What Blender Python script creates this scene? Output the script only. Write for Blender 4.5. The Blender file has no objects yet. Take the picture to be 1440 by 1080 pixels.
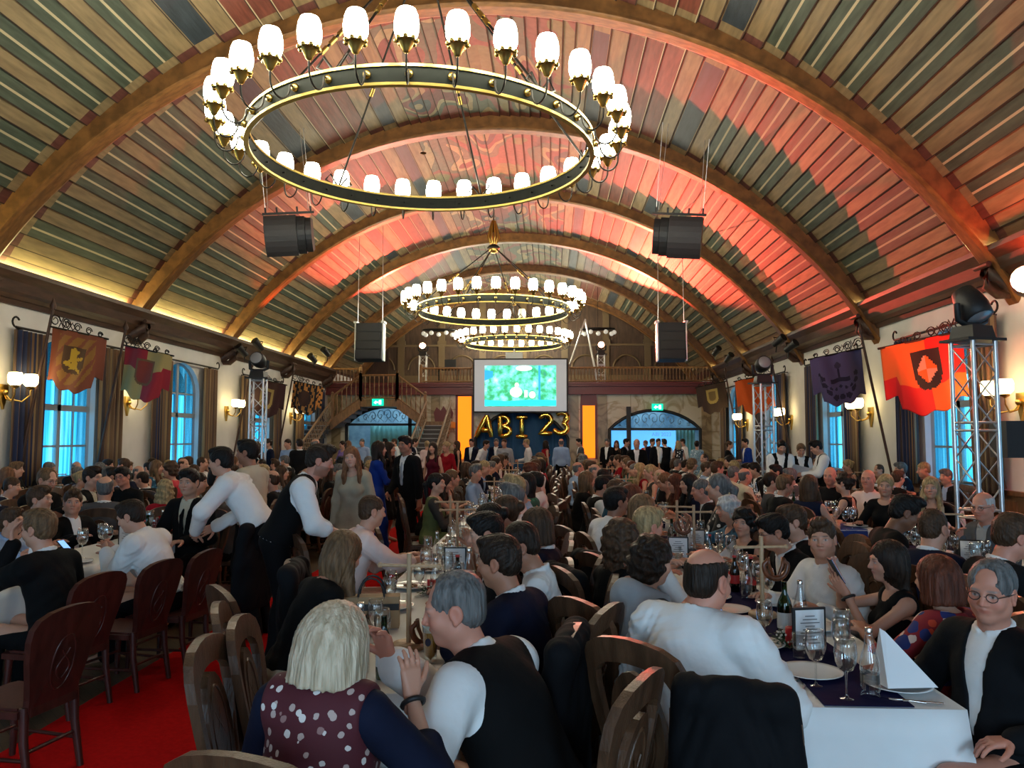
import bpy, bmesh, math, random
import numpy as np
from mathutils import Vector, Matrix, Euler
random.seed(7); np.random.seed(7)
PI = math.pi
SC = bpy.context.scene
COL = SC.collection

# ------------------------------------------------------------------ camera, world, exposure
CAM_Z = 1.78
cam_data = bpy.data.cameras.new('camera'); cam = bpy.data.objects.new('camera', cam_data); COL.objects.link(cam)
cam_data.sensor_width = 36.0; cam_data.lens = 36.0 * 1090 / 1440; cam_data.clip_end = 200
cam.location = (0, 0, CAM_Z); cam.rotation_euler = (math.radians(90 + 3.99), 0, math.radians(2.83))
SC.camera = cam
SC.view_settings.view_transform = 'Standard'; SC.view_settings.look = 'None'
SC.view_settings.gamma = 1.0; SC.view_settings.exposure = 0.5
SC.view_settings.use_curve_mapping = False
SC.cycles.use_denoising = True
SC.cycles.max_bounces = 6; SC.cycles.diffuse_bounces = 3; SC.cycles.glossy_bounces = 3
SC.cycles.transmission_bounces = 4; SC.cycles.transparent_max_bounces = 12
SC.cycles.caustics_reflective = False; SC.cycles.caustics_refractive = False
SC.cycles.sample_clamp_indirect = 4.0
world = bpy.data.worlds.new('sky'); SC.world = world; world.use_nodes = True
bgn = world.node_tree.nodes['Background']
bgn.inputs[0].default_value = (0.09, 0.50, 0.85, 1); bgn.inputs[1].default_value = 3.2

def light(name, kind, loc, energy, color, target=None, **kw):
    d = bpy.data.lights.new(name, kind); d.energy = energy; d.color = color
    for k, v in kw.items(): setattr(d, k, v)
    o = bpy.data.objects.new(name, d); COL.objects.link(o); o.location = loc
    if target is not None:
        o.rotation_euler = (Vector(target) - Vector(loc)).to_track_quat('-Z', 'Y').to_euler()
    return o
# daylight of the tall windows in the end wall behind the camera
for k, x in enumerate((-6.2, -1.2, 3.8)):
    light('daylight_rear_window', 'AREA', (x, -5.6, 2.7), (80, 150, 240)[k], (0.55, 0.78, 1.0), (x + 1.0, 4, 1.2), shape='RECTANGLE', size=2.0, size_y=2.8)

# ------------------------------------------------------------------ helpers
def lin(c):
    return tuple(((v / 12.92) if v <= 0.04045 else ((v + 0.055) / 1.055) ** 2.4) for v in c)
def hexc(h):
    h = h.lstrip('#'); return lin(tuple(int(h[i:i + 2], 16) / 255 for i in (0, 2, 4)))
MATS = {}
def mat(name, color=(0.5, 0.5, 0.5), rough=0.6, metal=0.0, spec=0.4, emit=None, estr=0.0, var=0.0, vscale=8.0, bump=0.0, bscale=30.0, stretch=(1, 1, 1), color2=None, sheen=0.0, trans=0.0, alpha=1.0, coat=0.0, vdetail=3.0, objspace=True):
    if name in MATS: return MATS[name]
    m = bpy.data.materials.new(name); m.use_nodes = True; nt = m.node_tree; b = nt.nodes['Principled BSDF']
    col = color if len(color) == 4 else (*color, 1)
    b.inputs['Base Color'].default_value = col; b.inputs['Roughness'].default_value = rough
    b.inputs['Metallic'].default_value = metal; b.inputs['Specular IOR Level'].default_value = spec
    if emit is not None:
        b.inputs['Emission Color'].default_value = (*emit, 1); b.inputs['Emission Strength'].default_value = estr
    if trans: b.inputs['Transmission Weight'].default_value = trans
    if alpha < 1: b.inputs['Alpha'].default_value = alpha
    if sheen: b.inputs['Sheen Weight'].default_value = sheen
    if coat: b.inputs['Coat Weight'].default_value = coat
    if var or bump:
        tc = nt.nodes.new('ShaderNodeTexCoord'); mp = nt.nodes.new('ShaderNodeMapping'); mp.inputs['Scale'].default_value = stretch
        nt.links.new(tc.outputs['Object'], mp.inputs['Vector'])
        if var:
            n = nt.nodes.new('ShaderNodeTexNoise'); n.inputs['Scale'].default_value = vscale; n.inputs['Detail'].default_value = vdetail
            nt.links.new(mp.outputs[0], n.inputs['Vector'])
            r = nt.nodes.new('ShaderNodeValToRGB')
            c2 = color2 if color2 is not None else tuple(max(0, v * (1 - var)) for v in col[:3])
            r.color_ramp.elements[0].position = 0.35; r.color_ramp.elements[1].position = 0.65
            r.color_ramp.elements[0].color = (*c2[:3], 1); r.color_ramp.elements[1].color = (*[min(1, v * (1 + (var if color2 is None else 0) * 0.5)) for v in col[:3]], 1)
            nt.links.new(n.outputs['Fac'], r.inputs[0]); nt.links.new(r.outputs[0], b.inputs['Base Color'])
        if bump:
            n2 = nt.nodes.new('ShaderNodeTexNoise'); n2.inputs['Scale'].default_value = bscale; n2.inputs['Detail'].default_value = 4
            nt.links.new(mp.outputs[0], n2.inputs['Vector'])
            bp = nt.nodes.new('ShaderNodeBump'); bp.inputs['Strength'].default_value = bump; bp.inputs['Distance'].default_value = 0.02
            nt.links.new(n2.outputs['Fac'], bp.inputs['Height']); nt.links.new(bp.outputs[0], b.inputs['Normal'])
    MATS[name] = m
    return m

def mkmesh(name, V, Fs, mats=None, mi=None, smooth=False):
    me = bpy.data.meshes.new(name)
    me.from_pydata([tuple(v) for v in V], [], Fs)
    for m in (mats or []): me.materials.append(m)
    if mi is not None: me.polygons.foreach_set('material_index', mi)
    if smooth: me.polygons.foreach_set('use_smooth', [True] * len(me.polygons))
    me.update()
    return me
def link(name, me, parent=None, loc=None, rot=None, mats=None):
    o = bpy.data.objects.new(name, me); COL.objects.link(o)
    if mats: me.materials.append(mats) if not isinstance(mats, (list, tuple)) else [me.materials.append(q) for q in mats]
    if parent is not None: o.parent = parent
    if loc is not None: o.location = loc
    if rot is not None: o.rotation_euler = rot
    return o
def empty(name, loc=(0, 0, 0), rz=0.0, label=None, cat=None, group=None):
    o = bpy.data.objects.new(name, None); COL.objects.link(o); o.location = loc; o.rotation_euler = (0, 0, rz); o.empty_display_size = 0.1
    tag(o, label, cat, group); return o
def tag(o, label=None, cat=None, group=None, kind=None):
    if label: o['label'] = label
    if cat: o['category'] = cat
    if group: o['group'] = group
    if kind: o['kind'] = kind
    return o
KIDS = {}
def copy_tree(o, loc=None, rz=None, label=None, group=None, name=None):
    """a copy of a thing with copies of its parts and sub-parts (mesh data shared)"""
    r = o.copy(); COL.objects.link(r)
    if loc is not None: r.location = loc
    if rz is not None: r.rotation_euler = (0, 0, rz)
    if label: r['label'] = label
    if group: r['group'] = group
    for ch in list(o.children):
        c = ch.copy(); COL.objects.link(c); c.parent = r
        for g in list(ch.children):
            d = g.copy(); COL.objects.link(d); d.parent = c
    return r

class MB:
    """collects shapes into one mesh"""
    def __init__(s): s.V = []; s.F = []; s.M = []; s.S = []
    def add(s, V, F, m=0, smooth=False):
        n = len(s.V); s.V += [tuple(v) for v in V]; s.F += [tuple(i + n for i in f) for f in F]; s.M += [m] * len(F); s.S += [smooth] * len(F); return s
    def box(s, c, d, m=0, rot=None, taper=None):
        x, y, z = d[0] / 2, d[1] / 2, d[2] / 2
        V = [Vector((sx * x * (taper if taper and sz > 0 else 1), sy * y * (taper if taper and sz > 0 else 1), sz * z)) for sz in (-1, 1) for sy in (-1, 1) for sx in (-1, 1)]
        if rot is not None: V = [rot @ v for v in V]
        V = [v + Vector(c) for v in V]
        return s.add(V, [(0, 2, 3, 1), (4, 5, 7, 6), (0, 1, 5, 4), (2, 6, 7, 3), (0, 4, 6, 2), (1, 3, 7, 5)], m)
    def bbox(s, lo, hi, m=0):
        return s.box([(a + b) / 2 for a, b in zip(lo, hi)], [b - a for a, b in zip(lo, hi)], m)
    def tube(s, pts, r, m=0, n=8, closed=False, caps=True, smooth=True):
        P = [Vector(p) for p in pts]; k = len(P); R = r if isinstance(r, (list, tuple)) else [r] * k
        V = []; up = None
        for i, p in enumerate(P):
            t = (P[(i + 1) % k] - P[i - 1]) if (closed or 0 < i < k - 1) else ((P[1] - P[0]) if i == 0 else (P[-1] - P[-2]))
            if t.length < 1e-9: t = Vector((0, 0, 1))
            t.normalize()
            if up is None:
                up = t.orthogonal().normalized()
            else:
                up = (up - t * up.dot(t))
                up = up.normalized() if up.length > 1e-6 else t.orthogonal().normalized()
            b = t.cross(up)
            for j in range(n):
                a = 2 * PI * j / n; V.append(p + (up * math.cos(a) + b * math.sin(a)) * R[i])
        F = []
        for i in range(k if closed else k - 1):
            i2 = (i + 1) % k
            for j in range(n): F.append((i * n + j, i * n + (j + 1) % n, i2 * n + (j + 1) % n, i2 * n + j))
        s.add(V, F, m, smooth)
        if caps and not closed:
            s.add([V[j] for j in range(n)], [tuple(reversed(range(n)))], m); s.add([V[(k - 1) * n + j] for j in range(n)], [tuple(range(n))], m)
        return s
    def lathe(s, prof, c=(0, 0, 0), m=0, n=16, smooth=True, caps=False):
        V = []; F = []; k = len(prof)
        for r, z in prof:
            for j in range(n):
                a = 2 * PI * j / n; V.append((c[0] + r * math.cos(a), c[1] + r * math.sin(a), c[2] + z))
        for i in range(k - 1):
            for j in range(n): F.append((i * n + j, i * n + (j + 1) % n, (i + 1) * n + (j + 1) % n, (i + 1) * n + j))
        if caps: F.append(tuple(reversed(range(n)))); F.append(tuple((k - 1) * n + j for j in range(n)))
        return s.add(V, F, m, smooth)
    def prism(s, poly, axis, lo, hi, m=0):
        """poly: 2-D outline (ccw), extruded along axis ('x','y','z') from lo to hi"""
        def p3(u, v, w): return {'x': (w, u, v), 'y': (u, w, v), 'z': (u, v, w)}[axis]
        n = len(poly); V = [p3(u, v, lo) for u, v in poly] + [p3(u, v, hi) for u, v in poly]
        F = [(i, (i + 1) % n, n + (i + 1) % n, n + i) for i in range(n)] + [tuple(reversed(range(n))), tuple(range(n, 2 * n))]
        return s.add(V, F, m)
    def ball(s, c, r, m=0, n=10, k=6, sc=(1, 1, 1)):
        V = [(c[0], c[1], c[2] - r * sc[2])]; F = []
        for i in range(1, k):
            t = PI * i / k
            for j in range(n):
                a = 2 * PI * j / n; V.append((c[0] + r * sc[0] * math.sin(t) * math.cos(a), c[1] + r * sc[1] * math.sin(t) * math.sin(a), c[2] - r * sc[2] * math.cos(t)))
        V.append((c[0], c[1], c[2] + r * sc[2])); L = len(V) - 1
        for j in range(n): F.append((0, 1 + (j + 1) % n, 1 + j)); F.append((L, L - n + j, L - n + (j + 1) % n))
        for i in range(k - 2):
            for j in range(n): F.append((1 + i * n + j, 1 + i * n + (j + 1) % n, 1 + (i + 1) * n + (j + 1) % n, 1 + (i + 1) * n + j))
        return s.add(V, F, m, True)
    def build(s, name, mats, parent=None, loc=None, rz=None):
        mats = mats if isinstance(mats, (list, tuple)) else [mats]
        me = bpy.data.meshes.new(name); me.from_pydata(s.V, [], s.F)
        for q in mats: me.materials.append(q)
        me.polygons.foreach_set('material_index', s.M); me.polygons.foreach_set('use_smooth', s.S); me.update()
        o = link(name, me, parent, loc, (0, 0, rz) if rz is not None else None); return o

M_black = mat('black_plastic', (0.012, 0.012, 0.013), 0.5)
M_iron = mat('dark_iron', (0.02, 0.018, 0.016), 0.45, 0.7)
M_brass = mat('brass', (0.55, 0.36, 0.10), 0.3, 1.0)
M_gold = mat('gilded_edge', (0.75, 0.55, 0.15), 0.35, 0.8)
M_alu = mat('aluminium', (0.62, 0.62, 0.62), 0.32, 0.9)
M_white = mat('white_paint', (0.75, 0.75, 0.74), 0.6)
M_wood = mat('honey_wood', (0.30, 0.155, 0.045), 0.45, var=0.35, vscale=3, stretch=(1, 6, 6))
M_darkwood = mat('dark_wood', (0.055, 0.025, 0.014), 0.5, var=0.3, vscale=4, stretch=(6, 6, 1))
# ------------------------------------------------------------------ the hall
XL, XR = -9.6, 7.1
AX = -1.33                                  # vault axis
R_S, Z_A = 9.7, 8.73                        # soffit radius and crown height of the ribs
ZC = Z_A - R_S
RIB_D = 0.32
R_V = R_S + RIB_D                           # vault boards
RIB0, RIBS = 12.3, 5.02
END, Y0 = 33.0, -6.0
BACK = 38.5
CORN = 4.15
def arc(a, R): return AX + R * math.sin(a), ZC + R * math.cos(a)

# floor : herring-bone parquet
def floor_mat():
    m = bpy.data.materials.new('parquet'); m.use_nodes = True; nt = m.node_tree; b = nt.nodes['Principled BSDF']
    tc = nt.nodes.new('ShaderNodeTexCoord'); mp = nt.nodes.new('ShaderNodeMapping'); mp.inputs['Rotation'].default_value = (0, 0, PI / 4)
    br = nt.nodes.new('ShaderNodeTexBrick'); br.inputs['Scale'].default_value = 1.0
    br.inputs['Brick Width'].default_value = 0.42; br.inputs['Row Height'].default_value = 0.07; br.inputs['Mortar Size'].default_value = 0.0018
    br.inputs['Color1'].default_value = (0.10, 0.068, 0.038, 1); br.inputs['Color2'].default_value = (0.15, 0.105, 0.06, 1); br.inputs['Mortar'].default_value = (0.03, 0.02, 0.012, 1)
    n = nt.nodes.new('ShaderNodeTexNoise'); n.inputs['Scale'].default_value = 2.2; n.inputs['Detail'].default_value = 5
    mx = nt.nodes.new('ShaderNodeMix'); mx.data_type = 'RGBA'; mx.blend_type = 'MULTIPLY'; mx.inputs['Factor'].default_value = 0.6
    nt.links.new(tc.outputs['Object'], mp.inputs[0]); nt.links.new(mp.outputs[0], br.inputs['Vector']); nt.links.new(tc.outputs['Object'], n.inputs['Vector'])
    nt.links.new(br.outputs['Color'], mx.inputs['A']); nt.links.new(n.outputs['Fac'], mx.inputs['B']); nt.links.new(mx.outputs['Result'], b.inputs['Base Color'])
    b.inputs['Roughness'].default_value = 0.38
    return m
MB().bbox((XL - 0.5, Y0 - 0.5, -0.2), (XR + 0.5, BACK + 0.5, 0)).build('floor', floor_mat()); tag(bpy.data.objects['floor'], kind='structure')

# walls with arched window openings
WIN_R = [4.1, 9.1, 14.1, 19.6, 25.0, 30.2]; WIN_L = [4.6, 9.7, 14.9, 19.75, 25.1, 30.2]
WW, SILL, SPR, TOPZ = 2.0, 1.0, 3.0, 3.75
def arch_pts(cy, n=10, w=WW, spr=SPR, top=TOPZ):
    return [(cy + w / 2 * math.cos(PI * i / n), spr + (top - spr) * math.sin(PI * i / n)) for i in range(n + 1)]
M_wall = mat('white_plaster', (0.62, 0.60, 0.57), 0.85, var=0.08, vscale=1.2)
M_wains = mat('oak_wainscot', (0.16, 0.075, 0.03), 0.5, var=0.3, vscale=3, stretch=(6, 6, 1))
def side_wall(name, x, wins, sgn):
    mb = MB(); T = 0.38; ztop = 5.4
    edges = [Y0] + [v for c in wins for v in (c - WW / 2, c + WW / 2)] + [BACK]
    def slab(poly):
        mb.prism(poly, 'x', min(x, x + sgn * T), max(x, x + sgn * T))
    for i in range(0, len(edges), 2): slab([(edges[i], 0), (edges[i + 1], 0), (edges[i + 1], ztop), (edges[i], ztop)])
    for c in wins:
        slab([(c - WW / 2, 0), (c + WW / 2, 0), (c + WW / 2, SILL), (c - WW / 2, SILL)])
        a = arch_pts(c)
        for (p, q) in zip(a[:-1], a[1:]): slab([p, (p[0], ztop), (q[0], ztop), q][::-1])
    tag(mb.build(name, M_wall), kind='structure')
side_wall('wall_left', XL, WIN_L, -1); side_wall('wall_right', XR, WIN_R, 1)
for nm, x, s, wins in (('left', XL, 1, WIN_L), ('right', XR, -1, WIN_R)):
    mb = MB(); mb.bbox((min(x, x + s * 0.04), Y0, 0), (max(x, x + s * 0.04), END, 0.92))
    mb.bbox((min(x, x + s * 0.07), Y0, 0.90), (max(x, x + s * 0.07), END, 0.97)); mb.bbox((min(x, x + s * 0.06), Y0, 0), (max(x, x + s * 0.06), END, 0.14))
    y = Y0 + 0.2
    while y < END - 0.9:
        mb.bbox((min(x, x + s * 0.055), y, 0.22), (max(x, x + s * 0.055), y + 0.7, 0.82)); y += 0.9
    tag(mb.build('baseboard_' + nm, M_wains), kind='structure')
# wall behind the camera, with three tall openings to the daylight
mb = MB()
xs = [XL] + [v for c in (-6.2, -1.2, 3.8) for v in (c - 1.0, c + 1.0)] + [XR]
for i in range(0, len(xs), 2): mb.bbox((xs[i], Y0 - 0.3, 0), (xs[i + 1], Y0, 9.2))
for c in (-6.2, -1.2, 3.8): mb.bbox((c - 1, Y0 - 0.3, 0), (c + 1, Y0, 1.2)); mb.bbox((c - 1, Y0 - 0.3, 4.2), (c + 1, Y0, 9.2))
tag(mb.build('wall_rear', M_wall), kind='structure')

# windows
M_frame = mat('window_frame_paint', (0.10, 0.09, 0.08), 0.5)
M_frame_w = mat('window_frame_pale', (0.30, 0.34, 0.36), 0.5)
def glass_mat():
    m = bpy.data.materials.new('curtained_window_glass'); m.use_nodes = True; nt = m.node_tree
    for n in list(nt.nodes): nt.nodes.remove(n)
    out = nt.nodes.new('ShaderNodeOutputMaterial'); tr = nt.nodes.new('ShaderNodeBsdfTransparent'); tl = nt.nodes.new('ShaderNodeBsdfTranslucent'); gl = nt.nodes.new('ShaderNodeBsdfGlossy')
    tc = nt.nodes.new('ShaderNodeTexCoord'); mp = nt.nodes.new('ShaderNodeMapping'); mp.inputs['Scale'].default_value = (1, 5.5, 0.15)
    n = nt.nodes.new('ShaderNodeTexNoise'); n.inputs['Scale'].default_value = 1.6; n.inputs['Detail'].default_value = 3
    r = nt.nodes.new('ShaderNodeValToRGB'); r.color_ramp.elements[0].position = 0.4; r.color_ramp.elements[1].position = 0.62
    r.color_ramp.elements[0].color = (0.30, 0.55, 0.62, 1); r.color_ramp.elements[1].color = (0.95, 0.98, 0.97, 1)
    nt.links.new(tc.outputs['Object'], mp.inputs[0]); nt.links.new(mp.outputs[0], n.inputs['Vector']); nt.links.new(n.outputs['Fac'], r.inputs[0])
    nt.links.new(r.outputs[0], tr.inputs[0]); tl.inputs[0].default_value = (0.5, 0.7, 0.75, 1); gl.inputs['Roughness'].default_value = 0.05
    a = nt.nodes.new('ShaderNodeMixShader'); a.inputs[0].default_value = 0.12; c = nt.nodes.new('ShaderNodeMixShader'); c.inputs[0].default_value = 0.04
    nt.links.new(tr.outputs[0], a.inputs[1]); nt.links.new(tl.outputs[0], a.inputs[2]); nt.links.new(a.outputs[0], c.inputs[1]); nt.links.new(gl.outputs[0], c.inputs[2]); nt.links.new(c.outputs[0], out.inputs[0])
    return m
M_glass_w = glass_mat()
wn = 0
for x, s, wins in ((XL, -1, WIN_L), (XR, 1, WIN_R)):
    for c in wins:
        wn += 1; xo = x + s * 0.16
        mb = MB()
        a = [(c - WW / 2, SILL)] + [(c + WW / 2, SILL)] + arch_pts(c)
        mb.tube([(xo, y, z) for y, z in a], 0.05, closed=True, n=4, smooth=False)
        mb.bbox((xo - 0.04, c - 0.055, SILL), (xo + 0.04, c + 0.055, TOPZ)); mb.bbox((xo - 0.04, c - WW / 2, 2.32), (xo + 0.04, c + WW / 2, 2.44))
        for z in (1.62, 2.95): mb.bbox((xo - 0.02, c - WW / 2, z - 0.02), (xo + 0.02, c + WW / 2, z + 0.02))
        for dy in (-0.5, 0.5): mb.bbox((xo - 0.018, c + dy - 0.018, SILL), (xo + 0.018, c + dy + 0.018, SPR + 0.5))
        w = mb.build('window_%d' % wn, M_frame_w); tag(w, kind='structure')
        mb = MB(); n = 12; P = [(c - WW / 2, SILL), (c + WW / 2, SILL)] + arch_pts(c)
        mb.prism(P, 'x', xo - 0.006, xo + 0.006); mb.build('window_pane', M_glass_w, w)
        mb = MB(); mb.bbox((min(x - s * 0.12, x + s * 0.14), c - WW / 2 - 0.08, SILL - 0.05), (max(x - s * 0.12, x + s * 0.14), c + WW / 2 + 0.08, SILL)); mb.build('window_sill', M_wains, w)

# vault boards : courses of overlapping painted boards running along the hall
def plank_mat(name, col, line=None, knots=0.0, var=0.25):
    return mat(name, col, 0.55, var=var, vscale=2.4, stretch=(6, 0.7, 6), vdetail=5, bump=0.15, bscale=5)
V_nat = plank_mat('board_natural', (0.200, 0.142, 0.070))
V_teal = plank_mat('board_grey_green', (0.056, 0.071, 0.048), var=0.3)
V_blue = plank_mat('board_slate_blue', (0.026, 0.036, 0.044), var=0.3)
V_red = plank_mat('board_oxide_red', (0.145, 0.040, 0.024), var=0.3)
V_maroon = plank_mat('board_maroon', (0.095, 0.03, 0.022), var=0.3)
V_line = mat('painted_white_line', (0.40, 0.33, 0.20), 0.6)
V_brown = plank_mat('board_brown', (0.14, 0.078, 0.04), var=0.3)
def mural_mat():
    m = bpy.data.materials.new('painted_ceiling_ornament'); m.use_nodes = True; nt = m.node_tree; b = nt.nodes['Principled BSDF']; b.inputs['Roughness'].default_value = 0.6
    tc = nt.nodes.new('ShaderNodeTexCoord'); mp = nt.nodes.new('ShaderNodeMapping'); mp.inputs['Scale'].default_value = (1.0, 0.6, 0.3)
    n = nt.nodes.new('ShaderNodeTexNoise'); n.inputs['Scale'].default_value = 0.8; n.inputs['Detail'].default_value = 1; n.inputs['Distortion'].default_value = 0.6
    r = nt.nodes.new('ShaderNodeValToRGB'); r.color_ramp.interpolation = 'CONSTANT'; e = r.color_ramp.elements
    cols = [(0.0, (0.20, 0.17, 0.08)), (0.38, (0.24, 0.09, 0.07)), (0.46, (0.12, 0.13, 0.09)), (0.52, (0.33, 0.26, 0.14)), (0.57, (0.20, 0.065, 0.055)), (0.64, (0.05, 0.06, 0.06)), (0.7, (0.28, 0.22, 0.12))]
    while len(e) < len(cols): e.new(0.5)
    for k, (p, c) in enumerate(cols): e[k].position = p; e[k].color = (*c, 1)
    w = nt.nodes.new('ShaderNodeTexNoise'); w.inputs['Scale'].default_value = 9; mx = nt.nodes.new('ShaderNodeMix'); mx.data_type = 'RGBA'; mx.blend_type = 'MULTIPLY'; mx.inputs['Factor'].default_value = 0.45
    nt.links.new(tc.outputs['Object'], mp.inputs[0]); nt.links.new(mp.outputs[0], n.inputs['Vector']); nt.links.new(n.outputs['Fac'], r.inputs[0]); nt.links.new(tc.outputs['Object'], w.inputs['Vector'])
    nt.links.new(r.outputs[0], mx.inputs['A']); nt.links.new(w.outputs['Fac'], mx.inputs['B']); nt.links.new(mx.outputs['Result'], b.inputs['Base Color'])
    return m
V_mural = mural_mat()
V_pale = plank_mat('board_pale_olive', (0.32, 0.28, 0.12), var=.2)
VM = [V_nat, V_teal, V_blue, V_red, V_maroon, V_line, V_brown, V_mural, V_pale, mat('board_joint', (0.035, 0.022, 0.014), .8)]
NAT, TEAL, BLUE, RED, MAR, LIN, BRN, MUR, PAL, JNT = range(10)
# widths from the wall up to the crown (m of arc)
course = [('p', .30, PAL), ('p', .26, PAL), ('m', .30, MAR), ('b', .22, BRN), ('n', .22, NAT)]
for k in range(7): course += [('n', .26, NAT), ('t', .36, TEAL)]
course += [('n', .34, NAT), ('B', .44, BLUE), ('n', .32, NAT), ('r', .36, RED), ('r', .34, RED), ('r', .30, RED), ('n', .32, NAT), ('B', .34, BLUE), ('n', .28, NAT)]
half = sum(c[1] for c in course)
span = R_V * math.asin((XR - AX + 0.25) / R_V)
nm = 8; rest = max(1.2, span - half); course += [('u', rest / nm, MUR)] * nm
tot = sum(c[1] for c in course); sc_ = span / tot
def vault():
    mb = MB()
    ys = []
    b0 = RIB0 - RIBS * 4
    bays = [(b0 + i * RIBS, b0 + (i + 1) * RIBS) for i in range(9)]
    for side in (-1, 1):
        s = 0.0
        for code, wd, mi in course:
            wd *= sc_
            a0 = (span - s) / R_V; a1 = (span - s - wd) / R_V
            parts = [(a0, a1, mi)]
            if code == 't':
                d = a0 - a1; parts = [(a0, a0 - d * .43, TEAL), (a0 - d * .43, a0 - d * .53, LIN), (a0 - d * .53, a1, TEAL)]
            elif code == 'r':
                d = a0 - a1; parts = [(a0, a0 - d * .1, LIN), (a0 - d * .1, a1, RED)]
            elif code == 'B':
                d = a0 - a1; parts = [(a0, a0 - d * .07, NAT), (a0 - d * .07, a0 - d * .93, BLUE), (a0 - d * .93, a1, NAT)]
            jw = .016 / R_V; parts = [(a0, a0 - jw, JNT)] + [(min(p[0], a0 - jw), p[1], p[2]) for p in parts]
            for (ya, yb) in bays:
                if yb < Y0 or ya > BACK: continue
                ya2, yb2 = max(ya, Y0), min(yb, BACK)
                bd = 0.55
                segs = [(ya2, ya2 + bd, 1), (ya2 + bd, yb2 - bd, 0), (yb2 - bd, yb2, 1)]
                if code == 'B': segs = [(ya2, ya2 + .7, 1), (ya2 + .7, yb2 - 0.6, 0), (yb2 - 0.6, yb2, 1)]
                for (p, q, edge) in segs:
                    for (u0, u1, mm) in parts:
                        m2 = mm
                        if edge:
                            m2 = {TEAL: NAT, NAT: MAR, LIN: NAT, RED: RED, BLUE: NAT, MUR: RED, BRN: MAR, MAR: MAR, PAL: PAL, JNT: JNT}[mm]
                            if code == 'r' and mm != JNT: m2 = NAT if mm == RED else LIN
                        # each board is lapped : its lower edge stands 3 cm proud
                        f0 = (a0 - u0) / (a0 - a1); f1 = (a0 - u1) / (a0 - a1)
                        r0 = R_V - 0.035 * (1 - f0); r1 = R_V - 0.035 * (1 - f1)
                        x0, z0 = arc(side * u0, r0); x1, z1 = arc(side * u1, r1)
                        vs = [(x0, p, z0), (x1, p, z1), (x1, q, z1), (x0, q, z0)]
                        mb.add(vs, [(0, 1, 2, 3) if side > 0 else (3, 2, 1, 0)], m2)
                x0, z0 = arc(side * a0, R_V); x1, z1 = arc(side * a0, R_V - 0.035)
                mb.add([(x0, ya2, z0), (x1, ya2, z1), (x1, yb2, z1), (x0, yb2, z0)], [(0, 1, 2, 3)], BRN)
            s += wd
    # roof skin above the boards
    n = 40; am = (span) / R_V + 0.12
    for i in range(n):
        a, b = -am + 2 * am * i / n, -am + 2 * am * (i + 1) / n
        x0, z0 = arc(a, R_V + 0.12); x1, z1 = arc(b, R_V + 0.12)
        mb.add([(x0, Y0, z0), (x1, Y0, z1), (x1, BACK, z1), (x0, BACK, z0)], [(0, 1, 2, 3)], BRN)
    tag(mb.build('ceiling', VM), kind='structure')
vault()

# glued-timber arch ribs
M_corn = mat('dark_cornice', (0.060, 0.028, 0.016), 0.5, var=0.35, vscale=3, stretch=(4, 0.8, 4))
M_rib = mat('arch_timber', (0.185, 0.082, 0.024), 0.4, var=0.35, vscale=2.5, stretch=(2, 6, 2), bump=0.1)
def rib(i, y):
    mb = MB(); n = 56; w = 0.34
    am = math.asin((XR - AX + 0.05) / R_S)
    def ring(a):
        rr = R_S
        prof = [(R_V + 0.05, -w / 2), (R_S + 0.07, -w / 2), (R_S + 0.06, -w / 2 - 0.025), (R_S + 0.035, -w / 2 - 0.025), (R_S + 0.02, -w / 2), (R_S, -w / 2 + 0.05), (R_S, w / 2 - 0.05), (R_S + 0.02, w / 2), (R_S + 0.035, w / 2 + 0.025), (R_S + 0.06, w / 2 + 0.025), (R_S + 0.07, w / 2), (R_V + 0.05, w / 2)]
        out = []
        for r, dy in prof:
            x, z = arc(a, r); out.append((x, y + dy - w / 2, z))
        return out
    rings = [ring(-am + 2 * am * k / n) for k in range(n + 1)]; L = len(rings[0]); V = [v for r in rings for v in r]; F = []
    for k in range(n):
        for j in range(L - 1): F.append((k * L + j, (k + 1) * L + j, (k + 1) * L + j + 1, k * L + j + 1))
    mb.add(V, F)
    o = mb.build('trim_%d' % i, M_rib); tag(o, kind='structure')
    # curled corbels at both feet
    for sx in (-1, 1):
        mc = MB(); x0, z0 = arc(sx * am, R_S); xw = XR if sx > 0 else XL
        pts = [(x0 - sx * 0.0, y - w / 2, z0 + 0.25), (xw - sx * 0.42, y - w / 2, 4.35), (xw - sx * 0.36, y - w / 2, 4.12), (xw - sx * 0.22, y - w / 2, 3.98), (xw - sx * 0.06, y - w / 2, 3.98), (xw - sx * 0.02, y - w / 2, 4.05)]
        mc.tube(pts, [0.12, 0.12, 0.10, 0.08, 0.07, 0.05], n=10); mc.tube([(xw - sx * 0.45, y - 0.36, 4.42), (xw - sx * 0.45, y + 0.02, 4.42)], 0.045, n=10)
        mc.build('corbel', M_corn, o)
ti = 0
for k in range(-3, 6):
    y = RIB0 + k * RIBS
    if y < BACK - 0.2: ti += 1; rib(ti, y)
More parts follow.
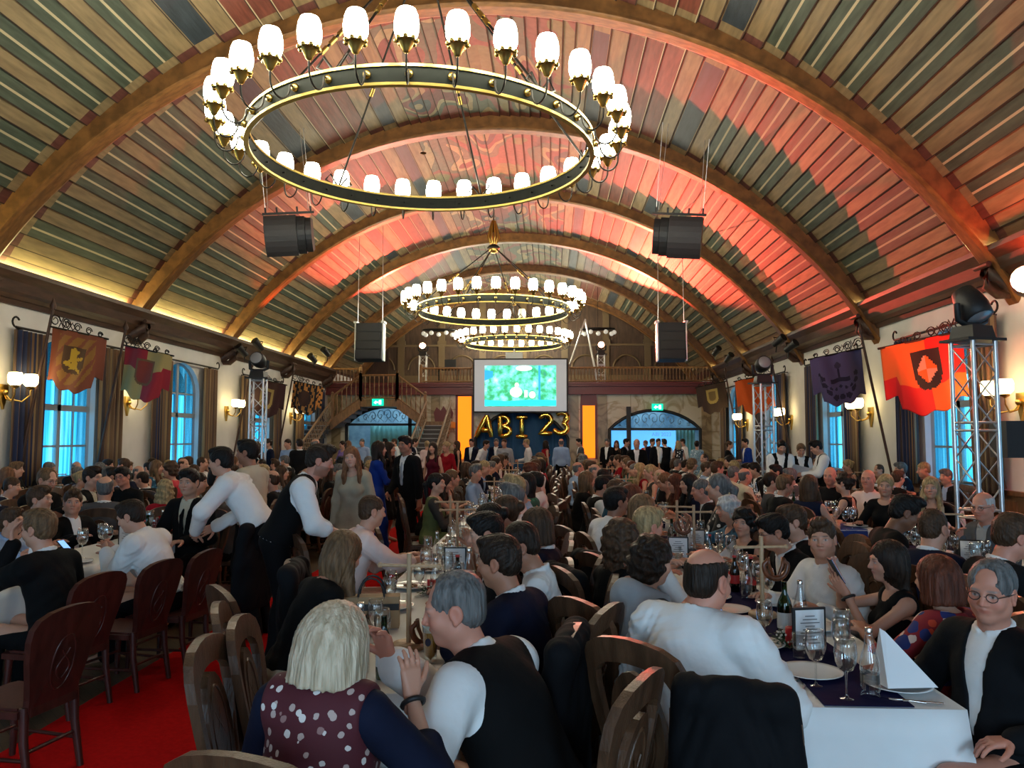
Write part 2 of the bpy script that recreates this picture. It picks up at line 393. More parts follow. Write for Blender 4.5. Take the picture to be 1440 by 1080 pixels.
# cornice ledges with cove lighting
M_cove = mat('cove_tube', (0.9, 0.85, 0.5), 0.5, emit=(1.0, 0.90, 0.36), estr=75.0)
for nm, x, s in (('left', XL, 1), ('right', XR, -1)):
    mb = MB(); prof = [(0, 4.15), (0.06, 4.15), (0.10, 4.24), (0.14, 4.24), (0.20, 4.30), (0.28, 4.34), (0.34, 4.50), (0.46, 4.62), (0.46, 4.70), (0.40, 4.70), (0.36, 4.60), (0, 4.52)]
    P = [(x + s * u, v) for u, v in prof]
    mb.prism(P if s > 0 else P[::-1], 'y', Y0, END)
    ti += 1; o = mb.build('trim_%d' % ti, M_corn); tag(o, kind='structure')
    for k in range(-4, 5):
        ya, yb = RIB0 + k * RIBS, RIB0 + (k + 1) * RIBS - 0.5
        if yb < Y0 or ya > END: continue
        ya = max(ya, Y0 + 0.2); yb = min(yb, END - 0.2)
        mt = MB(); mt.tube([(x + s * 0.19, ya + 0.15, 4.73), (x + s * 0.19, yb, 4.73)], 0.022, n=6); mt.build('cove_tube', M_cove, o)
# ------------------------------------------------------------------ end wall, gallery, stairs
def marble(name, base, vein):
    m = bpy.data.materials.new(name); m.use_nodes = True; nt = m.node_tree; b = nt.nodes['Principled BSDF']; b.inputs['Roughness'].default_value = 0.35
    tc = nt.nodes.new('ShaderNodeTexCoord'); mp = nt.nodes.new('ShaderNodeMapping'); mp.inputs['Rotation'].default_value = (0.3, 0.6, 0)
    n = nt.nodes.new('ShaderNodeTexNoise'); n.inputs['Scale'].default_value = .7; n.inputs['Detail'].default_value = 5; n.inputs['Distortion'].default_value = 1.5
    r = nt.nodes.new('ShaderNodeValToRGB'); e = r.color_ramp.elements; e[0].position = 0.42; e[1].position = 0.56; e.new(0.49)
    e[0].color = (*base, 1); e[1].color = (*vein, 1); e[2].color = (*base, 1)
    e[0].color = (*base, 1); e[2].color = (*vein, 1)
    for k, el in enumerate(sorted(e, key=lambda q: q.position)): el.color = ((*base, 1), (*vein, 1), (*base, 1))[k]
    nt.links.new(tc.outputs['Object'], mp.inputs[0]); nt.links.new(mp.outputs[0], n.inputs['Vector']); nt.links.new(n.outputs['Fac'], r.inputs[0]); nt.links.new(r.outputs[0], b.inputs['Base Color'])
    return m
M_marble = marble('painted_marble', (0.62, 0.54, 0.38), (0.40, 0.30, 0.16))
M_marble2 = marble('brown_marble', (0.36, 0.26, 0.13), (0.18, 0.12, 0.05))
M_redmould = mat('oxblood_moulding', (0.16, 0.03, 0.026), 0.4)
M_stairwood = mat('stair_oak', (0.25, 0.125, 0.05), 0.45, var=0.3, vscale=4, stretch=(4, 4, 1))
def seg_arch(x0, x1, spr, top, n=12):
    """points of a segmental arch from right to left"""
    cx, hw, h = (x0 + x1) / 2, (x1 - x0) / 2, top - spr; R = (hw * hw + h * h) / (2 * h); a0 = math.asin(hw / R)
    return [(cx + R * math.sin(a0 - 2 * a0 * i / n), top - R + R * math.cos(a0 - 2 * a0 * i / n)) for i in range(n + 1)]
ARCH = [(-8.75, -5.3, 2.35, 3.12), (-3.2, 0.75, 1.75, 2.95), (2.5, 6.3, 2.15, 2.95)]
GZ = 4.0
mb = MB()
xs = [XL] + [v for a in ARCH for v in a[:2]] + [XR]
for i in range(0, len(xs), 2): mb.bbox((xs[i], END, 0), (xs[i + 1], END + 0.4, GZ), 0)
for a in ARCH:
    P = seg_arch(*a)
    for p, q in zip(P[:-1], P[1:]): mb.prism([(q[0], q[1]), (p[0], p[1]), (p[0], GZ), (q[0], GZ)], 'y', END, END + 0.4, 0)
# stone joints as narrow sunk lines, brown pilasters and plinth
for x in (-9.2, -4.9, -3.45, 1.0, 2.2, 6.55): mb.bbox((x - 0.2, END - 0.06, 0), (x + 0.2, END, 3.6), 1)
for z in (1.25, 2.05, 3.0):
    for (u, v) in ((XL, -8.8), (-5.2, -3.3), (0.85, 2.4), (6.4, XR)): mb.bbox((u, END - 0.004, z - 0.012), (v, END, z + 0.012), 1)
for x in (3.4, 4.6, 5.6): mb.bbox((x - 0.012, END - 0.004, 3.0), (x + 0.012, END, 3.65), 1)
tag(mb.build('wall_end', [M_marble, M_marble2]), kind='structure')
# passage behind the arches: unseen area lamps stand in for its cool daylight
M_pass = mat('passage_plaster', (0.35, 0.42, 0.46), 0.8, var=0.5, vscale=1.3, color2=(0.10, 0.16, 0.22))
mb = MB(); mb.bbox((XL, BACK - 2.2, 0), (XR, BACK - 2.0, GZ - 0.1)); tag(mb.build('wall_passage', M_pass), kind='structure')
light('passage_daylight_fill', 'AREA', (-7, 34.6, 3.6), 60, (0.4, 0.75, 1.0), (-7, 36, 1.5), shape='RECTANGLE', size=3, size_y=1.2)
light('passage_daylight_fill', 'AREA', (4.4, 34.6, 3.6), 60, (0.4, 0.75, 1.0), (4.4, 36, 1.5), shape='RECTANGLE', size=3, size_y=1.2)
for k, a in enumerate(ARCH):
    mb = MB(); P = seg_arch(*a); mb.tube([(a[1], END - 0.02, 0)] + [(x, END - 0.02, z) for x, z in P] + [(a[0], END - 0.02, 0)], 0.07, n=6)
    if k != 1: mb.bbox((a[0], END + 0.05, a[2] - 0.04), (a[1], END + 0.12, a[2] + 0.06)); 
    if k == 0: mb.bbox((-6.1, END + 0.05, 0), (-5.95, END + 0.15, 3.0))
    if k == 2: mb.bbox((3.2, END - 0.25, 0), (3.38, END - 0.1, 3.1))
    ti += 1; tag(mb.build('trim_%d' % ti, mat('arch_iron', (0.02, 0.018, 0.016), 0.5)), kind='structure')
# pale curtains drawn in the left passage, projection wall in the right one
def curtain_mesh(w, h, n=60, amp=0.05, waves=11, pinch=0.0, depth=0.02, ph=0.0):
    V = []; F = []
    for k in range(5):
        z = h * k / 4
        for i in range(n + 1):
            u = i / n; a = amp * (0.7 + 0.3 * math.sin(7 * u + ph + k * .3))
            V.append(((u - 0.5) * w * (1 - pinch * math.sin(PI * k / 4)), a * math.sin(2 * PI * waves * u + ph + 0.5 * math.sin(3 * u + k * 0.2)), z))
    for k in range(4):
        for i in range(n): q = k * (n + 1) + i; F.append((q, q + 1, q + n + 2, q + n + 1))
    return V, F
def curtain(name, w, h, loc, rz, m, label, cat, group=None, waves=9, amp=0.05, ph=0.0):
    V, F = curtain_mesh(w, h, amp=amp, waves=waves, ph=ph)
    me = mkmesh(name, V, F, [m], smooth=True); o = link(name, me, None, loc, (0, 0, rz))
    s = o.modifiers.new('thickness', 'SOLIDIFY'); s.thickness = 0.012
    return tag(o, label, cat, group)
curtain('drape', 2.9, 2.3, (-6.6, END + 1.4, 0.02), 0, mat('sea_green_drape', (0.20, 0.40, 0.36), 0.8), 'pale green drape drawn behind the left arch under the gallery', 'curtain', waves=13)
curtain('stage_curtain', 3.9, 2.9, (-1.22, END + 0.25, 0.02), 0, mat('navy_velvet', (0.016, 0.075, 0.17), 0.7), 'dark blue stage curtain hanging behind the gold balloon letters', 'curtain', waves=14, amp=0.07)
curtain('drape', 0.9, 2.1, (5.8, END + 1.0, 0.02), 0, mat('sea_green_drape'), 'narrow pale green drape at the right end of the right arch', 'curtain', waves=6)
# the second projection, lighting the right-hand arch
def emis_mat(name, col, s):
    return mat(name, col, 0.5, emit=col, estr=s)
ps = MB(); ps.bbox((2.45, END + 0.5, 0.6), (5.35, END + 0.55, 2.1)); ps.bbox((2.5, END + .51, 0), (2.56, END + .54, .62)); ps.bbox((5.2, END + .51, 0), (5.26, END + .54, .62)); pso = ps.build('back_projection_screen', [emis_mat('projected_sky_blue', (0.10, 0.42, 0.85), 0.9)])
tag(pso, 'pale blue projected slide with the number 2023 under the right arch', 'projection screen')
def text_obj(body, size, loc, rot, m, parent, name, ext=0.004):
    c = bpy.data.curves.new(name, 'FONT'); c.body = body; c.size = size; c.extrude = ext; c.align_x = 'CENTER'; c.align_y = 'CENTER'
    t = bpy.data.objects.new(name, c); COL.objects.link(t); dg = bpy.context.evaluated_depsgraph_get()
    me = bpy.data.meshes.new_from_object(t.evaluated_get(dg)); bpy.data.objects.remove(t)
    me.materials.clear(); me.materials.append(m)
    o = link(name, me, parent, loc, rot); return o
text_obj('ABI 2023', 0.22, (4.75, END + 0.49, 1.93), (PI / 2, 0, 0), emis_mat('projected_grey_text', (0.10, 0.25, 0.45), 0.7), pso, 'slide_text')
pd = MB()
for (x0, x1, zb, zt) in ((-8.5, -5.55, 2.45, 3.0), (2.75, 6.05, 2.25, 2.85)):
    for k in range(9):
        u = (k + .5) / 9; x = x0 + (x1 - x0) * u; h = (zt - zb) * (1 - (2 * u - 1) ** 2) * .55 + .06; f = 1 if k % 2 else -1
        pd.tube([(x + f * h * .55 * math.cos(t * .6) * (1 - t / 15), END + .3, zb + h * .9 + h * .75 * math.sin(t * .6) * (1 - t / 15)) for t in range(14)], .018, n=4)
        pd.tube([(x - .12, END + .3, zb + .02), (x, END + .3, zb + h * .5), (x + .14, END + .3, zb + .04)], .014, n=4)
ti += 1; tag(pd.build('trim_%d' % ti, mat('tympanum_scroll', (0.32, 0.45, 0.55), 0.6)), kind='structure')

# gallery slab with its moulded front
mb = MB()
mb.bbox((XL, END - 0.35, 3.62), (XR, END + 0.02, 3.72)); mb.bbox((XL, END - 0.28, 3.72), (XR, END + 0.02, 3.95)); mb.bbox((XL, END - 0.42, 3.95), (XR, END + 0.02, 4.04)); mb.bbox((XL, END - 0.5, 4.04), (XR, END + 0.1, 4.12))
mb.bbox((XL, END + 0.02, 3.85), (XR, BACK, 4.02))
ti += 1; tag(mb.build('trim_%d' % ti, M_redmould), kind='structure')
def balustrade(name, p0, p1, h, step, label, m=M_stairwood, newels=True, parent=None):
    """rail, foot rail, turned balusters and newels between two points (floor heights in z)"""
    p0, p1 = Vector(p0), Vector(p1); d = p1 - p0; L = math.hypot(d.x, d.y); root = empty(name, p0 - (parent.location if parent else Vector()), 0, *((None, None, None) if parent else (label, 'balustrade', 'oak balustrades of the gallery and stairs'))); root.parent = parent
    up = Vector((0, 0, h)); mbr = MB(); mbr.tube([up, d + up], 0.045, n=6); mbr.tube([Vector((0, 0, .06)), d + Vector((0, 0, .06))], 0.035, n=6); mbr.build('rail', m, root)
    n = max(2, int(L / step)); V = []
    prof = [(.018, 0), (.03, .03), (.018, .08), (.033, .26), (.016, .5), (.026, .55), (.014, .8), (.028, .95), (.02, 1.0)]
    me = None
    for i in range(1, n):
        q = d * (i / n)
        if me is None:
            b = MB(); b.lathe([(r, .06 + z * (h - .08)) for r, z in prof], n=6); o = b.build('baluster', m, root); me = o.data
        else: o = link('baluster', me, root)
        o.location = q
    if newels:
        for q in (Vector(), d):
            b = MB(); b.box((0, 0, h / 2), (.11, .11, h + .16)); b.ball((0, 0, h + .13), .06, n=8, k=5); o = b.build('newel_post', m, root); o.location = q
    return root
balustrade('balustrade', (0.75, END - 0.3, 4.12), (XR - 0.15, END - 0.3, 4.12), 0.62, 0.135, 'long gallery balustrade right of the projection screen')
balustrade('balustrade', (-5.5, END - 0.3, 4.12), (-3.25, END - 0.3, 4.12), 0.62, 0.135, 'short gallery balustrade between stairs and projection screen')
balustrade('balustrade', (-9.45, END - 0.3, 4.12), (-8.1, END - 0.3, 4.12), 0.62, 0.135, 'gallery balustrade in the far left corner above the stairs')
# the double stairs in front of the left arch
SY = 31.4
st = empty('staircase', (-6.95, SY, 0), 0, 'oak double staircase bridging the left arch to the gallery', 'staircase')
def sbox(mb, lo, hi): mb.bbox((lo[0] + 6.95, lo[1] - SY, lo[2]), (hi[0] + 6.95, hi[1] - SY, hi[2]))
mb = MB(); sbox(mb, (-7.7, SY - .3, 3.05), (-6.2, END - 0.36, 3.35)); mb.build('landing', M_stairwood, st)
for s, nm in ((-1, 'l'), (1, 'r')):
    mb = MB(); x0 = -7.7 if s < 0 else -6.2
    for k in range(5):
        xa = x0 + s * .24 * k; z = 3.3 - .17 * (k + 1)
        sbox(mb, (min(xa, xa + s * .24), SY - .3, z - .2), (max(xa, xa + s * .24), SY + 1.0, z))
    mb.prism([(x0 + 6.95, 3.36), (x0 + 6.95, 2.98), (x0 + 6.95 + s * 1.2, 2.1), (x0 + 6.95 + s * 1.2, 2.5)][::s], 'y', -.36, -.28)
    mb.build('upper_flight', M_stairwood, st)
    xa = x0 + s * 1.2; xb = xa + s * 1.0
    mb = MB(); sbox(mb, (min(xa, xb), SY - .3, 2.2), (max(xa, xb), END - .4, 2.45)); mb.build('landing', M_stairwood, st)
    mb = MB()
    for k in range(14):
        z = 2.45 - .17 * (k + 1); y = SY - .3 - .36 * k
        if z > .05: sbox(mb, (min(xa, xb), y - .36, z - .17), (max(xa, xb), y, z)); mb.bbox((min(xa, xb) + 6.95, y - .385 - SY, z - .02), (max(xa, xb) + 6.95, y - .30 - SY, z + .014), 1)
    mb.build('lower_flight', [mat('stair_tread', (0.05, 0.035, 0.028), 0.5), mat('stair_nosing', (.30, .29, .27), .5)], st)
    for xx in (xa, xb):
        mb = MB(); a = Vector((xx + 6.95, -.3, 2.45)); b = Vector((xx + 6.95, -.3 - 5.0, .12))
        for h in (.1, .85): mb.tube([a + Vector((0, 0, h)), b + Vector((0, 0, h))], 0.045, n=6)
        for i in range(18):
            u = i / 17; p = a.lerp(b, u)
            mb.tube([p + Vector((0, 0, .1)), a.lerp(b, min(1, u + .12)) + Vector((0, 0, .85))], 0.014, n=4); mb.tube([p + Vector((0, 0, .85)), a.lerp(b, min(1, u + .12)) + Vector((0, 0, .1))], 0.014, n=4)
        mb.build('lattice_railing', mat('lattice_oak', (0.26, 0.17, 0.10), 0.5), st)
balustrade('balustrade', (-7.7, SY - .3, 3.35), (-6.2, SY - .3, 3.35), .98, .17, 'balustrade on the middle landing of the double staircase', parent=st)
balustrade('balustrade', (-7.7, SY - .3, 3.35), (-8.85, SY - .3, 2.5), .98, .17, 'sloping balustrade of the left upper stair flight', parent=st)
balustrade('balustrade', (-6.2, SY - .3, 3.35), (-5.05, SY - .3, 2.5), .98, .17, 'sloping balustrade of the right upper stair flight', parent=st)
# upper end wall with panelled niches and painted lunette
M_pan = mat('dark_panelling', (0.085, 0.048, 0.026), 0.55, var=0.35, vscale=2, stretch=(5, 5, .8))
mb = MB(); mb.bbox((XL, BACK, 0), (XR, BACK + .3, 9.4), 0)
for x in [AX + k * 2.05 for k in range(-4, 5)]:
    mb.bbox((x - .16, BACK - .09, GZ), (x + .16, BACK, 8.6), 1); mb.bbox((x - .22, BACK - .13, 6.45), (x + .22, BACK, 6.65), 1)
    mb.tube([(x + .35 + 1.35 * (1 - math.cos(PI * i / 10)) / 2, BACK - .03, 5.2 + .7 * math.sin(PI * i / 10)) for i in range(11)], .05, 1, n=5)
mb.bbox((XL, BACK - .1, 6.35), (XR, BACK, 6.45), 1); mb.bbox((XL, BACK - .06, 4.0), (XR, BACK, 4.9), 1)
tag(mb.build('wall_gallery', [M_pan, mat('panel_moulding', (0.15, 0.10, 0.045), 0.5)]), kind='structure')
for x in (-8.6, 6.1):
    mb = MB(); mb.bbox((x - .5, BACK - .12, GZ), (x + .5, BACK - .02, 6.1)); tag(mb.build('door_%d' % (1 if x < 0 else 2), M_darkwood), kind='structure')

# projection screen
scr = empty('projection_screen', (-1.25, END - 0.6, 3.98), 0, 'large white projection screen showing a green garden picture', 'projection screen')
mb = MB(); mb.box((0, 0, 0), (3.98, .05, 2.28)); mb.build('border', mat('screen_black_edge', (0.01, 0.01, 0.01), 0.6), scr)
mb = MB(); mb.box((0, -.03, 0), (3.86, .02, 2.16)); mb.build('fabric', mat('screen_fabric_glow', (0.36, 0.37, 0.38), 0.8, emit=(0.6, 0.62, 0.64), estr=0.28), scr)  # projector spill on the fabric put in as a faint glow
def picture_mat():
    m = bpy.data.materials.new('projected_garden'); m.use_nodes = True; nt = m.node_tree; b = nt.nodes['Principled BSDF']
    tc = nt.nodes.new('ShaderNodeTexCoord'); n = nt.nodes.new('ShaderNodeTexNoise'); n.inputs['Scale'].default_value = 2.6; n.inputs['Detail'].default_value = 8; n.inputs['Roughness'].default_value = .65
    r = nt.nodes.new('ShaderNodeValToRGB'); e = r.color_ramp.elements
    cols = [(.30, (.0, .22, .30)), (.42, (.02, .50, .14)), (.50, (.10, .75, .55)), (.58, (.25, .85, .85)), (.70, (.75, 1, 1))]
    while len(e) < len(cols): e.new(.5)
    for k, (p, c) in enumerate(cols): e[k].position = p; e[k].color = (*c, 1)
    nt.links.new(tc.outputs['Object'], n.inputs['Vector']); nt.links.new(n.outputs['Fac'], r.inputs[0]); nt.links.new(r.outputs[0], b.inputs['Emission Color']); b.inputs['Emission Strength'].default_value = .95
    b.inputs['Base Color'].default_value = (.05, .05, .05, 1); return m
mb = MB(); mb.box((0.0, -.045, -.02), (3.0, .012, 1.72)); pic = mb.build('projected_picture', picture_mat(), scr)
def flat(name, shapes, m, parent, y):
    q = MB()
    for poly in shapes: q.prism(poly, 'y', y, y + .004)
    return q.build(name, m, parent)
def oval(cx, cz, rx, rz, n=14): return [(cx + rx * math.cos(2 * PI * i / n), cz + rz * math.sin(2 * PI * i / n)) for i in range(n)]
flat('projected_sky', [oval(.15, .72, .35, .12)], emis_mat('projected_sky_light', (.75, 1, .97), 1.0), pic, -.056)
flat('projected_people', [oval(-.18, -.28, .26, .22), oval(-.15, .02, .09, .1), oval(.5, -.4, .14, .15), [(.17, -.5), (.3, -.5), (.3, -.2), (.17, -.2)]], emis_mat('projected_figures', (.70, .85, .62), 1.0), pic, -.058)
flat('projected_post', [[(.76, -.6), (.84, -.6), (.84, .83), (.76, .83)], [(-1.5, .2), (-1.15, .35), (-1.15, .6), (-1.5, .65)]], emis_mat('projected_blue', (.02, .35, .65), .9), pic, -.06)
flat('projected_lawn', [[(-1.5, -.86), (1.5, -.86), (1.5, -.62), (.4, -.6), (-.6, -.66), (-1.5, -.6)]], emis_mat('projected_turquoise', (.02, .60, .70), .9), pic, -.0575)
mb = MB()
for q in (-1.5, 1.5): mb.bbox((q - .03, .02, -.1), (q + .03, .62, .0))
mb.bbox((-1.53, .1, -.08), (1.53, .14, -.02)); mb.build('wall_bracket', M_iron, scr)
pj = MB(); pj.box((0, 0, 0), (.72, .5, .26)); pj.box((0, 0, .2), (.06, .06, .2)); pj.tube([(0, -.24, 0), (0, -.3, 0)], .08, n=10)
o = pj.build('projector', mat('pale_projector', (.55, .6, .62), .4)); o.location = (-1.55, END + .3, 5.32); tag(o, 'white video projector above the projection screen', 'projector')
# gold balloon letters
M_foil = mat('gold_foil', (0.90, 0.58, 0.10), 0.18, 1.0, bump=.25, bscale=9)
def balloon(ch, strokes, x, z, s, rot, label):
    mb = MB()
    for P in strokes: mb.tube([(px * s, 0, pz * s) for px, pz in P], [.07 * s / .8] + [.105 * s / .8] * (len(P) - 2) + [.07 * s / .8] if len(P) > 2 else .1 * s / .8, n=10)
    o = mb.build('letter_balloon', M_foil); o.location = (x, END - .35, z); o.rotation_euler = (0, rot, 0); rb = MB(); rb.tube([(0, .05, .3 * s), (0, .2, .55 * s), (0, .33, .58 * s)], .008, n=4); rb.build('ribbon', M_gold, o); tag(o, label, 'balloon', 'gold balloon letters over the stage curtain')
def dens(P, k=4):
    out = []
    for a, b in zip(P[:-1], P[1:]): out += [(a[0] + (b[0] - a[0]) * i / k, a[1] + (b[1] - a[1]) * i / k) for i in range(k)]
    return out + [P[-1]]
cir = lambda cx, cz, rx, rz, a0, a1, n=12: [(cx + rx * math.cos(math.radians(a0 + (a1 - a0) * i / n)), cz + rz * math.sin(math.radians(a0 + (a1 - a0) * i / n))) for i in range(n + 1)]
balloon('A', [dens([(-.42, -.5), (.08, .5)]), dens([(.08, .5), (.3, -.5)]), dens([(-.2, -.18), (.2, -.18)])], -2.75, 2.28, .92, 0, 'gold foil balloon letter A over the blue stage curtain')
balloon('B', [dens([(-.25, -.5), (-.25, .5)]), cir(-.25, .25, .42, .25, 90, -90), cir(-.25, -.25, .5, .25, 90, -90)], -1.9, 2.28, .85, 0, 'gold foil balloon letter B over the blue stage curtain')
balloon('I', [dens([(0, -.5), (0, .5)]), dens([(-.3, .5), (.3, .5)]), dens([(-.3, -.5), (.3, -.5)])], -1.2, 2.25, .8, 0, 'gold foil balloon letter I over the blue stage curtain')
balloon('2', [cir(0, .25, .3, .27, 170, -40) + dens([(.2, .05), (-.3, -.48), (.35, -.46)])], -.2, 2.35, .8, 0, 'gold foil balloon digit 2 over the blue stage curtain')
balloon('3', [cir(0, .25, .28, .26, 160, -80), cir(0, -.25, .33, .27, 80, -160), dens([(.15, .1), (.3, .45)])], .45, 2.42, .85, .15, 'crumpled gold foil balloon digit 3 over the blue stage curtain')
# glowing orange banners and the crests above them
M_or = mat('backlit_orange', (0.9, 0.25, 0.02), .6, emit=(1.0, 0.20, 0.004), estr=1.15)
for (x0, x1, z0, z1, lab) in ((-3.93, -3.35, .9, 3.55, 'tall backlit orange banner left of the projection screen'), (1.36, 1.88, .95, 3.15, 'tall backlit orange banner right of the stage curtain')):
    r = empty('banner', ((x0 + x1) / 2, END - .12, z0), 0, lab, 'banner', 'backlit orange banners'); w = x1 - x0
    mb = MB(); mb.bbox((-w / 2, -.03, 0), (w / 2, 0, z1 - z0)); mb.build('light_panel', M_or, r)
    mb = MB()
    for s in (-1, 1): mb.bbox((s * (w / 2 + .05) - .05, -.05, -.05), (s * (w / 2 + .05) + .05, .02, z1 - z0 + .02))
    mb.bbox((-w / 2 - .1, -.05, z1 - z0), (w / 2 + .1, .02, z1 - z0 + .08))
    if x0 > 0:
        mb.prism([(-w / 2 - .1, z1 - z0), (w / 2 + .1, z1 - z0), (w / 2 + .06, z1 - z0 + .5), (.2, z1 - z0 + .45), (.12, z1 - z0 + .6), (0, z1 - z0 + .5), (-.12, z1 - z0 + .6), (-.2, z1 - z0 + .45), (-w / 2 - .06, z1 - z0 + .5)], 'y', -.06, .02)
    mb.build('frame', M_redmould, r)
c = MB(); c.prism([(-.35, -.35), (.35, -.35), (.42, .1), (.3, .35), (.12, .2), (0, .4), (-.12, .2), (-.3, .35), (-.42, .1)], 'y', -.04, .02); o = c.build('crest', M_redmould); o.location = (-4.55, END - .08, 2.75); tag(o, 'dark carved crest on the marble wall above the right stair', 'crest')
# exit signs
for (x, z, lab) in ((-6.95, 3.22, 'green exit sign above the left arch under the staircase'), (4.5, 3.08, 'green exit sign above the right arch')):
    r = empty('exit_sign', (x, (SY - .45) if x < 0 else END - .15, z), 0, lab, 'exit sign', 'green exit signs')
    mb = MB(); mb.box((0, 0, 0), (.46, .08, .28)); mb.build('housing', emis_mat('exit_green', (.0, .62, .38), 1.0), r)
    mb = MB(); mb.prism([(-.16, -.02), (-.06, .08), (-.06, .03), (.02, .03), (.02, -.03), (-.06, -.03), (-.06, -.08)], 'y', -.05, -.042); mb.box((.1, -.046, 0), (.1, .008, .18)); mb.build('pictogram', emis_mat('exit_white', (.7, 1, .9), 1.2), r)
# things on the gallery
lad = empty('stepladder', (2.0, END + .55, 4.02), 0, 'aluminium stepladder standing open on the gallery', 'stepladder')
for s, dx in ((-1, -1.15), (1, .42)):
    mb = MB()
    for yy in (-.22, .22): mb.tube([(dx, yy * 1.2, 0), (-.12, yy * .7, 2.9)], .035, n=5)
    for k in range(9): u = k / 9; mb.tube([(dx + (-.12 - dx) * u, -.22 * (1.2 - .5 * u), 2.9 * u), (dx + (-.12 - dx) * u, .22 * (1.2 - .5 * u), 2.9 * u)], .018, n=5)
    mb.build('ladder_leg', M_alu, lad)
lad.location.x = 1.65
for (x, lab) in ((-4.9, 'cluster of small round spotlights hanging left of the far chandelier'), (2.1, 'cluster of small round spotlights hanging right of the far chandelier')):
    r = empty('spotlight_cluster', (x, END + 1.0, 6.45), 0, lab, 'spotlight cluster', 'round spotlight clusters over the gallery')
    mb = MB(); mb.tube([(.75 * math.cos(t * PI / 8), .3 * math.sin(t * PI / 8), .12) for t in range(16)], .03, closed=True, n=5); mb.tube([(0, 0, .1), (0, 0, 2.4)], .012, n=4); mb.tube([(-.75, 0, .12), (.75, 0, .12)], .02, n=4); mb.build('ring', M_iron, r)
    me = None
    for t in range(7):
        a = PI + .15 + t * (PI - .3) / 6
        if me is None: b = MB(); b.ball((0, 0, 0), .1, n=8, k=6); o = b.build('lamp', mat('pale_bulb', (.6, .6, .55), .3, emit=(1, .95, .8), estr=.25), r); me = o.data
        else: o = link('lamp', me, r)
        o.location = (.72 * math.cos(a), .3 * math.sin(a), -.04 - .08 * (t % 2))
mx = empty('mixing_desk', (-4.5, END + .8, 4.02), 0, 'black mixing desk on the gallery beside the projection screen', 'mixing desk')
mb = MB(); mb.box((0, 0, .8), (1.0, .6, .1)); mb.build('console', M_black, mx); mb = MB()
for sx in (-.42, .42):
    for sy in (-.22, .22): mb.box((sx, sy, .38), (.05, .05, .76))
mb.build('stand', M_iron, mx); mb = MB(); mb.box((.1, .1, 1.05), (.5, .05, .34)); mb.build('monitor', M_black, mx)
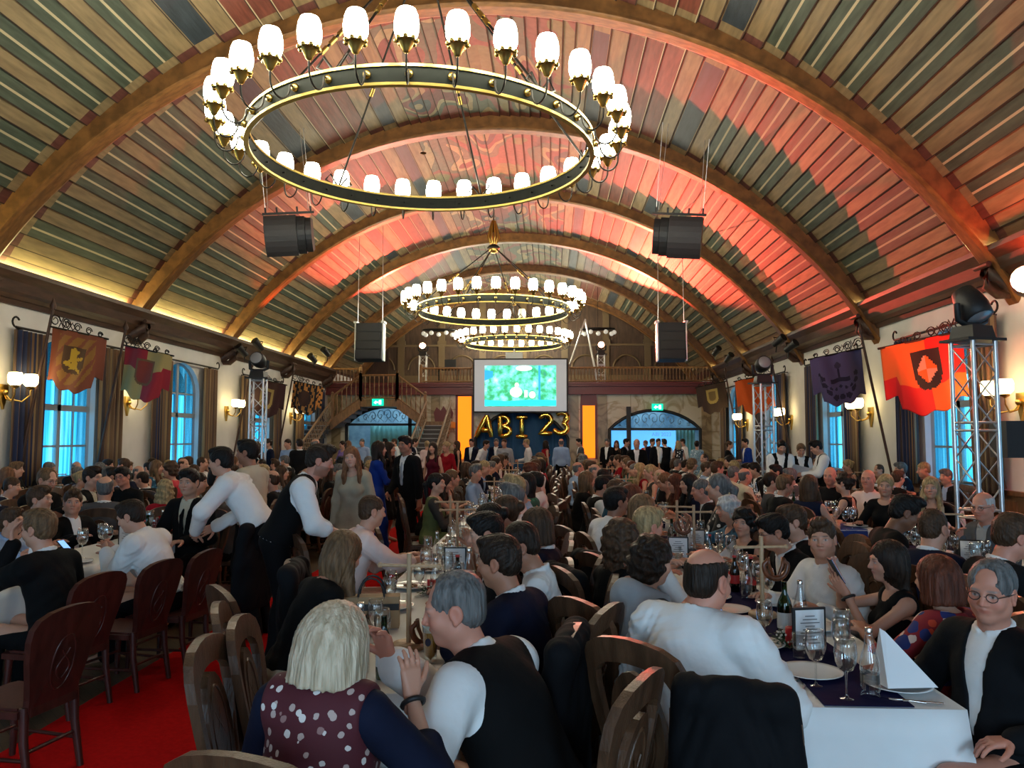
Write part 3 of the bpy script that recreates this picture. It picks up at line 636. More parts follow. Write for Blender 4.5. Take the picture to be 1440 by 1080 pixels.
# ------------------------------------------------------------------ chandeliers
M_lamp = mat('opal_lamp_glass', (0.9, 0.9, 0.85), 0.3, emit=(1.0, 0.95, 0.74), estr=30.0)
M_lamp_off = mat('opal_lamp_glass_unlit_glow', (0.62, 0.58, 0.45), 0.25, emit=(1.0, 0.9, 0.7), estr=.12)  # unlit shade, with a faint glow put into its glass
M_ring = mat('grey_green_ring', (0.014, 0.016, 0.013), 0.7, spec=.1)
NL = 32; RR = 2.2; RL = 2.57
def chandelier(i, y, z, zc_top, label):
    root = empty('chandelier', (-1.65, y, z), 0, label, 'chandelier', 'ring chandeliers')
    mb = MB(); n = 96
    for (ra, rb, za, zb, m) in ((RR - .012, RR + .012, -.085, .085, 0), (RR - .03, RR + .03, .085, .115, 1), (RR - .03, RR + .03, -.115, -.085, 1)):
        V = []; F = []
        for k in range(n):
            a = 2 * PI * k / n
            for r_, z_ in ((ra, za), (rb, za), (rb, zb), (ra, zb)): V.append((r_ * math.cos(a), r_ * math.sin(a), z_))
        for k in range(n):
            k2 = (k + 1) % n
            for j in range(4): F.append((k * 4 + j, k2 * 4 + j, k2 * 4 + (j + 1) % 4, k * 4 + (j + 1) % 4))
        mb.add(V, F, m)
    mb.build('ring', [M_ring, M_gold], root)
    arm = MB()
    arm.tube([(RR - .05, 0, .0), (RR + .10, 0, .0)], .012, 0, n=6); arm.lathe([(.0, .012), (.035, .008), (.04, 0)], (0, 0, 0), 1, n=8)
    P = [(RR + .10, 0, 0)] + [(RR + .10 + (RL - RR - .10) / 2 * (1 - math.cos(t)), 0, -.02 - .17 * math.sin(t)) for t in [PI * q / 10 for q in range(1, 10)]] + [(RL, 0, 0), (RL, 0, .08)]
    arm.tube(P, .011, 0, n=6)
    b = MB(); b.ball((RR + .03, 0, 0), .045, 0, n=8, k=5)
    cup = MB(); prof = [(.012, .04), (.035, .06), (.045, .09), (.055, .10), (.075, .15), (.10, .165)]
    cup.lathe(prof, (RL, 0, 0), 0, n=16)
    for q in range(8):
        a = 2 * PI * q / 8; cup.ball((RL + .1 * math.cos(a), .1 * math.sin(a), .17), .028, n=6, k=4)
    sh = MB(); sh.lathe([(.05, .13), (.095, .18), (.122, .27), (.125, .34), (.112, .43), (.092, .48), (.06, .482), (0.001, .48)], (RL, 0, 0), 0, n=16)
    protos = None
    for k in range(NL):
        a = 2 * PI * (k + .5) / NL
        if protos is None:
            oa = arm.build('arm', [M_iron, M_brass], root); ob = b.build('boss', M_brass, oa); oc = cup.build('cup', M_brass, oa); oc.name = 'lamp_cup'; os_ = sh.build('lamp_shade', M_lamp, oa); protos = (oa, ob, oc, os_)
        else:
            oa = link('arm', protos[0].data, root)
            for p in protos[1:]: link(p.name.split('.')[0], p.data, oa)
        oa.rotation_euler = (0, 0, a)
        if i == 1 and k == 6:
            for ch in oa.children:
                if ch.name.startswith('lamp_shade'):
                    ch.data = ch.data.copy(); ch.data.materials[0] = M_lamp_off
    hz = 2.75 if i == 0 else 1.85; sus = MB()
    for k in range(6):
        a = 2 * PI * k / 6 + .26; p = Vector((RR * math.cos(a), RR * math.sin(a), .1)); q = Vector((.1 * math.cos(a), .1 * math.sin(a), hz))
        sus.tube([p, q], .016, 0, n=6)
        for f in (.42, .47, .52): c = p.lerp(q, f); e = p.lerp(q, f + .035); sus.tube([c, e], .032, 1, n=6)
        for t in (-1, 1): sus.tube([p + Vector((-math.sin(a) * t * .02, math.cos(a) * t * .02, .0)), p + Vector((-math.sin(a) * t * .14, math.cos(a) * t * .14, .16)), p + Vector((-math.sin(a) * t * .22, math.cos(a) * t * .22, .06)), p + Vector((-math.sin(a) * t * .14, math.cos(a) * t * .14, .02))], .016, 0, n=5)
    sus.build('suspension_rod', [M_iron, M_brass], root)
    hub = MB(); hub.ball((0, 0, hz), .16, 0, n=12, k=8, sc=(1, 1, .8)); hub.lathe([(.16, .0), (.2, .03), (.14, .1), (.05, .14)], (0, 0, hz), 1, n=12)
    for k in range(10):
        a = 2 * PI * k / 10; hub.tube([(.08 * math.cos(a), .08 * math.sin(a), hz + .15), (.17 * math.cos(a), .17 * math.sin(a), hz + .35), (.12 * math.cos(a), .12 * math.sin(a), hz + .55), (.05 * math.cos(a), .05 * math.sin(a), hz + .85)], [.025, .03, .03, .012], 0, n=5)
    hub.build('crown_ornament', [M_brass, M_iron], root)
    ch = MB(); zt = zc_top - z
    ch.tube([(0, 0, hz + .5), (0, 0, zt)], .02, n=6); ch.build('chain', M_iron, root)
    return root
chandelier(0, 9.85, 5.5, 9.0, 'huge nearest ring chandelier with opal lamps over the tables')
chandelier(1, 22.4, 5.47, 8.7, 'middle ring chandelier with one unlit lamp, hung before the screen')
chandelier(2, 34.9, 6.05, 9.0, 'farthest ring chandelier, just above the projection screen')

# ------------------------------------------------------------------ speakers under the vault
def hung_speaker(x, y, z, s, label):
    """curved bass cabinet tilted towards the hall on a flown bar"""
    root = empty('hanging_loudspeaker', (x, y, z), 0, label, 'loudspeaker', 'curved loudspeakers flown under the vault')
    def cab(x0, x1, r0, m, nm, tilt=0):
        mb = MB(); P = []
        for t in range(9):
            a = math.radians(20 - t * 9); P.append((-r0 + .45 * 0 - r0 * (math.cos(a) - 1), r0 * math.sin(a) * 1.0))
        front = [(-(r0 * math.cos(a) - r0 * .55), r0 * math.sin(a)) for a in [math.radians(32 - t * 8) for t in range(9)]]
        poly = front + [(.30, front[-1][1] + .08), (.30, front[0][1])]
        mb.prism(poly[::-1], 'x', x0, x1); o = mb.build(nm, m, root); return o
    cab(-.52, .18, 1.0, mat('grille_cloth', (.03, .028, .03), .45, bump=.3, bscale=120), 'bass_cabinet') if s > 0 else cab(-.18, .52, 1.0, mat('grille_cloth'), 'bass_cabinet')
    cab(.19, .36, .92, M_black, 'horn_cabinet') if s > 0 else cab(-.36, -.19, .92, M_black, 'horn_cabinet')
    cab(.37, .50, .84, M_black, 'horn_cabinet') if s > 0 else cab(-.50, -.37, .84, M_black, 'horn_cabinet')
    mb = MB(); mb.box((0, 0, .60), (1.15, .06, .06)); 
    for q in (-.5, -.25, .2, .5): mb.box((q, 0, .68), (.04, .05, .16))
    mb.build('flying_bar', M_iron, root)
    mb = MB()
    for q in (-.5, .5):
        xw, zw = x + q, 0; zt = ZC + math.sqrt(max(0.1, R_V ** 2 - (x + q - AX) ** 2)) - z
        mb.tube([(q, 0, .7), (q, .0, zt)], .008, n=4); mb.tube([(q * .9, 0, .7), (q * .8, .25, zt + .02)], .008, n=4)
    mb.build('cable', M_alu, root)
    return root
hs = hung_speaker(-5.1, 14.8, 5.75, 1, 'curved loudspeaker flown under the vault on the left'); hs.rotation_euler = (.22, math.radians(-5), .2); hs.scale = (.86, .9, .74)
hs = hung_speaker(2.45, 14.8, 5.62, -1, 'curved loudspeaker flown under the vault on the right'); hs.rotation_euler = (.22, math.radians(6), -.2); hs.scale = (.88, .9, .74)
def line_array(x, y, z, label):
    root = empty('line_array_loudspeaker', (x, y, z), 0, label, 'loudspeaker', 'tall line array loudspeakers')
    M_ar = mat('array_black', (.018, .018, .02), .5)
    me = None
    for k in range(4):
        if me is None: mb = MB(); mb.box((0, 0, 0), (.80, .5, .27)); mb.box((0, -.26, 0), (.66, .02, .22)); o = mb.build('array_box', M_ar, root); me = o.data
        else: o = link('array_box', me, root)
        o.location = (0, -.02 * k * k * .5, -.14 - .285 * k); o.rotation_euler = (-.04 * k, 0, 0)
    for sx in (-1, 1):
        mb = MB(); mb.box((sx * .42, -.1, -.57), (.04, .3, 1.15)); mb.box((sx * .42, -.1, .02), (.1, .34, .06)); mb.build('side_bracket', M_alu, root)
    mb = MB()
    for q in (-.38, .38): zt = ZC + math.sqrt(R_V ** 2 - (x + q - AX) ** 2) - z; mb.tube([(q, -.1, .03), (q * .95, -.1, zt)], .012, n=4)
    mb.build('cable', M_alu, root)
line_array(-5.45, 23.2, 5.25, 'black line array loudspeaker hanging left of the far chandeliers'); line_array(3.6, 23.2, 5.2, 'black line array loudspeaker hanging right of the far chandeliers')

# ------------------------------------------------------------------ trusses with moving heads
def truss_mesh(h, w=.29):
    mb = MB(); c = [(-w / 2, -w / 2), (w / 2, -w / 2), (w / 2, w / 2), (-w / 2, w / 2)]
    for x, y in c: mb.tube([(x, y, 0.02), (x, y, h)], .024, n=8)
    n = int(h / .3)
    for i in range(4):
        a, b = c[i], c[(i + 1) % 4]
        for k in range(n):
            z0, z1 = .05 + (h - .1) * k / n, .05 + (h - .1) * (k + 1) / n; p, q = (a, b) if k % 2 else (b, a)
            mb.tube([(p[0], p[1], z0), (q[0], q[1], z1)], .010, n=5)
        for z in (.06, h * .33, h * .36, h * .66, h * .69, h - .04): mb.tube([(a[0], a[1], z), (b[0], b[1], z)], .014, n=5)
    return mb
def truss_tower(x, y, z, h, lab, rz=.3):
    r = empty('truss_tower', (x, y, z), rz, lab, 'truss tower', 'aluminium lighting truss towers'); truss_mesh(h).build('truss', M_alu, r)
    mb = MB(); mb.box((0, 0, .01), (.6, .6, .02)); mb.build('base_plate', M_iron, r); mb = MB(); mb.box((0, 0, h + .015), (.5, .4, .03)); mb.build('top_plate', M_black, r); return r
def moving_head(x, y, z, tilt, pan, lab, lens=None):
    r = empty('moving_head_light', (x, y, z), pan, lab, 'stage light', 'moving head stage lights'); mb = MB(); mb.box((0, 0, .07), (.34, .30, .14), taper=.85); mb.build('base', M_black, r)
    mb = MB(); mb.tube([(-.21, 0, .38), (-.2, 0, .2), (-.10, 0, .16), (.10, 0, .16), (.2, 0, .2), (.21, 0, .38)], .035, n=6)
    mb.build('yoke', M_black, r)
    hd = MB(); hd.lathe([(.02, -.2), (.12, -.18), (.155, -.05), (.165, .06), (.15, .18), (.13, .19)], (0, 0, 0), n=16); ho = hd.build('lamp_head', M_black, r); ho.location = (0, 0, .38); ho.rotation_euler = (tilt, 0, 0)
    ln = MB(); ln.lathe([(.0, .185), (.13, .188), (.135, .18)], (0, 0, 0), n=16); ln.build('lens', lens or mat('grey_lens', (.25, .25, .26), .1), ho)
    return r
truss_tower(4.58, 8.6, 0, 2.82, 'aluminium truss tower close by the right windows'); moving_head(4.58, 8.6, 2.85, 2.6, .4, 'black moving head light on the near right truss tower')
truss_tower(4.6, 17, 0, 2.95, 'aluminium truss tower farther back on the right'); moving_head(4.6, 17, 2.98, 1.3, 0, 'black moving head light on the farther right truss tower')
truss_tower(-6.52, 17, 0, 3.1, 'aluminium truss tower on the left near the stairs', .1); moving_head(-6.52, 17, 3.13, 1.3, 0, 'black moving head light on the left truss tower')
M_redlens = mat('red_hot_lens', (1, .5, .3), .3, emit=(1.0, .42, .22), estr=22.0)
for x, side in ((-5.55, 'left'), (2.2, 'right')):
    truss_tower(x, END + .5, 4.02, 1.35, 'short truss on the gallery %s of the screen' % side, 0); moving_head(x, END + .5, 5.39, 1.45, 0, 'glowing red stage light on the gallery truss %s of the screen' % side, M_redlens)
# red beams of those two heads, aimed up along the vault
for x, tgt, en, ang in ((-5.55, (-4.4, 18.5, 10.6), 4600, 44), (2.2, (3.5, 12.0, 11.0), 10500, 50)):
    light('red_beam', 'SPOT', (x, END + .28, 5.85), en, (1.0, .075, .04), tgt, spot_size=math.radians(ang), spot_blend=.35, shadow_soft_size=.05)
def floodlight(x, y, z, rx, rz, lab, red=0, tgt=None):
    r = empty('floodlight', (x, y, z), rz, lab, 'floodlight', 'black floodlights clamped along the cornices'); mb = MB(); mb.tube([(0, -.2, 0), (0, -.1, 0), (0, .18, 0)], [.12, .11, .09], n=10); o = mb.build('lamp_housing', M_black, r); o.rotation_euler = (rx, 0, 0)
    mb = MB(); mb.tube([(0, .05, .0), (0, .1, -.3)], .018, n=5); mb.tube([(-.14, 0, 0), (-.14, .05, .1), (.14, .05, .1), (.14, 0, 0)], .012, n=5); mb.build('clamp', M_iron, r)
for (x, y, z, rx, rz, lab) in ((-8.7, 22.6, 4.55, -.7, -.5, 'black floodlight on the left cornice, upper of a pair'), (-8.9, 21.9, 4.3, -.7, -.5, 'black floodlight on the left cornice, lower of a pair'), (6.3, 21.6, 4.45, -.5, .6, 'black floodlight on the right cornice, upper of a pair'), (6.5, 21.2, 4.25, -.5, .6, 'black floodlight on the right cornice, lower of a pair'),
        (-8.3, 28.2, 4.95, -.6, -.4, 'black floodlight near the left gallery end, upper'), (-8.6, 27.6, 4.65, -.6, -.4, 'black floodlight near the left gallery end, lower'), (6.0, 28.2, 4.9, -.6, .4, 'black floodlight near the right gallery end, upper'), (6.3, 27.6, 4.6, -.6, .4, 'black floodlight near the right gallery end, lower')):
    floodlight(x, y, z, rx, rz, lab)
light('red_flood', 'SPOT', (6.15, 21.5, 4.75), 260, (1.0, .09, .04), (5.0, 19.9, 7.2), spot_size=math.radians(55), spot_blend=.6, shadow_soft_size=.05)
light('red_flood', 'SPOT', (-8.5, 22.5, 4.9), 420, (1.0, .16, .05), (-6.0, 20.5, 7.2), spot_size=math.radians(80), spot_blend=.6, shadow_soft_size=.05)
# glaring par lamp at the foot of the right-hand near rib
par = empty('par_lamp', (6.72, 11.15, 3.98), 0, 'glaring red-white par lamp under the cornice at far right', 'stage light'); par.scale = (1.35, 1.35, 1.35); mb = MB(); mb.lathe([(.05, .22), (.12, .18), (.15, .0), (.15, -.1)], n=14); o = mb.build('lamp_housing', M_black, par); o.rotation_euler = (-PI / 2 - .12, 0, -.52)
mb = MB(); mb.lathe([(0, -.1), (.10, -.102), (.145, -.09)], n=14); mb.build('lens', mat('par_hot_lens', (1, .8, .6), .3, emit=(1.0, .62, .34), estr=90.0), o); mb = MB(); mb.tube([(0, 0, 0), (.1, .1, .22)], .02, n=5); mb.build('clamp', M_iron, par)
light('par_red_spill', 'POINT', (6.5, 10.85, 3.95), 170, (1.0, .10, .04), shadow_soft_size=.08)

# PA speaker on a pole by the right wall
pa = empty('pole_loudspeaker', (5.62, 9.5, 0), 0, 'black loudspeaker on a pole stand at the right edge', 'loudspeaker'); mb = MB(); mb.prism([(-.30, -.16), (.34, -.2), (.34, .24), (-.30, .2)], 'z', 1.55, 1.98); mb.build('cabinet', M_black, pa)
mb = MB(); mb.tube([(0, 0, .5), (0, 0, 1.56)], .022, n=8); mb.build('pole', M_iron, pa)
for t in range(3):
    a = t * 2 * PI / 3 + .4; mb = MB(); mb.tube([(0, 0, .75), (.45 * math.cos(a), .45 * math.sin(a), .02)], .018, n=6); mb.build('leg', M_iron, pa)

# ------------------------------------------------------------------ curtains, sconces, flags on the side walls
def stripe_mat():
    m = bpy.data.materials.new('striped_curtain_cloth'); m.use_nodes = True; nt = m.node_tree; b = nt.nodes['Principled BSDF']; b.inputs['Roughness'].default_value = .85
    tc = nt.nodes.new('ShaderNodeTexCoord'); sp = nt.nodes.new('ShaderNodeSeparateXYZ'); ma = nt.nodes.new('ShaderNodeMath'); ma.operation = 'MULTIPLY'; ma.inputs[1].default_value = 3.4; fr = nt.nodes.new('ShaderNodeMath'); fr.operation = 'FRACT'
    r = nt.nodes.new('ShaderNodeValToRGB'); r.color_ramp.interpolation = 'CONSTANT'; e = r.color_ramp.elements
    cols = [(0, (.17, .10, .05)), (.3, (.010, .016, .05)), (.48, (.12, .07, .045)), (.62, (.26, .17, .08)), (.74, (.05, .03, .025)), (.86, (.012, .02, .06))]
    while len(e) < len(cols): e.new(.5)
    for k, (p, c) in enumerate(cols): e[k].position = p; e[k].color = (*c, 1)
    nt.links.new(tc.outputs['Object'], sp.inputs[0]); nt.links.new(sp.outputs['X'], ma.inputs[0]); nt.links.new(ma.outputs[0], fr.inputs[0]); nt.links.new(fr.outputs[0], r.inputs[0]); nt.links.new(r.outputs[0], b.inputs['Base Color']); return m
M_curt = stripe_mat()
ordn = ['nearest', 'second', 'third', 'fourth', 'fifth', 'sixth']
for nm, x, s, wins in (('left', XL, 1, WIN_L), ('right', XR, -1, WIN_R)):
    vis = [c for c in wins if c > 12]
    for k, c in enumerate(vis):
        for e, side in ((-1, 'near'), (1, 'far')):
            V, F = curtain_mesh(.82, 2.78, n=48, amp=.055, waves=6, ph=k + e)
            o = link('curtain', mkmesh('curtain', V, F, [M_curt], smooth=True), None, (x + s * .17, c + e * (WW / 2 + .34), .92), (0, 0, PI / 2)); q = o.modifiers.new('thickness', 'SOLIDIFY'); q.thickness = .012
            tag(o, 'striped curtain, %s side of the %s window, %s wall' % (side, ordn[k], nm), 'curtain', 'striped window curtains')
        mb = MB(); mb.tube([(x + s * .17, c - 1.75, 3.74), (x + s * .17, c + 1.75, 3.74)], .025, n=6)
        for e in (-1, 1): mb.tube([(x + s * .17 , c + e * (1.75 + .09 * math.sin(t)), 3.74 + .09 * (1 - math.cos(t))) for t in [PI * q / 6 for q in range(9)]], .018, n=5); mb.tube([(x, c + e * 1.5, 3.74), (x + s * .17, c + e * 1.5, 3.74)], .015, n=5)
        o = mb.build('curtain_rail', M_iron); tag(o, 'iron curtain rail over the %s window in the %s wall' % (ordn[k], nm), 'curtain rail', 'iron curtain rails')
M_sconce = mat('sconce_shade', (.9, .85, .6), .4, emit=(1.0, .78, .36), estr=10.0)
def sconce(x, s, y, z, lab):
    r = empty('wall_sconce', (x, y, z), 0, lab, 'wall lamp', 'twin brass wall sconces'); mb = MB(); mb.prism([(-.1, .14), (.1, .14), (.11, .0), (0, -.3), (-.11, .0)][::-1], 'x', min(0, s * .05), max(0, s * .05)); mb.ball((s * .06, 0, 0), .06, n=8, k=5); mb.build('wall_plate', M_brass, r)
    for e in (-1, 1):
        px, py = s * .38, e * .2; am = MB(); am.tube([(s * .04, 0, 0), (s * .12, e * .04, -.12), (s * .28, e * .13, -.16), (px, py, -.04), (px, py, .06)], .013, n=6); am.lathe([(.015, .05), (.06, .08), (.07, .12)], (px, py, 0), n=10); a = am.build('arm', M_brass, r)
        sh = MB(); sh.lathe([(.07, .11), (.115, .16), (.12, .28), (.10, .33), (.05, .335), (.001, .334)], (px, py, 0), n=14); sh.build('lamp_shade', M_sconce, a)
for nm, x, s, ys in (('left', XL, 1, (13.1, 17.1, 22.5, 28.2)), ('right', XR, -1, (12.0, 17.5, 23.2, 28.3))):
    for k, y in enumerate(ys): sconce(x, s, y, 2.58 if s > 0 else 2.32, 'twin-lamp brass wall sconce, %s along the %s wall' % (ordn[k], nm))
# flags on leaning poles
def flag(s, y, ztop, cols, design, lab, w=1.15, h=.92):
    xw = XL if s > 0 else XR
    base = Vector((xw + s * .1, y, 1.0)); top = Vector((xw + s * .64, y, ztop)); d = (top - base).normalized()
    r = empty('flag', base, 0, lab, 'flag', 'heraldic flags on leaning poles'); mb = MB(); mb.tube([(0, 0, 0), top - base], .028, n=7); mb.lathe([(.04, 0), (.06, .06), (.03, .14), (.001, .22)], top - base, n=8); mb.build('pole', M_darkwood, r)
    a = base.lerp(top, .9) - base; tdir = Vector((s * 1.0, -.15, -.22)).normalized(); dn = Vector((s * -.12, 0, -1)).normalized()
    rod = MB(); rod.tube([a, a + tdir * (w + .1)], .018, n=6)
    for k in range(5):
        c = a + tdir * (.12 + .24 * k) + Vector((0, 0, .13 - .02 * k)); rr = .11 - .014 * k
        rod.tube([c + tdir * rr * math.cos(t) * (1 - t / 14) + Vector((0, 0, 1)) * rr * math.sin(t) * (1 - t / 14) for t in [q * .55 for q in range(18)]], .011, n=4)
    for k in range(4): rod.tube([a + tdir * (.3 + .1 * k) + Vector((0, 0, .02)), a + tdir * (.2 + .1 * k) + Vector((0, 0, .22 - .03 * k))], .008, n=4); rod.tube([a + tdir * (.2 + .1 * k) + Vector((0, 0, .02)), a + tdir * (.3 + .1 * k) + Vector((0, 0, .22 - .03 * k))], .008, n=4)
    rod.build('flag_rod', M_iron, r)
    n = 52; m = 48; V = []; F = []; M = []
    for i in range(n + 1):
        u = i / n; L = h * (1 + .16 * math.sin(PI * u) ** 2 * 1.0 + (.04 * math.cos(6 * PI * u)))
        if u > .86: L *= .78
        for j in range(m + 1):
            v = j / m; p = a + tdir * (.06 + u * w) + dn * (v * L) + Vector((s * -.0, .06 * math.sin(5.2 * u + 1 + v) * (0.3 + v) + .035 * math.sin(13 * u + 2 * v), 0)); V.append(p)
    for i in range(n):
        for j in range(m): F.append((i * (m + 1) + j, (i + 1) * (m + 1) + j, (i + 1) * (m + 1) + j + 1, i * (m + 1) + j + 1)); M.append(design((i + .5) / n, (j + .5) / m))
    me = mkmesh('cloth', V, F, cols, M, smooth=True); o = link('cloth', me, r); q = o.modifiers.new('thickness', 'SOLIDIFY'); q.thickness = .008
    return r, a, tdir, dn
fm = lambda n, h: mat('flag_' + n, hexc(h), .8, sheen=.1)
def shield(u, v, cx=.5, cy=.48, w=.22, h=.24):
    x, y = (u - cx) / w, (v - cy) / h
    return abs(x) < 1 and -1 < y < 1 and (y < .1 or abs(x) < math.sqrt(max(0, 1 - ((y - .1) / .9) ** 2)))
def d_lion(u, v):
    if shield(u, v):
        x, y = (u - .5) / .22, (v - .48) / .24
        lion = (abs(x - .1 * math.sin(6 * y)) < .28 and abs(y) < .7) or (abs(y + .35 * x) < .12 and abs(x) < .75) or (abs(y - .45 - .3 * x) < .12 and abs(x) < .7) or math.hypot(x + .1, y + .6) < .25
        return 2 if lion else 3
    return 1 if shield(u, v, .5, .5, .36, .42) and (int(u * 13 + v * 9) % 3) else 0
def d_quart(u, v):
    if shield(u, v, .5, .45, .2, .27): return 2 if not shield(u, v, .5, .45, .16, .22) else 3
    return 0 if (u < .5) == (v < .42) else 1
def d_dark(u, v): return 1 if shield(u, v, .52, .5, .2, .3) and not shield(u, v, .52, .5, .12, .2) else 0
def d_check(u, v):
    if math.hypot((u - .45) / .22, (v - .5) / .25) < 1: return 2
    return int(u * 9 + (int(v * 9) % 2) * .5) % 2 if int(v * 9) % 3 else (0 if int(u * 18) % 2 else 1)
def d_red(u, v):
    if shield(u, v, .5, .42, .17, .28):
        x, y = (u - .5) / .17, (v - .42) / .28
        if abs(x) + abs(y) < .75: return 1 if (x > 0) == (y > 0) else 3
        return 2
    return 0 if (u < .48) == (v < .62) else 1
def d_violet(u, v):
    k = 0
    if abs(v - .52) < .035 and abs(u - .5) < .2: k = 1
    if abs(u - .5) < .015 and .22 < v < .5: k = 1
    if math.hypot((u - .5) / .8, v - .24) < .07: k = 2
    for t in range(9):
        a = PI * t / 8
        if math.hypot(u - .5 - .34 * math.cos(a), (v - .5 - .36 * math.sin(a))) < .055: k = 1
    for t in range(5):
        if math.hypot(u - .3 - .1 * t, v - .66 - .02 * (t % 2)) < .03: k = 1
    return k
def d_shield(u, v): return (2 if shield(u, v, .5, .42, .12, .16) else 1) if shield(u, v, .5, .42, .2, .26) else 0
flag(1, 13.44, 4.1, [fm('rust', '#7a3d24'), fm('ochre', '#8a5c22'), fm('gold', '#b89022'), fm('brown_shield', '#4a2d16')], d_lion, 'rust-brown flag with golden lion shield, nearest on the left wall')
flag(1, 15.84, 4.05, [fm('crimson', '#8e1c28'), fm('buff', '#a08a55'), fm('rim', '#6b4a2c'), fm('russet', '#7d2f22')], d_quart, 'crimson and buff quartered flag with shield on the left wall')
flag(1, 22.8, 3.9, [fm('plum', '#3a1a18'), fm('tan', '#8f7a48')], d_dark, 'dark plum flag with a tan shield behind the left truss tower')
flag(1, 26.6, 4.1, [fm('amber', '#c07a35'), fm('ink', '#1c1412'), fm('oval', '#4a2a18')], d_check, 'orange and black chequered flag near the left stairs')
flag(-1, 12.4, 3.75, [fm('scarlet', '#c81912'), fm('orange', '#d8621c'), fm('black_shield', '#1d0f0d'), fm('salmon', '#c98f70')], d_red, 'scarlet and orange flag with a dark shield beside the near right truss', 1.4, 1.0)
flag(-1, 16.36, 3.95, [fm('violet', '#4c4668'), fm('indigo', '#1b1830'), fm('grey_violet', '#2d2940')], d_violet, 'violet flag with dark emblems on the right wall')
flag(-1, 22.87, 3.97, [fm('bright_orange', '#d8550c'), fm('deep_orange', '#b8430a')], lambda u, v: 0, 'plain bright orange flag behind the farther right truss')
flag(-1, 28.9, 4.2, [fm('umber', '#3c2b24'), fm('straw', '#a08c50'), fm('dun', '#6d5a38')], d_shield, 'brown flag with a straw-coloured shield in the far right corner')
# ------------------------------------------------------------------ figures : smooth bodies grown from a posed skeleton
f32 = np.float32
def v3(*a): return np.array(a, dtype=np.float64)
def nrm(v): return v / max(1e-9, np.linalg.norm(v))
class Field:
    """signed-distance field of tapered limbs and ellipsoids, meshed with surface nets"""
    def __init__(s): s.ops = []
    def rc(s, a, b, ra, rb, k=.03, op='u', sc=None, fr=None):
        a, b = np.asarray(a, float), np.asarray(b, float); r = max(ra, rb) * (max(sc) if sc is not None else 1)
        s.ops.append(('rc', op, k, np.minimum(a, b) - r, np.maximum(a, b) + r, (a, b, ra, rb, sc, fr))); return s
    def el(s, c, r, fr=None, k=.03, op='u'):
        c, r = np.asarray(c, float), np.asarray(r, float); m = r.max()
        s.ops.append(('el', op, k, c - m, c + m, (c, r, fr))); return s
    def cut(s, p, n, k=.004):
        """keep the side the normal points away from"""
        s.ops.append(('hs', 'i', k, None, None, (np.asarray(p, float), nrm(np.asarray(n, float))))); return s
    def ev(s, ax, h):
        xs, ys, zs = ax; F = np.full((len(xs), len(ys), len(zs)), 1.0, dtype=f32)
        for kind, op, k, lo, hi, pr in s.ops:
            if kind == 'hs':
                p, n = pr; d = ((xs - p[0]) * n[0])[:, None, None] + ((ys - p[1]) * n[1])[None, :, None] + ((zs - p[2]) * n[2])[None, None, :]
                F = np.maximum(F, d.astype(f32)); continue
            m = k + 2.5 * h; sl = []
            for q, A in enumerate(ax):
                i0, i1 = np.searchsorted(A, lo[q] - m), np.searchsorted(A, hi[q] + m); sl.append(slice(i0, i1))
            if any(q.start >= q.stop for q in sl): continue
            X = xs[sl[0]].astype(f32)[:, None, None]; Y = ys[sl[1]].astype(f32)[None, :, None]; Z = zs[sl[2]].astype(f32)[None, None, :]
            if kind == 'el':
                c, r, fr = pr; X, Y, Z = X - f32(c[0]), Y - f32(c[1]), Z - f32(c[2])
                if fr is not None: X, Y, Z = (X * f32(fr[i][0]) + Y * f32(fr[i][1]) + Z * f32(fr[i][2]) for i in range(3))
                k0 = np.sqrt((X / f32(r[0])) ** 2 + (Y / f32(r[1])) ** 2 + (Z / f32(r[2])) ** 2); k1 = np.sqrt((X / f32(r[0] ** 2)) ** 2 + (Y / f32(r[1] ** 2)) ** 2 + (Z / f32(r[2] ** 2)) ** 2)
                d = k0 * (k0 - 1) / np.maximum(k1, 1e-6)
            else:
                a, b, ra, rb, sc, fr = pr; X, Y, Z = X - f32(a[0]), Y - f32(a[1]), Z - f32(a[2]); ba = b - a; mul = 1.0
                if fr is not None:
                    X, Y, Z = (X * f32(fr[i][0]) + Y * f32(fr[i][1]) + Z * f32(fr[i][2]) for i in range(3)); ba = np.asarray(fr) @ ba
                if sc is not None:
                    X, Y, Z = X / f32(sc[0]), Y / f32(sc[1]), Z / f32(sc[2]); ba = ba / np.asarray(sc); mul = min(sc)
                L = max(1e-9, float(ba @ ba)); t = np.clip((X * f32(ba[0]) + Y * f32(ba[1]) + Z * f32(ba[2])) / f32(L), 0, 1)
                d = (np.sqrt((X - t * f32(ba[0])) ** 2 + (Y - t * f32(ba[1])) ** 2 + (Z - t * f32(ba[2])) ** 2) - (f32(ra) + t * f32(rb - ra))) * f32(mul)
            G = F[sl[0], sl[1], sl[2]]
            if op == 's': G = -G; d2 = d
            else: d2 = d
            hh = np.maximum(k - np.abs(G - d2), 0) / k; G = np.minimum(G, d2) - hh * hh * f32(k * .25)
            F[sl[0], sl[1], sl[2]] = -G if op == 's' else G
        return F
    def bounds(s):
        u = [o for o in s.ops if o[1] == 'u']; return np.min([o[3] for o in u], 0), np.max([o[4] for o in u], 0)
    def mesh(s, h, lo=None, hi=None, disp=None):
        l, u = s.bounds(); l = l - 2 * h if lo is None else np.maximum(np.asarray(lo), l - 2 * h); u = u + 2 * h if hi is None else np.minimum(np.asarray(hi), u + 2 * h)
        ax = [np.arange(l[i], u[i] + h, h) for i in range(3)]; F = s.ev(ax, h)
        if disp is not None: F = F + disp(ax[0][:, None, None], ax[1][None, :, None], ax[2][None, None, :]).astype(f32)
        return nets(F, ax)
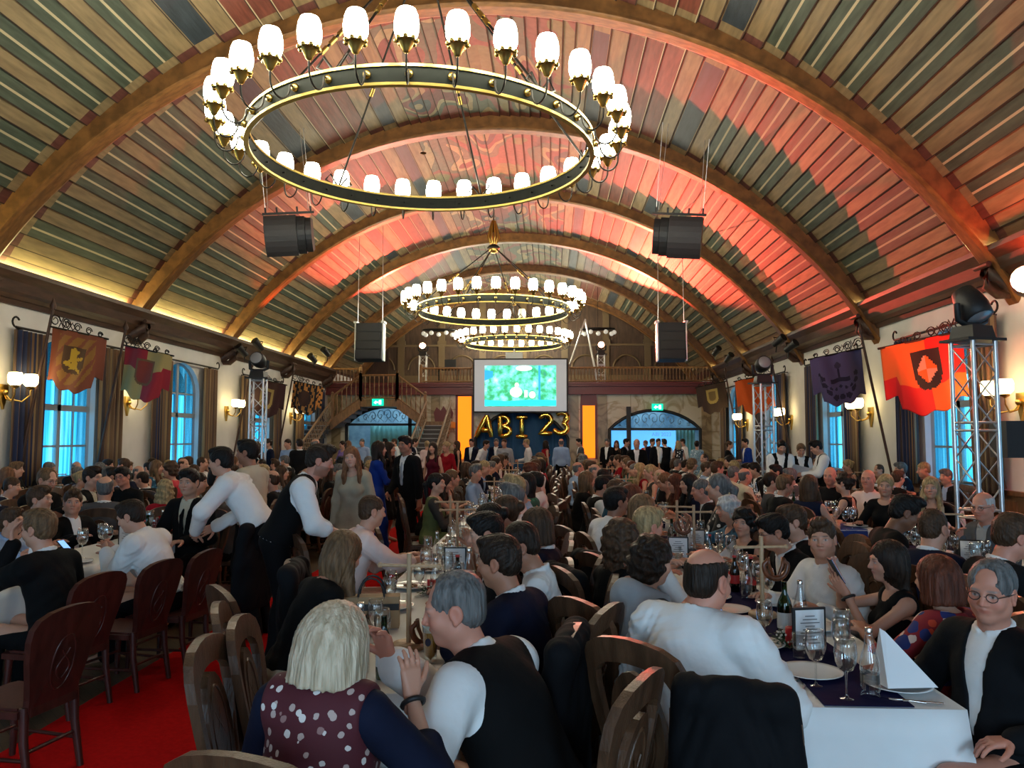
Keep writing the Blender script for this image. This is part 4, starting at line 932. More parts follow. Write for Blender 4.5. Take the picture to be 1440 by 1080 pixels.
def nets(F, ax):
    I = F < 0; n = F.shape
    c = np.zeros((n[0] - 1, n[1] - 1, n[2] - 1), np.int8)
    for dx in (0, 1):
        for dy in (0, 1):
            for dz in (0, 1): c += I[dx:n[0] - 1 + dx, dy:n[1] - 1 + dy, dz:n[2] - 1 + dz]
    act = (c > 0) & (c < 8); idx = np.full(c.shape, -1, np.int64); ii = np.argwhere(act)
    if len(ii) == 0: return np.zeros((0, 3)), np.zeros((0, 4), int)
    idx[act] = np.arange(len(ii)); P = np.zeros((len(ii), 3)); cnt = np.zeros(len(ii))
    cor = [(0, 0, 0), (1, 0, 0), (0, 1, 0), (1, 1, 0), (0, 0, 1), (1, 0, 1), (0, 1, 1), (1, 1, 1)]
    val = [F[ii[:, 0] + q[0], ii[:, 1] + q[1], ii[:, 2] + q[2]] for q in cor]
    for a in range(8):
        for b in range(a + 1, 8):
            df = [cor[b][q] - cor[a][q] for q in range(3)]
            if sum(abs(q) for q in df) != 1: continue
            m = (val[a] < 0) != (val[b] < 0); t = np.where(m, val[a] / np.where(m, val[a] - val[b], 1), 0)
            for q in range(3): P[:, q] += np.where(m, cor[a][q] + t * df[q], 0)
            cnt += m
    P /= cnt[:, None]; V = np.empty_like(P)
    for q in range(3): h = ax[q][1] - ax[q][0]; V[:, q] = ax[q][0] + (ii[:, q] + P[:, q]) * h
    Q = []
    for d in range(3):
        u, w = (d + 1) % 3, (d + 2) % 3
        s0 = [slice(None)] * 3; s1 = [slice(None)] * 3; s0[d] = slice(0, -1); s1[d] = slice(1, None)
        a, b = I[tuple(s0)], I[tuple(s1)]; ed = a != b; E = np.argwhere(ed)
        E = E[(E[:, u] > 0) & (E[:, w] > 0) & (E[:, u] < n[u] - 1) & (E[:, w] < n[w] - 1)]
        if len(E) == 0: continue
        ins = a[E[:, 0], E[:, 1], E[:, 2]]
        def cell(du, dw):
            e = E.copy(); e[:, u] -= du; e[:, w] -= dw; return idx[e[:, 0], e[:, 1], e[:, 2]]
        q4 = np.stack([cell(1, 1), cell(0, 1), cell(0, 0), cell(1, 0)], 1); q4[~ins] = q4[~ins][:, ::-1]; Q.append(q4)
    return V, np.concatenate(Q) if Q else np.zeros((0, 4), int)
def np_mesh(name, V, Q, mats, col=None):
    me = bpy.data.meshes.new(name); me.vertices.add(len(V)); me.vertices.foreach_set('co', V.astype(f32).ravel()); n = len(Q)
    me.loops.add(n * 4); me.loops.foreach_set('vertex_index', Q.astype(np.int32).ravel()); me.polygons.add(n)
    me.polygons.foreach_set('loop_start', np.arange(0, n * 4, 4, dtype=np.int32)); me.polygons.foreach_set('use_smooth', np.ones(n, bool))
    for m in (mats if isinstance(mats, (list, tuple)) else [mats]): me.materials.append(m)
    if col is not None:
        at = me.color_attributes.new('tint', 'FLOAT_COLOR', 'POINT'); at.data.foreach_set('color', np.concatenate([col, np.ones((len(col), 1))], 1).astype(f32).ravel())
    me.update(); me.validate(); return me

def skin_mat():
    m = bpy.data.materials.new('skin'); m.use_nodes = True; nt = m.node_tree; b = nt.nodes['Principled BSDF']; b.inputs['Roughness'].default_value = .5; b.inputs['Specular IOR Level'].default_value = .35
    a = nt.nodes.new('ShaderNodeAttribute'); a.attribute_name = 'tint'; nt.links.new(a.outputs['Color'], b.inputs['Base Color'])
    return m
M_skin = skin_mat()
SKIN = {'fair': (.56, .33, .235), 'tan': (.40, .215, .14), 'rosy': (.58, .29, .21), 'brown': (.22, .115, .07), 'pale': (.64, .42, .32)}
def hair_mat(nm, c, c2=None):
    return mat('hair_' + nm, c, .45, var=.45, vscale=18, stretch=(3, 3, .35), bump=.5, bscale=38, color2=c2, spec=.16)
HAIR = {'black': hair_mat('black', (.010, .008, .007)), 'dark': hair_mat('dark_brown', (.024, .014, .009)), 'brown': hair_mat('brown', (.065, .034, .018)), 'auburn': hair_mat('auburn', (.105, .030, .015)),
        'ginger': hair_mat('ginger', (.19, .085, .04)), 'fairbrown': hair_mat('fair_brown', (.15, .085, .042)), 'blond': hair_mat('blond', (.36, .25, .12)), 'ash': hair_mat('ash_blonde', (.62, .50, .36), (.36, .27, .17)), 'grey': hair_mat('grey', (.13, .125, .12)), 'white': hair_mat('white', (.55, .54, .52), (.35, .33, .31))}
def cloth(nm, hx, rough=.85, **kw):
    return mat('cloth_' + nm, hexc(hx), rough, sheen=0.0, spec=.15, var=kw.pop('var', .18), vscale=kw.pop('vscale', 5), bump=kw.pop('bump', .25), bscale=kw.pop('bscale', 14), **kw)
def print_mat(nm, base, spots, scale, thr=.30, rough=.8):
    """cloth printed with scattered motifs"""
    m = bpy.data.materials.new('print_' + nm); m.use_nodes = True; nt = m.node_tree; b = nt.nodes['Principled BSDF']; b.inputs['Roughness'].default_value = rough
    tc = nt.nodes.new('ShaderNodeTexCoord'); v = nt.nodes.new('ShaderNodeTexVoronoi'); v.inputs['Scale'].default_value = scale; n = nt.nodes.new('ShaderNodeTexNoise'); n.inputs['Scale'].default_value = scale * 1.6
    ad = nt.nodes.new('ShaderNodeMath'); ad.operation = 'MULTIPLY_ADD'; ad.inputs[1].default_value = .32; nt.links.new(n.outputs['Fac'], ad.inputs[0]); nt.links.new(v.outputs['Distance'], ad.inputs[2])
    nt.links.new(tc.outputs['Object'], v.inputs['Vector']); nt.links.new(tc.outputs['Object'], n.inputs['Vector'])
    r = nt.nodes.new('ShaderNodeValToRGB'); r.color_ramp.interpolation = 'CONSTANT'; r.color_ramp.elements[0].color = (1, 1, 1, 1); r.color_ramp.elements[1].color = (0, 0, 0, 1); r.color_ramp.elements[1].position = thr
    nt.links.new(ad.outputs[0], r.inputs[0])
    cr = nt.nodes.new('ShaderNodeValToRGB'); cr.color_ramp.interpolation = 'CONSTANT'; e = cr.color_ramp.elements
    while len(e) < len(spots): e.new(.5)
    for k, c in enumerate(spots): e[k].position = k / len(spots); e[k].color = (*hexc(c), 1)
    nt.links.new(v.outputs['Color'], cr.inputs[0]); mx = nt.nodes.new('ShaderNodeMix'); mx.data_type = 'RGBA'; mx.inputs['A'].default_value = (*hexc(base), 1)
    nt.links.new(r.outputs[0], mx.inputs['Factor']); nt.links.new(cr.outputs[0], mx.inputs['B']); nt.links.new(mx.outputs['Result'], b.inputs['Base Color']); return m
CL = dict(white=cloth('white', '#dddcda', var=.06, bump=.8, bscale=6), ivory=cloth('ivory', '#bcb5a0', var=.06, bump=.8, bscale=6), pink=cloth('pale_pink', '#dcc3bb', var=.06), black=cloth('black', '#0b0b0c'), suit=cloth('charcoal_suit', '#0e0f12'), navy=cloth('navy_suit', '#11162a'), grey=cloth('grey', '#4c4d50'), lgrey=cloth('pale_grey', '#9a9da0'),
          blue=cloth('royal_blue', '#12307e'), lblue=cloth('sky_blue_shirt', '#8fa5c4', var=.06), red=cloth('red', '#8d1420'), burg=cloth('burgundy', '#4c1020'), coral=cloth('coral', '#c8434d'), beige=cloth('beige_dress', '#a49b86'), olive=cloth('olive', '#59603a'), teal=cloth('teal', '#1d5a55'), brown=cloth('brown', '#4a3527'), dgreen=cloth('dark_green', '#1c3326'), mesh_grey=cloth('grey_mesh', '#3d3833'), lilac=cloth('lilac', '#8a6fa8'), trouser=cloth('dark_trousers', '#08080a'),
          p_burg=print_mat('butterflies_on_burgundy', '#4a0f1b', ['#cfc6c0', '#b09a92', '#cfc6c0', '#8d6a66'], 30, .47), p_green=print_mat('blossom_on_green', '#12564a', ['#c98f7a', '#d8c3a0', '#1f7a60', '#8a4a3c'], 13, .50), p_flower=print_mat('red_blue_flowers', '#8a1a22', ['#1a2a66', '#d0482a', '#e4c4b4', '#24306e', '#6b1020'], 15, .74), p_blue=print_mat('blue_paisley', '#1f5572', ['#7fb4c4', '#123048', '#4b8ca6'], 16, .5), p_bw=print_mat('black_and_white_leaves', '#101014', ['#d8d6d2', '#c2c0bc', '#d8d6d2'], 14, .46), p_sil=print_mat('silver_sequins', '#7d97a5', ['#d8e4ea', '#4a6675', '#a8c4d2'], 26, .5, .35))

def frame(f, u):
    """rows: right, forward, up"""
    u = nrm(u); f = nrm(f - u * (f @ u)); return np.array([np.cross(f, u), f, u])
def rx_(a): c, s = math.cos(a), math.sin(a); return np.array([[1, 0, 0], [0, c, -s], [0, s, c]])
def ry_(a): c, s = math.cos(a), math.sin(a); return np.array([[c, 0, s], [0, 1, 0], [-s, 0, c]])
def rz_(a): c, s = math.cos(a), math.sin(a); return np.array([[c, -s, 0], [s, c, 0], [0, 0, 1]])
def ik(a, t, l1, l2, pole):
    d = t - a; L = np.linalg.norm(d); m = (l1 + l2) * .995
    if L > m: t = a + d / L * m; d = t - a; L = m
    x = (l1 * l1 - l2 * l2 + L * L) / (2 * L); y = math.sqrt(max(0, l1 * l1 - x * x)); e = d / L; p = pole - e * (pole @ e); return a + e * x + nrm(p) * y, t
def pose(S):
    """joints of a figure facing +Y; S: stance, s(cale), lean, side, twist, head (yaw, pitch, roll), hands, feet"""
    J = {}; s = S.get('s', 1.0); fem = S.get('fem', 0); D = math.radians; sit = S['stance'] == 'sit'
    hip = .545 - S.get('drop', .04) if sit else .93 * s
    P = v3(0, 0, hip); lean, side, tw = D(S.get('lean', 6)), D(S.get('side', 0)), D(S.get('twist', 0))
    R1 = rz_(tw * .4) @ ry_(side * .6) @ rx_(-lean * .75); R2 = rz_(tw) @ ry_(side) @ rx_(-lean); R3 = rz_(tw) @ ry_(side) @ rx_(-lean * 1.15)
    J['P'] = P; J['R1'] = R1.T; J['R2'] = R2.T
    W = P + R1 @ v3(0, 0, .17 * s); C = W + R2 @ v3(0, -.0, .18 * s); N = C + R3 @ v3(0, -.015, .165 * s)
    J['W'], J['C'], J['N'] = W, C, N
    hy, hp, hr = [D(a) for a in S.get('head', (0, 0, 0))]
    RH = rz_(tw + hy) @ ry_(hr) @ rx_(-hp); J['RH'] = RH.T
    nf = S.get('neck', 1.0); nk = N + (R3 @ v3(0, .02, .07 * s * nf) * .5 + RH @ v3(0, .02, .07 * s * nf) * .5); J['K'] = nk
    J['H'] = nk + RH @ v3(0, .025, .125 * s)
    sw = (.152 if fem else .178) * s * S.get('wide', 1)
    for sd, k in ((1, 'r'), (-1, 'l')):
        sh = C + R2 @ v3(sd * sw, -.005, .115 * s + S.get('shrug', 0)); J['S' + k] = sh
        tgt = S.get('hand_' + k); pole = S.get('pole_' + k)
        if tgt is None: tgt = (sd * .20, .36, .80) if sit else tuple(P + v3(sd * .25, .02, -.13 * s))
        pole = v3(*(pole if pole is not None else (sd * .6, -.7, -.8)))
        e, w = ik(sh, v3(*tgt), .285 * s, .255 * s, pole); J['E' + k], J['Wr' + k] = e, w
        hd = S.get('hdir_' + k); hd = nrm(v3(*hd)) if hd is not None else nrm(w - e)
        pn = v3(*S.get('palm_' + k, (0, 0, -1) if sit else (-sd, 0, 0))); J['hf' + k] = (hd, nrm(pn - hd * (pn @ hd)))
        hj = P + R1 @ v3(sd * .085 * s, 0, -.01); J['L' + k] = hj
        if sit:
            kn = v3(sd * S.get('knee', .12), .42 * s, .50); an = v3(sd * S.get('knee', .12), .40 * s + S.get('foot', 0), .085)
        else:
            ft = S.get('foot_' + k, (sd * .11, 0)); an = v3(ft[0], ft[1], .085); kn, an = ik(hj, an, .43 * s, .42 * s, v3(0, 1, 0))
        J['Kn' + k], J['A' + k] = kn, an; J['T' + k] = an + v3(sd * .03, .16, -.05)
    return J
def torso(F, S, J, e=0.0, legs=True, k=.05):
    s = S.get('s', 1); g = S.get('girth', 1.0); fem = S.get('fem', 0); R1, R2 = J['R1'], J['R2']; b = S.get('belly', 1.0)
    F.el(J['P'] + R1.T @ v3(0, -.01, .03), (.165 * s * g + e, .12 * s * g + e, .13 * s + e), R1, k)
    F.el(J['W'] + R1.T @ v3(0, .01 + .03 * (b - 1), 0), ((.125 if fem else .145) * s * g * (.5 + .5 * b) + e, .105 * s * g * b + e, .15 * s + e), R1, k)
    F.el(J['C'] + R2.T @ v3(0, 0, 0), ((.135 if fem else .158) * s * (g * .6 + .4) + e, .108 * s * g + e, .185 * s + e), R2, k)
    sp = R2.T @ v3(0, 0, .012)
    F.rc(J['Sl'] * .93 + J['Sr'] * .07 + sp, J['Sr'] * .93 + J['Sl'] * .07 + sp, .052 * s + e, .052 * s + e, k)
    for kx in 'lr': F.rc(J['N'] + R2.T @ v3(0, 0, -.02), J['S' + kx] * .75 + J['N'] * .25, .05 * s + e * .9, .045 * s + e, k)
    if fem:
        for sd in (-1, 1): F.el(J['C'] + R2.T @ v3(sd * .065, .085, -.01) * s, (.062 * s + e, .06 * s + e, .062 * s + e), R2, .035)
def arms(F, S, J, e=0.0, upto=2, k=.025, which='lr'):
    s = S.get('s', 1); g = (.8 if S.get('fem') else 1) * (.5 + .5 * S.get('girth', 1))
    for x in which:
        F.rc(J['S' + x], J['E' + x], .052 * s * g + e, .041 * s * g + e, k)
        if upto >= 2: F.rc(J['E' + x], J['Wr' + x], .041 * s * g + e, .028 * s * g + e * .8, k)
        elif upto > 1: F.rc(J['E' + x], J['E' + x] + (J['Wr' + x] - J['E' + x]) * (upto - 1), .041 * s * g + e, .037 * s * g + e, k)
        elif upto < 1: pass
def legs(F, S, J, e=0.0, k=.035, flare=0.0):
    s = S.get('s', 1); g = .55 + .45 * S.get('girth', 1)
    for x in 'lr':
        F.rc(J['L' + x], J['Kn' + x], .088 * s * g + e, .058 * s * g + e, k); F.rc(J['Kn' + x], J['A' + x], .055 * s * g + e, .036 * s + e + flare, k)
        c = J['Kn' + x] * .68 + J['A' + x] * .32; F.el(c + v3(0, -.015, 0), (.05 * s + e, .058 * s + e, .13 * s), None, k)
def hand(F, S, J, x, sd):
    D, Nn = J['hf' + x]; s = S.get('s', 1) * (.92 if S.get('fem') else 1.02); T = np.cross(D, Nn) * sd * -1; W = J['Wr' + x]; cu = S.get('curl_' + x, S.get('curl', .35)); sp = S.get('spread_' + x, .25)
    # thumb side: for a right hand with the palm facing down the thumb points to the left (-x)
    ln = (.072, .080, .074, .058)
    for i in range(4):
        off = (.028 - .0185 * i) * s; base = W + (D * (.088 - .004 * abs(i - 1.2)) + T * off / s) * s
        F.rc(W + D * .012 * s + T * off * .55, base, .0155 * s, .0125 * s, .012)
        d = nrm(D + T * (1.5 - i) * .16 * sp * 2); a = 0; p = base
        for q, (fr_, bend) in enumerate(((.46, 44), (.30, 62), (.24, 38))):
            a += math.radians(bend) * cu * (1 + .08 * i); dd = d * math.cos(a) + Nn * math.sin(a); p2 = p + dd * ln[i] * fr_ * s; r = (.0092, .0084, .0076, .0066); F.rc(p, p2, r[q] * s, r[q + 1] * s, .004); p = p2
    p = W + (D * .03 + T * .022) * s; d = nrm(D * .62 + T * .78 + Nn * .30); r = (.0145, .0115, .0098, .0080)
    for q, L in enumerate((.042, .034, .026)):
        p2 = p + d * L * s; F.rc(p, p2, r[q] * s, r[q + 1] * s, .008 if q == 0 else .004); p = p2; d = nrm(d + D * .28 + Nn * .18 * cu - T * .12)
def headf(F, S, J, fine=True):
    s = S.get('s', 1) * S.get('headsize', 1); R = J['RH']; H = J['H']; fem = S.get('fem', 0)
    def P(x, y, z): return H + R.T @ (v3(x, y, z) * s)
    E = lambda c, r, k=.02, op='u': F.el(P(*c), np.array(r) * s, R, k * s, op)
    C = lambda a, b, ra, rb, k=.012, op='u': F.rc(P(*a), P(*b), ra * s, rb * s, k * s, op)
    E((0, -.014, .034), (.074, .094, .084)); E((0, .022, -.036), (.056 if fem else .060, .070, .084 if not fem else .080), .04)
    E((0, .062, -.092), (.020 if fem else .026, .022, .020), .03)
    for sd in (-1, 1):
        E((sd * (.046 if fem else .051), .002, -.066), (.018, .03, .022), .04); E((sd * .040, .062, -.028), (.022, .02, .022), .03)
    C((0, .005, -.07), (0, -.03, -.15), .052 if not fem else .044, .052 if not fem else .043, .03)
    if not fine: 
        C((0, .086, .008), (0, .108, -.028), .009, .014, .012); 
        for sd in (-1, 1): E((sd * .077, -.008, -.006), (.010, .022, .030), .006)
        return
    C((-.036, .078, .021), (.036, .078, .021), .014, .014, .02)
    for sd in (-1, 1): E((sd * .032, .100, .003), (.016, .017, .011), .014, 's')
    for sd in (-1, 1): E((sd * .032, .074, .003), (.0135, .0135, .012), .004)
    for sd in (-1, 1): C((sd * .020, .084, .0125), (sd * .045, .076, .011), .005, .004, .006)
    C((0, .088, .014), (0, .1095, -.025), .0072, .0105, .012)
    for sd in (-1, 1): E((sd * .0115, .097, -.029), (.0085, .010, .0075), .008)
    C((-.024, .080, -.0545), (0, .0905, -.0525), .0045, .0058, .010); C((0, .0905, -.0525), (.024, .080, -.0545), .0058, .0045, .010)
    C((-.017, .0815, -.0635), (.017, .0815, -.0635), .0068, .0068, .010); C((-.023, .0905, -.0580), (0, .0985, -.0578), .0018, .0018, .004, 's'); C((0, .0985, -.0578), (.023, .0905, -.0580), .0018, .0018, .004, 's')
    for sd in (-1, 1):
        E((sd * .077, -.010, -.006), (.010, .024, .032), .006); E((sd * .088, -.004, -.004), (.007, .014, .020), .005, 's'); E((sd * .080, -.002, -.035), (.007, .010, .010), .006)
def face_tint(V, S, J, base):
    s = S.get('s', 1) * S.get('headsize', 1); q = ((V - J['H']) @ J['RH'].T) / s; col = np.tile(np.array(base), (len(V), 1)); x, y, z = q[:, 0], q[:, 1], q[:, 2]; fr = y > .05
    def blend(m, c, a=1.0): col[:] = col * (1 - (m * a)[:, None]) + np.array(c) * (m * a)[:, None]
    g = lambda cx, cz, rx, rz: np.exp(-(((np.abs(x) - cx) / rx) ** 2 + ((z - cz) / rz) ** 2) ** 2) * fr
    red = np.array(base) * v3(1.06, .72, .70)
    blend(g(.040, -.026, .022, .020), red, .5); blend(np.exp(-((x / .014) ** 2 + ((z + .024) / .012) ** 2)) * (y > .098), red, .5); blend((np.abs(x) > .078) * 1.0, red, .35)
    blend(g(.0, -.058, .027, .0095), np.array(base) * v3(.86, .46, .46) if S.get('fem') else np.array(base) * v3(.88, .6, .58), .9)
    br = np.array(S.get('brow', (.05, .03, .02))); blend(g(.032, .026 - 0, .020, .0052), br, .85)
    blend(g(.032, .003, .0125, .0058), (.55, .52, .48), .9); blend(g(.032, .003, .0056, .0056), (.03, .02, .015), 1); blend(g(.032, .0095, .015, .0028), np.array(base) * .25, .7)
    if S.get('beard'): blend(((z < -.035) & (y > -.02) & (np.abs(x) < .08) & (z > -.12)) * 1.0 * (1 - g(0, -.057, .02, .009)), S['beard'], S.get('beard_a', .5))
    return np.clip(col, 0, 1)
def hair(S, J, h):
    st = S.get('hair', 'short'); F = Field(); s = S.get('s', 1) * S.get('headsize', 1); R = J['RH']; H = J['H']
    P = lambda x, y, z: H + R.T @ (v3(x, y, z) * s)
    E = lambda c, r, k=.02, op='u': F.el(P(*c), np.array(r) * s, R, k * s, op)
    C = lambda a, b, ra, rb, k=.02, op='u', sc=None: F.rc(P(*a), P(*b), ra * s, rb * s, k * s, op, sc, R if sc else None)
    vol = S.get('vol', 1.0); amp = .0022
    if st in ('short', 'crop', 'quiff', 'thin', 'bald'):
        t = {'short': .012, 'crop': .006, 'quiff': .011, 'thin': .005, 'bald': .004}[st] * vol
        E((0, -.016, .038), (.074 + t, .095 + t, .083 + t)); E((0, -.045, -.02), (.066 + t * .6, .058 + t * .6, .062), .02)
        if st == 'short': E((0, .035, .105), (.058, .062, .028), .02); E((.02, .07, .088), (.045, .028, .024), .015)
        if st == 'quiff': E((0, .045, .112), (.055, .058, .034), .02); E((.01, .080, .105), (.045, .026, .028), .012)
        E((0, .115, -.035), (.085, .082, .098), .012, 's'); E((.0, .07, -.10), (.10, .085, .085), .02, 's')
        for sd in (-1, 1): E((sd * .085, -.006, -.022), (.022, .026, .042), .01, 's')
        E((0, -.05, -.13), (.12, .12, .055), .012, 's')
        if st == 'bald': E((0, -.030, .114), (.073, .112, .086), .010, 's'); amp = .001; E((0, .10, .05), (.09, .07, .08), .012, 's')
        if st == 'thin': E((0, .09, .085), (.055, .05, .05), .02, 's')
    elif st == 'curly':
        amp = .007; E((0, -.015, .04), (.098, .112, .098)); E((0, -.04, -.03), (.105, .085, .09), .03); E((0, .105, -.035), (.066, .065, .088), .012, 's'); F.cut(P(0, 0, -.115), R.T @ v3(0, 0, -1))
    else:
        E((0, -.016, .038), (.074 + .014 * vol, .095 + .014 * vol, .083 + .015 * vol))
        if st in ('bob', 'long', 'waves'):
            w = .094 * (1 if st != 'bob' else 1.06) * vol
            E((0, -.028, -.03), (w, .098 * vol, .13), .03)
            if st == 'bob': C((0, -.03, .0), (0, -.03, -.10), .100 * vol, .112 * vol, .03, 'u', (1, .92, 1))
            bot = S.get('bob_end', -.125)
            if st != 'bob':
                L = S.get('hlen', .34); bk = J['R2'].T @ v3(0, -1, 0) * .10; dn = v3(0, 0, -1)
                a = P(0, -.055, -.06); b = a + (dn * .9 + bk * 1.0) * L * .55; c = b + dn * L * .5
                F.rc(a, b, .082 * s, .080 * s, .03, 'u', (1.05, .55, 1), R); F.rc(b, c, .078 * s, .045 * s, .03, 'u', (1.05, .5, 1), R)
                for sd in ((-1, 1) if S.get('front', 1) else ()):
                    a = P(sd * .075, .0, -.05); b = a + R.T @ v3(sd * .015, .06, -.16) * s; c = b + dn * .14; F.rc(a, b, .034 * s, .032 * s, .02); F.rc(b, c, .032 * s, .014, .02)
                bot = -.9
            E((0, .128, -.05), (.060, .098, .118), .014, 's'); E((0, .065, -.20), (.058, .085, .12), .02, 's')
            if bot > -.5: F.cut(P(0, -.0, bot), R.T @ v3(0, -.0, -1))
            if st == 'waves': amp = .006
            if S.get('fringe'): E((0, .075, .062), (.062, .032, .034), .012)
        else:
            E((0, -.05, -.02), (.068, .056, .064), .02); E((0, .112, -.030), (.082, .078, .100), .012, 's'); E((.0, .07, -.10), (.10, .085, .085), .02, 's')
            for sd in (-1, 1): E((sd * .085, -.004, -.025), (.02, .024, .04), .01, 's')
            E((0, -.05, -.13), (.12, .12, .055), .012, 's')
            if st == 'bun': E((0, -.118, .045), (.046, .042, .044), .012)
            if st == 'updo': E((0, -.09, .03), (.07, .055, .065), .02); amp = .006
            if st == 'tail': C((0, -.105, .03), (0, -.155, -.02), .026, .034, .012); C((0, -.155, -.02), (0, -.135, -.22), .036, .016, .02)
    Rm, Hh = R, H
    def disp(X, Y, Z):
        x = (X - Hh[0]) * Rm[0][0] + (Y - Hh[1]) * Rm[0][1] + (Z - Hh[2]) * Rm[0][2]; y = (X - Hh[0]) * Rm[1][0] + (Y - Hh[1]) * Rm[1][1] + (Z - Hh[2]) * Rm[1][2]; z = (X - Hh[0]) * Rm[2][0] + (Y - Hh[1]) * Rm[2][1] + (Z - Hh[2]) * Rm[2][2]
        if st in ('curly', 'updo', 'waves'): return amp * (np.sin(85 * x + 3 * np.sin(40 * z)) * np.sin(80 * y + 2) + .8 * np.sin(95 * z + 25 * x))
        a = np.arctan2(x, y - .02 if st not in ('short', 'quiff', 'crop') else y * .4 + z)
        return amp * np.sin(26 * a + 14 * z + 2 * np.sin(7 * a)) + amp * .6 * np.sin(61 * a + 3 * np.sin(30 * z))
    return F.mesh(h, disp=disp)
LV = {3: dict(b=.015, h=.0046, hn=.0042, c=.0105, hr=.0058), 2: dict(b=.02, h=.0065, hn=.0062, c=.016, hr=.0085), 1: dict(b=.026, h=.0125, hn=.012, c=.024, hr=.014)}
def wrinkle(a, f=1.0):
    def d(X, Y, Z):
        X, Y, Z = X * f, Y * f, Z * f
        w = np.sin(38 * Z + 9 * np.sin(11 * X + 4 * Y) + 6 * Y) * .5 + np.sin(23 * X - 31 * Z + 7 * np.sin(9 * Y + 5 * Z)) * .5
        return a * w * (np.sin((6 * X + 5 * Y + 4 * Z) / f) * .5 + .6)
    return d
def garment(kind, S, J, m, o, lv):
    """one piece of clothing as a mesh"""
    F = Field(); R2, R1 = J['R2'], J['R1']; s = S.get('s', 1); h = lv['c']; N, C = J['N'], J['C']; up = R2.T @ v3(0, 0, 1); fw = R2.T @ v3(0, 1, 0); disp = None; sleeve = o.get('sleeve', 2)
    if kind in ('shirt', 'jacket', 'vest', 'top', 'dress'):
        e = {'shirt': .012, 'jacket': .021, 'vest': .023, 'top': .009, 'dress': .011}[kind] + o.get('loose', 0)
        torso(F, S, J, e)
        if kind == 'vest' or sleeve == 0: pass
        else: arms(F, S, J, e + (.006 if kind == 'shirt' else .004), sleeve, .03)
        if o.get('only_sleeves'):
            F = Field(); arms(F, S, J, e + .004, sleeve, .03)
        if kind in ('dress',) or o.get('skirt'):
            if S['stance'] == 'sit':
                for x in 'lr': F.rc(J['L' + x], J['Kn' + x], .105 * s, .085 * s, .06)
                F.rc((J['Knl'] + J['Knr']) / 2, (J['Al'] + J['Ar']) / 2 + v3(0, 0, .12), .13, .15, .06)
            else:
                F.rc(J['P'], v3(0, .01, o.get('hem', .45)), .135 * s, o.get('flare', .20), .06, 'u', (1.15, .85, 1), np.eye(3)); legs(F, S, J, .03, .06); F.cut(v3(0, 0, o.get('hem', .45)), v3(0, 0, -1))
        elif not o.get('only_sleeves'):
            F.cut(J['P'] + R1.T @ v3(0, 0, -.05 if kind == 'jacket' else .02), R1.T @ v3(0, 0, -1))
        if kind in ('shirt', 'jacket'):
            # collar stand round the neck
            rr = .058 * s + (.012 if kind == 'jacket' else .008)
            if kind == 'shirt':
                pts = [N + up * .018 + fw * .012 + (R2.T @ v3(math.sin(t) * rr, math.cos(t) * rr * 1.02, -.014 * math.cos(t))) for t in np.linspace(.35, 2 * PI - .35, 12)]
                for p, q in zip(pts[:-1], pts[1:]): F.rc(p + up * .026, q + up * .026, .0115, .0115, .008); F.rc(p - up * .006, q - up * .006, .013, .013, .012)
            q_ = .016 if kind == 'jacket' else 0; F.el(N + up * .075 + fw * .015, (.055 * s + q_, .057 * s + q_, .10), R2, .006, 's')
        if kind == 'jacket':
            # open front: a deep V cut away
            b0 = C + fw * .15 * s * S.get('belly', 1) - up * .17; b1 = N + fw * .085 * s + up * .035
            for q in range(18):
                u = q / 17; c = b0 + (b1 - b0) * u; F.el(c, (.006 + .056 * u ** .8 * s, .085, .035), R2, .008, 's')
        if kind == 'vest':
            b0 = C + fw * .15 * s * S.get('belly', 1) - up * .06; b1 = N + fw * .085 * s + up * .035
            for q in range(16):
                u = q / 15; c = b0 + (b1 - b0) * u; F.el(c, (.006 + .058 * u ** .8 * s, .085, .03), R2, .008, 's')
            for x, sd in (('l', -1), ('r', 1)):
                F.el(J['S' + x] + R2.T @ v3(sd * .040, 0, -.045), (.062, .15, .105), R2, .008, 's')
            F.el(N + up * .06, (.066, .085, .085), R2, .006, 's')
        if kind in ('top', 'dress'):
            d = o.get('neck', .06); F.el(N + up * .05 + fw * .05, (.085 + o.get('wneck', 0), .11, d + .035), R2, .008, 's')
            if o.get('vneck'):
                for q in range(6):
                    u = q / 5; F.el(C + fw * .14 - up * .02 + up * (.2 * u), (.004 + .055 * u, .07, .045), R2, .006, 's')
            if o.get('back'): F.el(C + up * .11 - fw * .13, (.09, .07, .13), R2, .008, 's')
            if sleeve == 0:
                for x, sd in (('l', -1), ('r', 1)): F.el(J['S' + x] + R2.T @ v3(sd * .055, 0, .0), (.052, .16, .13), R2, .01, 's')
        disp = wrinkle({'shirt': .003 if any(q[0] in ('jacket', 'vest') for q in S['wear']) else .011, 'jacket': .0045, 'vest': .002, 'top': .0035, 'dress': .005}[kind])
        if kind == 'shirt' and lv['c'] < .012 and not any(q[0] in ('jacket', 'vest') for q in S['wear']): disp = wrinkle(.0085, 1.9)
    elif kind == 'trousers':
        F.el(J['P'] + R1.T @ v3(0, -.01, .02), (.176 * s * S.get('girth', 1), .132 * s * S.get('girth', 1), .125 * s), R1, .05); legs(F, S, J, .016, .04, .018); F.cut(J['P'] + R1.T @ v3(0, 0, .085), R1.T @ v3(0, 0, 1)); disp = wrinkle(.005); h *= 1.15
        for x in 'lr': pass
    elif kind == 'tie':
        a = N + up * -.005 + fw * (.070 * s); pts = [a, C + fw * (.128 * s) + up * .06, C + fw * (.134 * s * S.get('belly', 1)) - up * .06, J['W'] + R1.T @ v3(0, .13 * s * S.get('belly', 1), 0)]
        for q in range(3): F.rc(pts[q], pts[q + 1], .014 + .006 * q, .02 + .006 * q, .01, 'u', (1, .4, 1), R2)
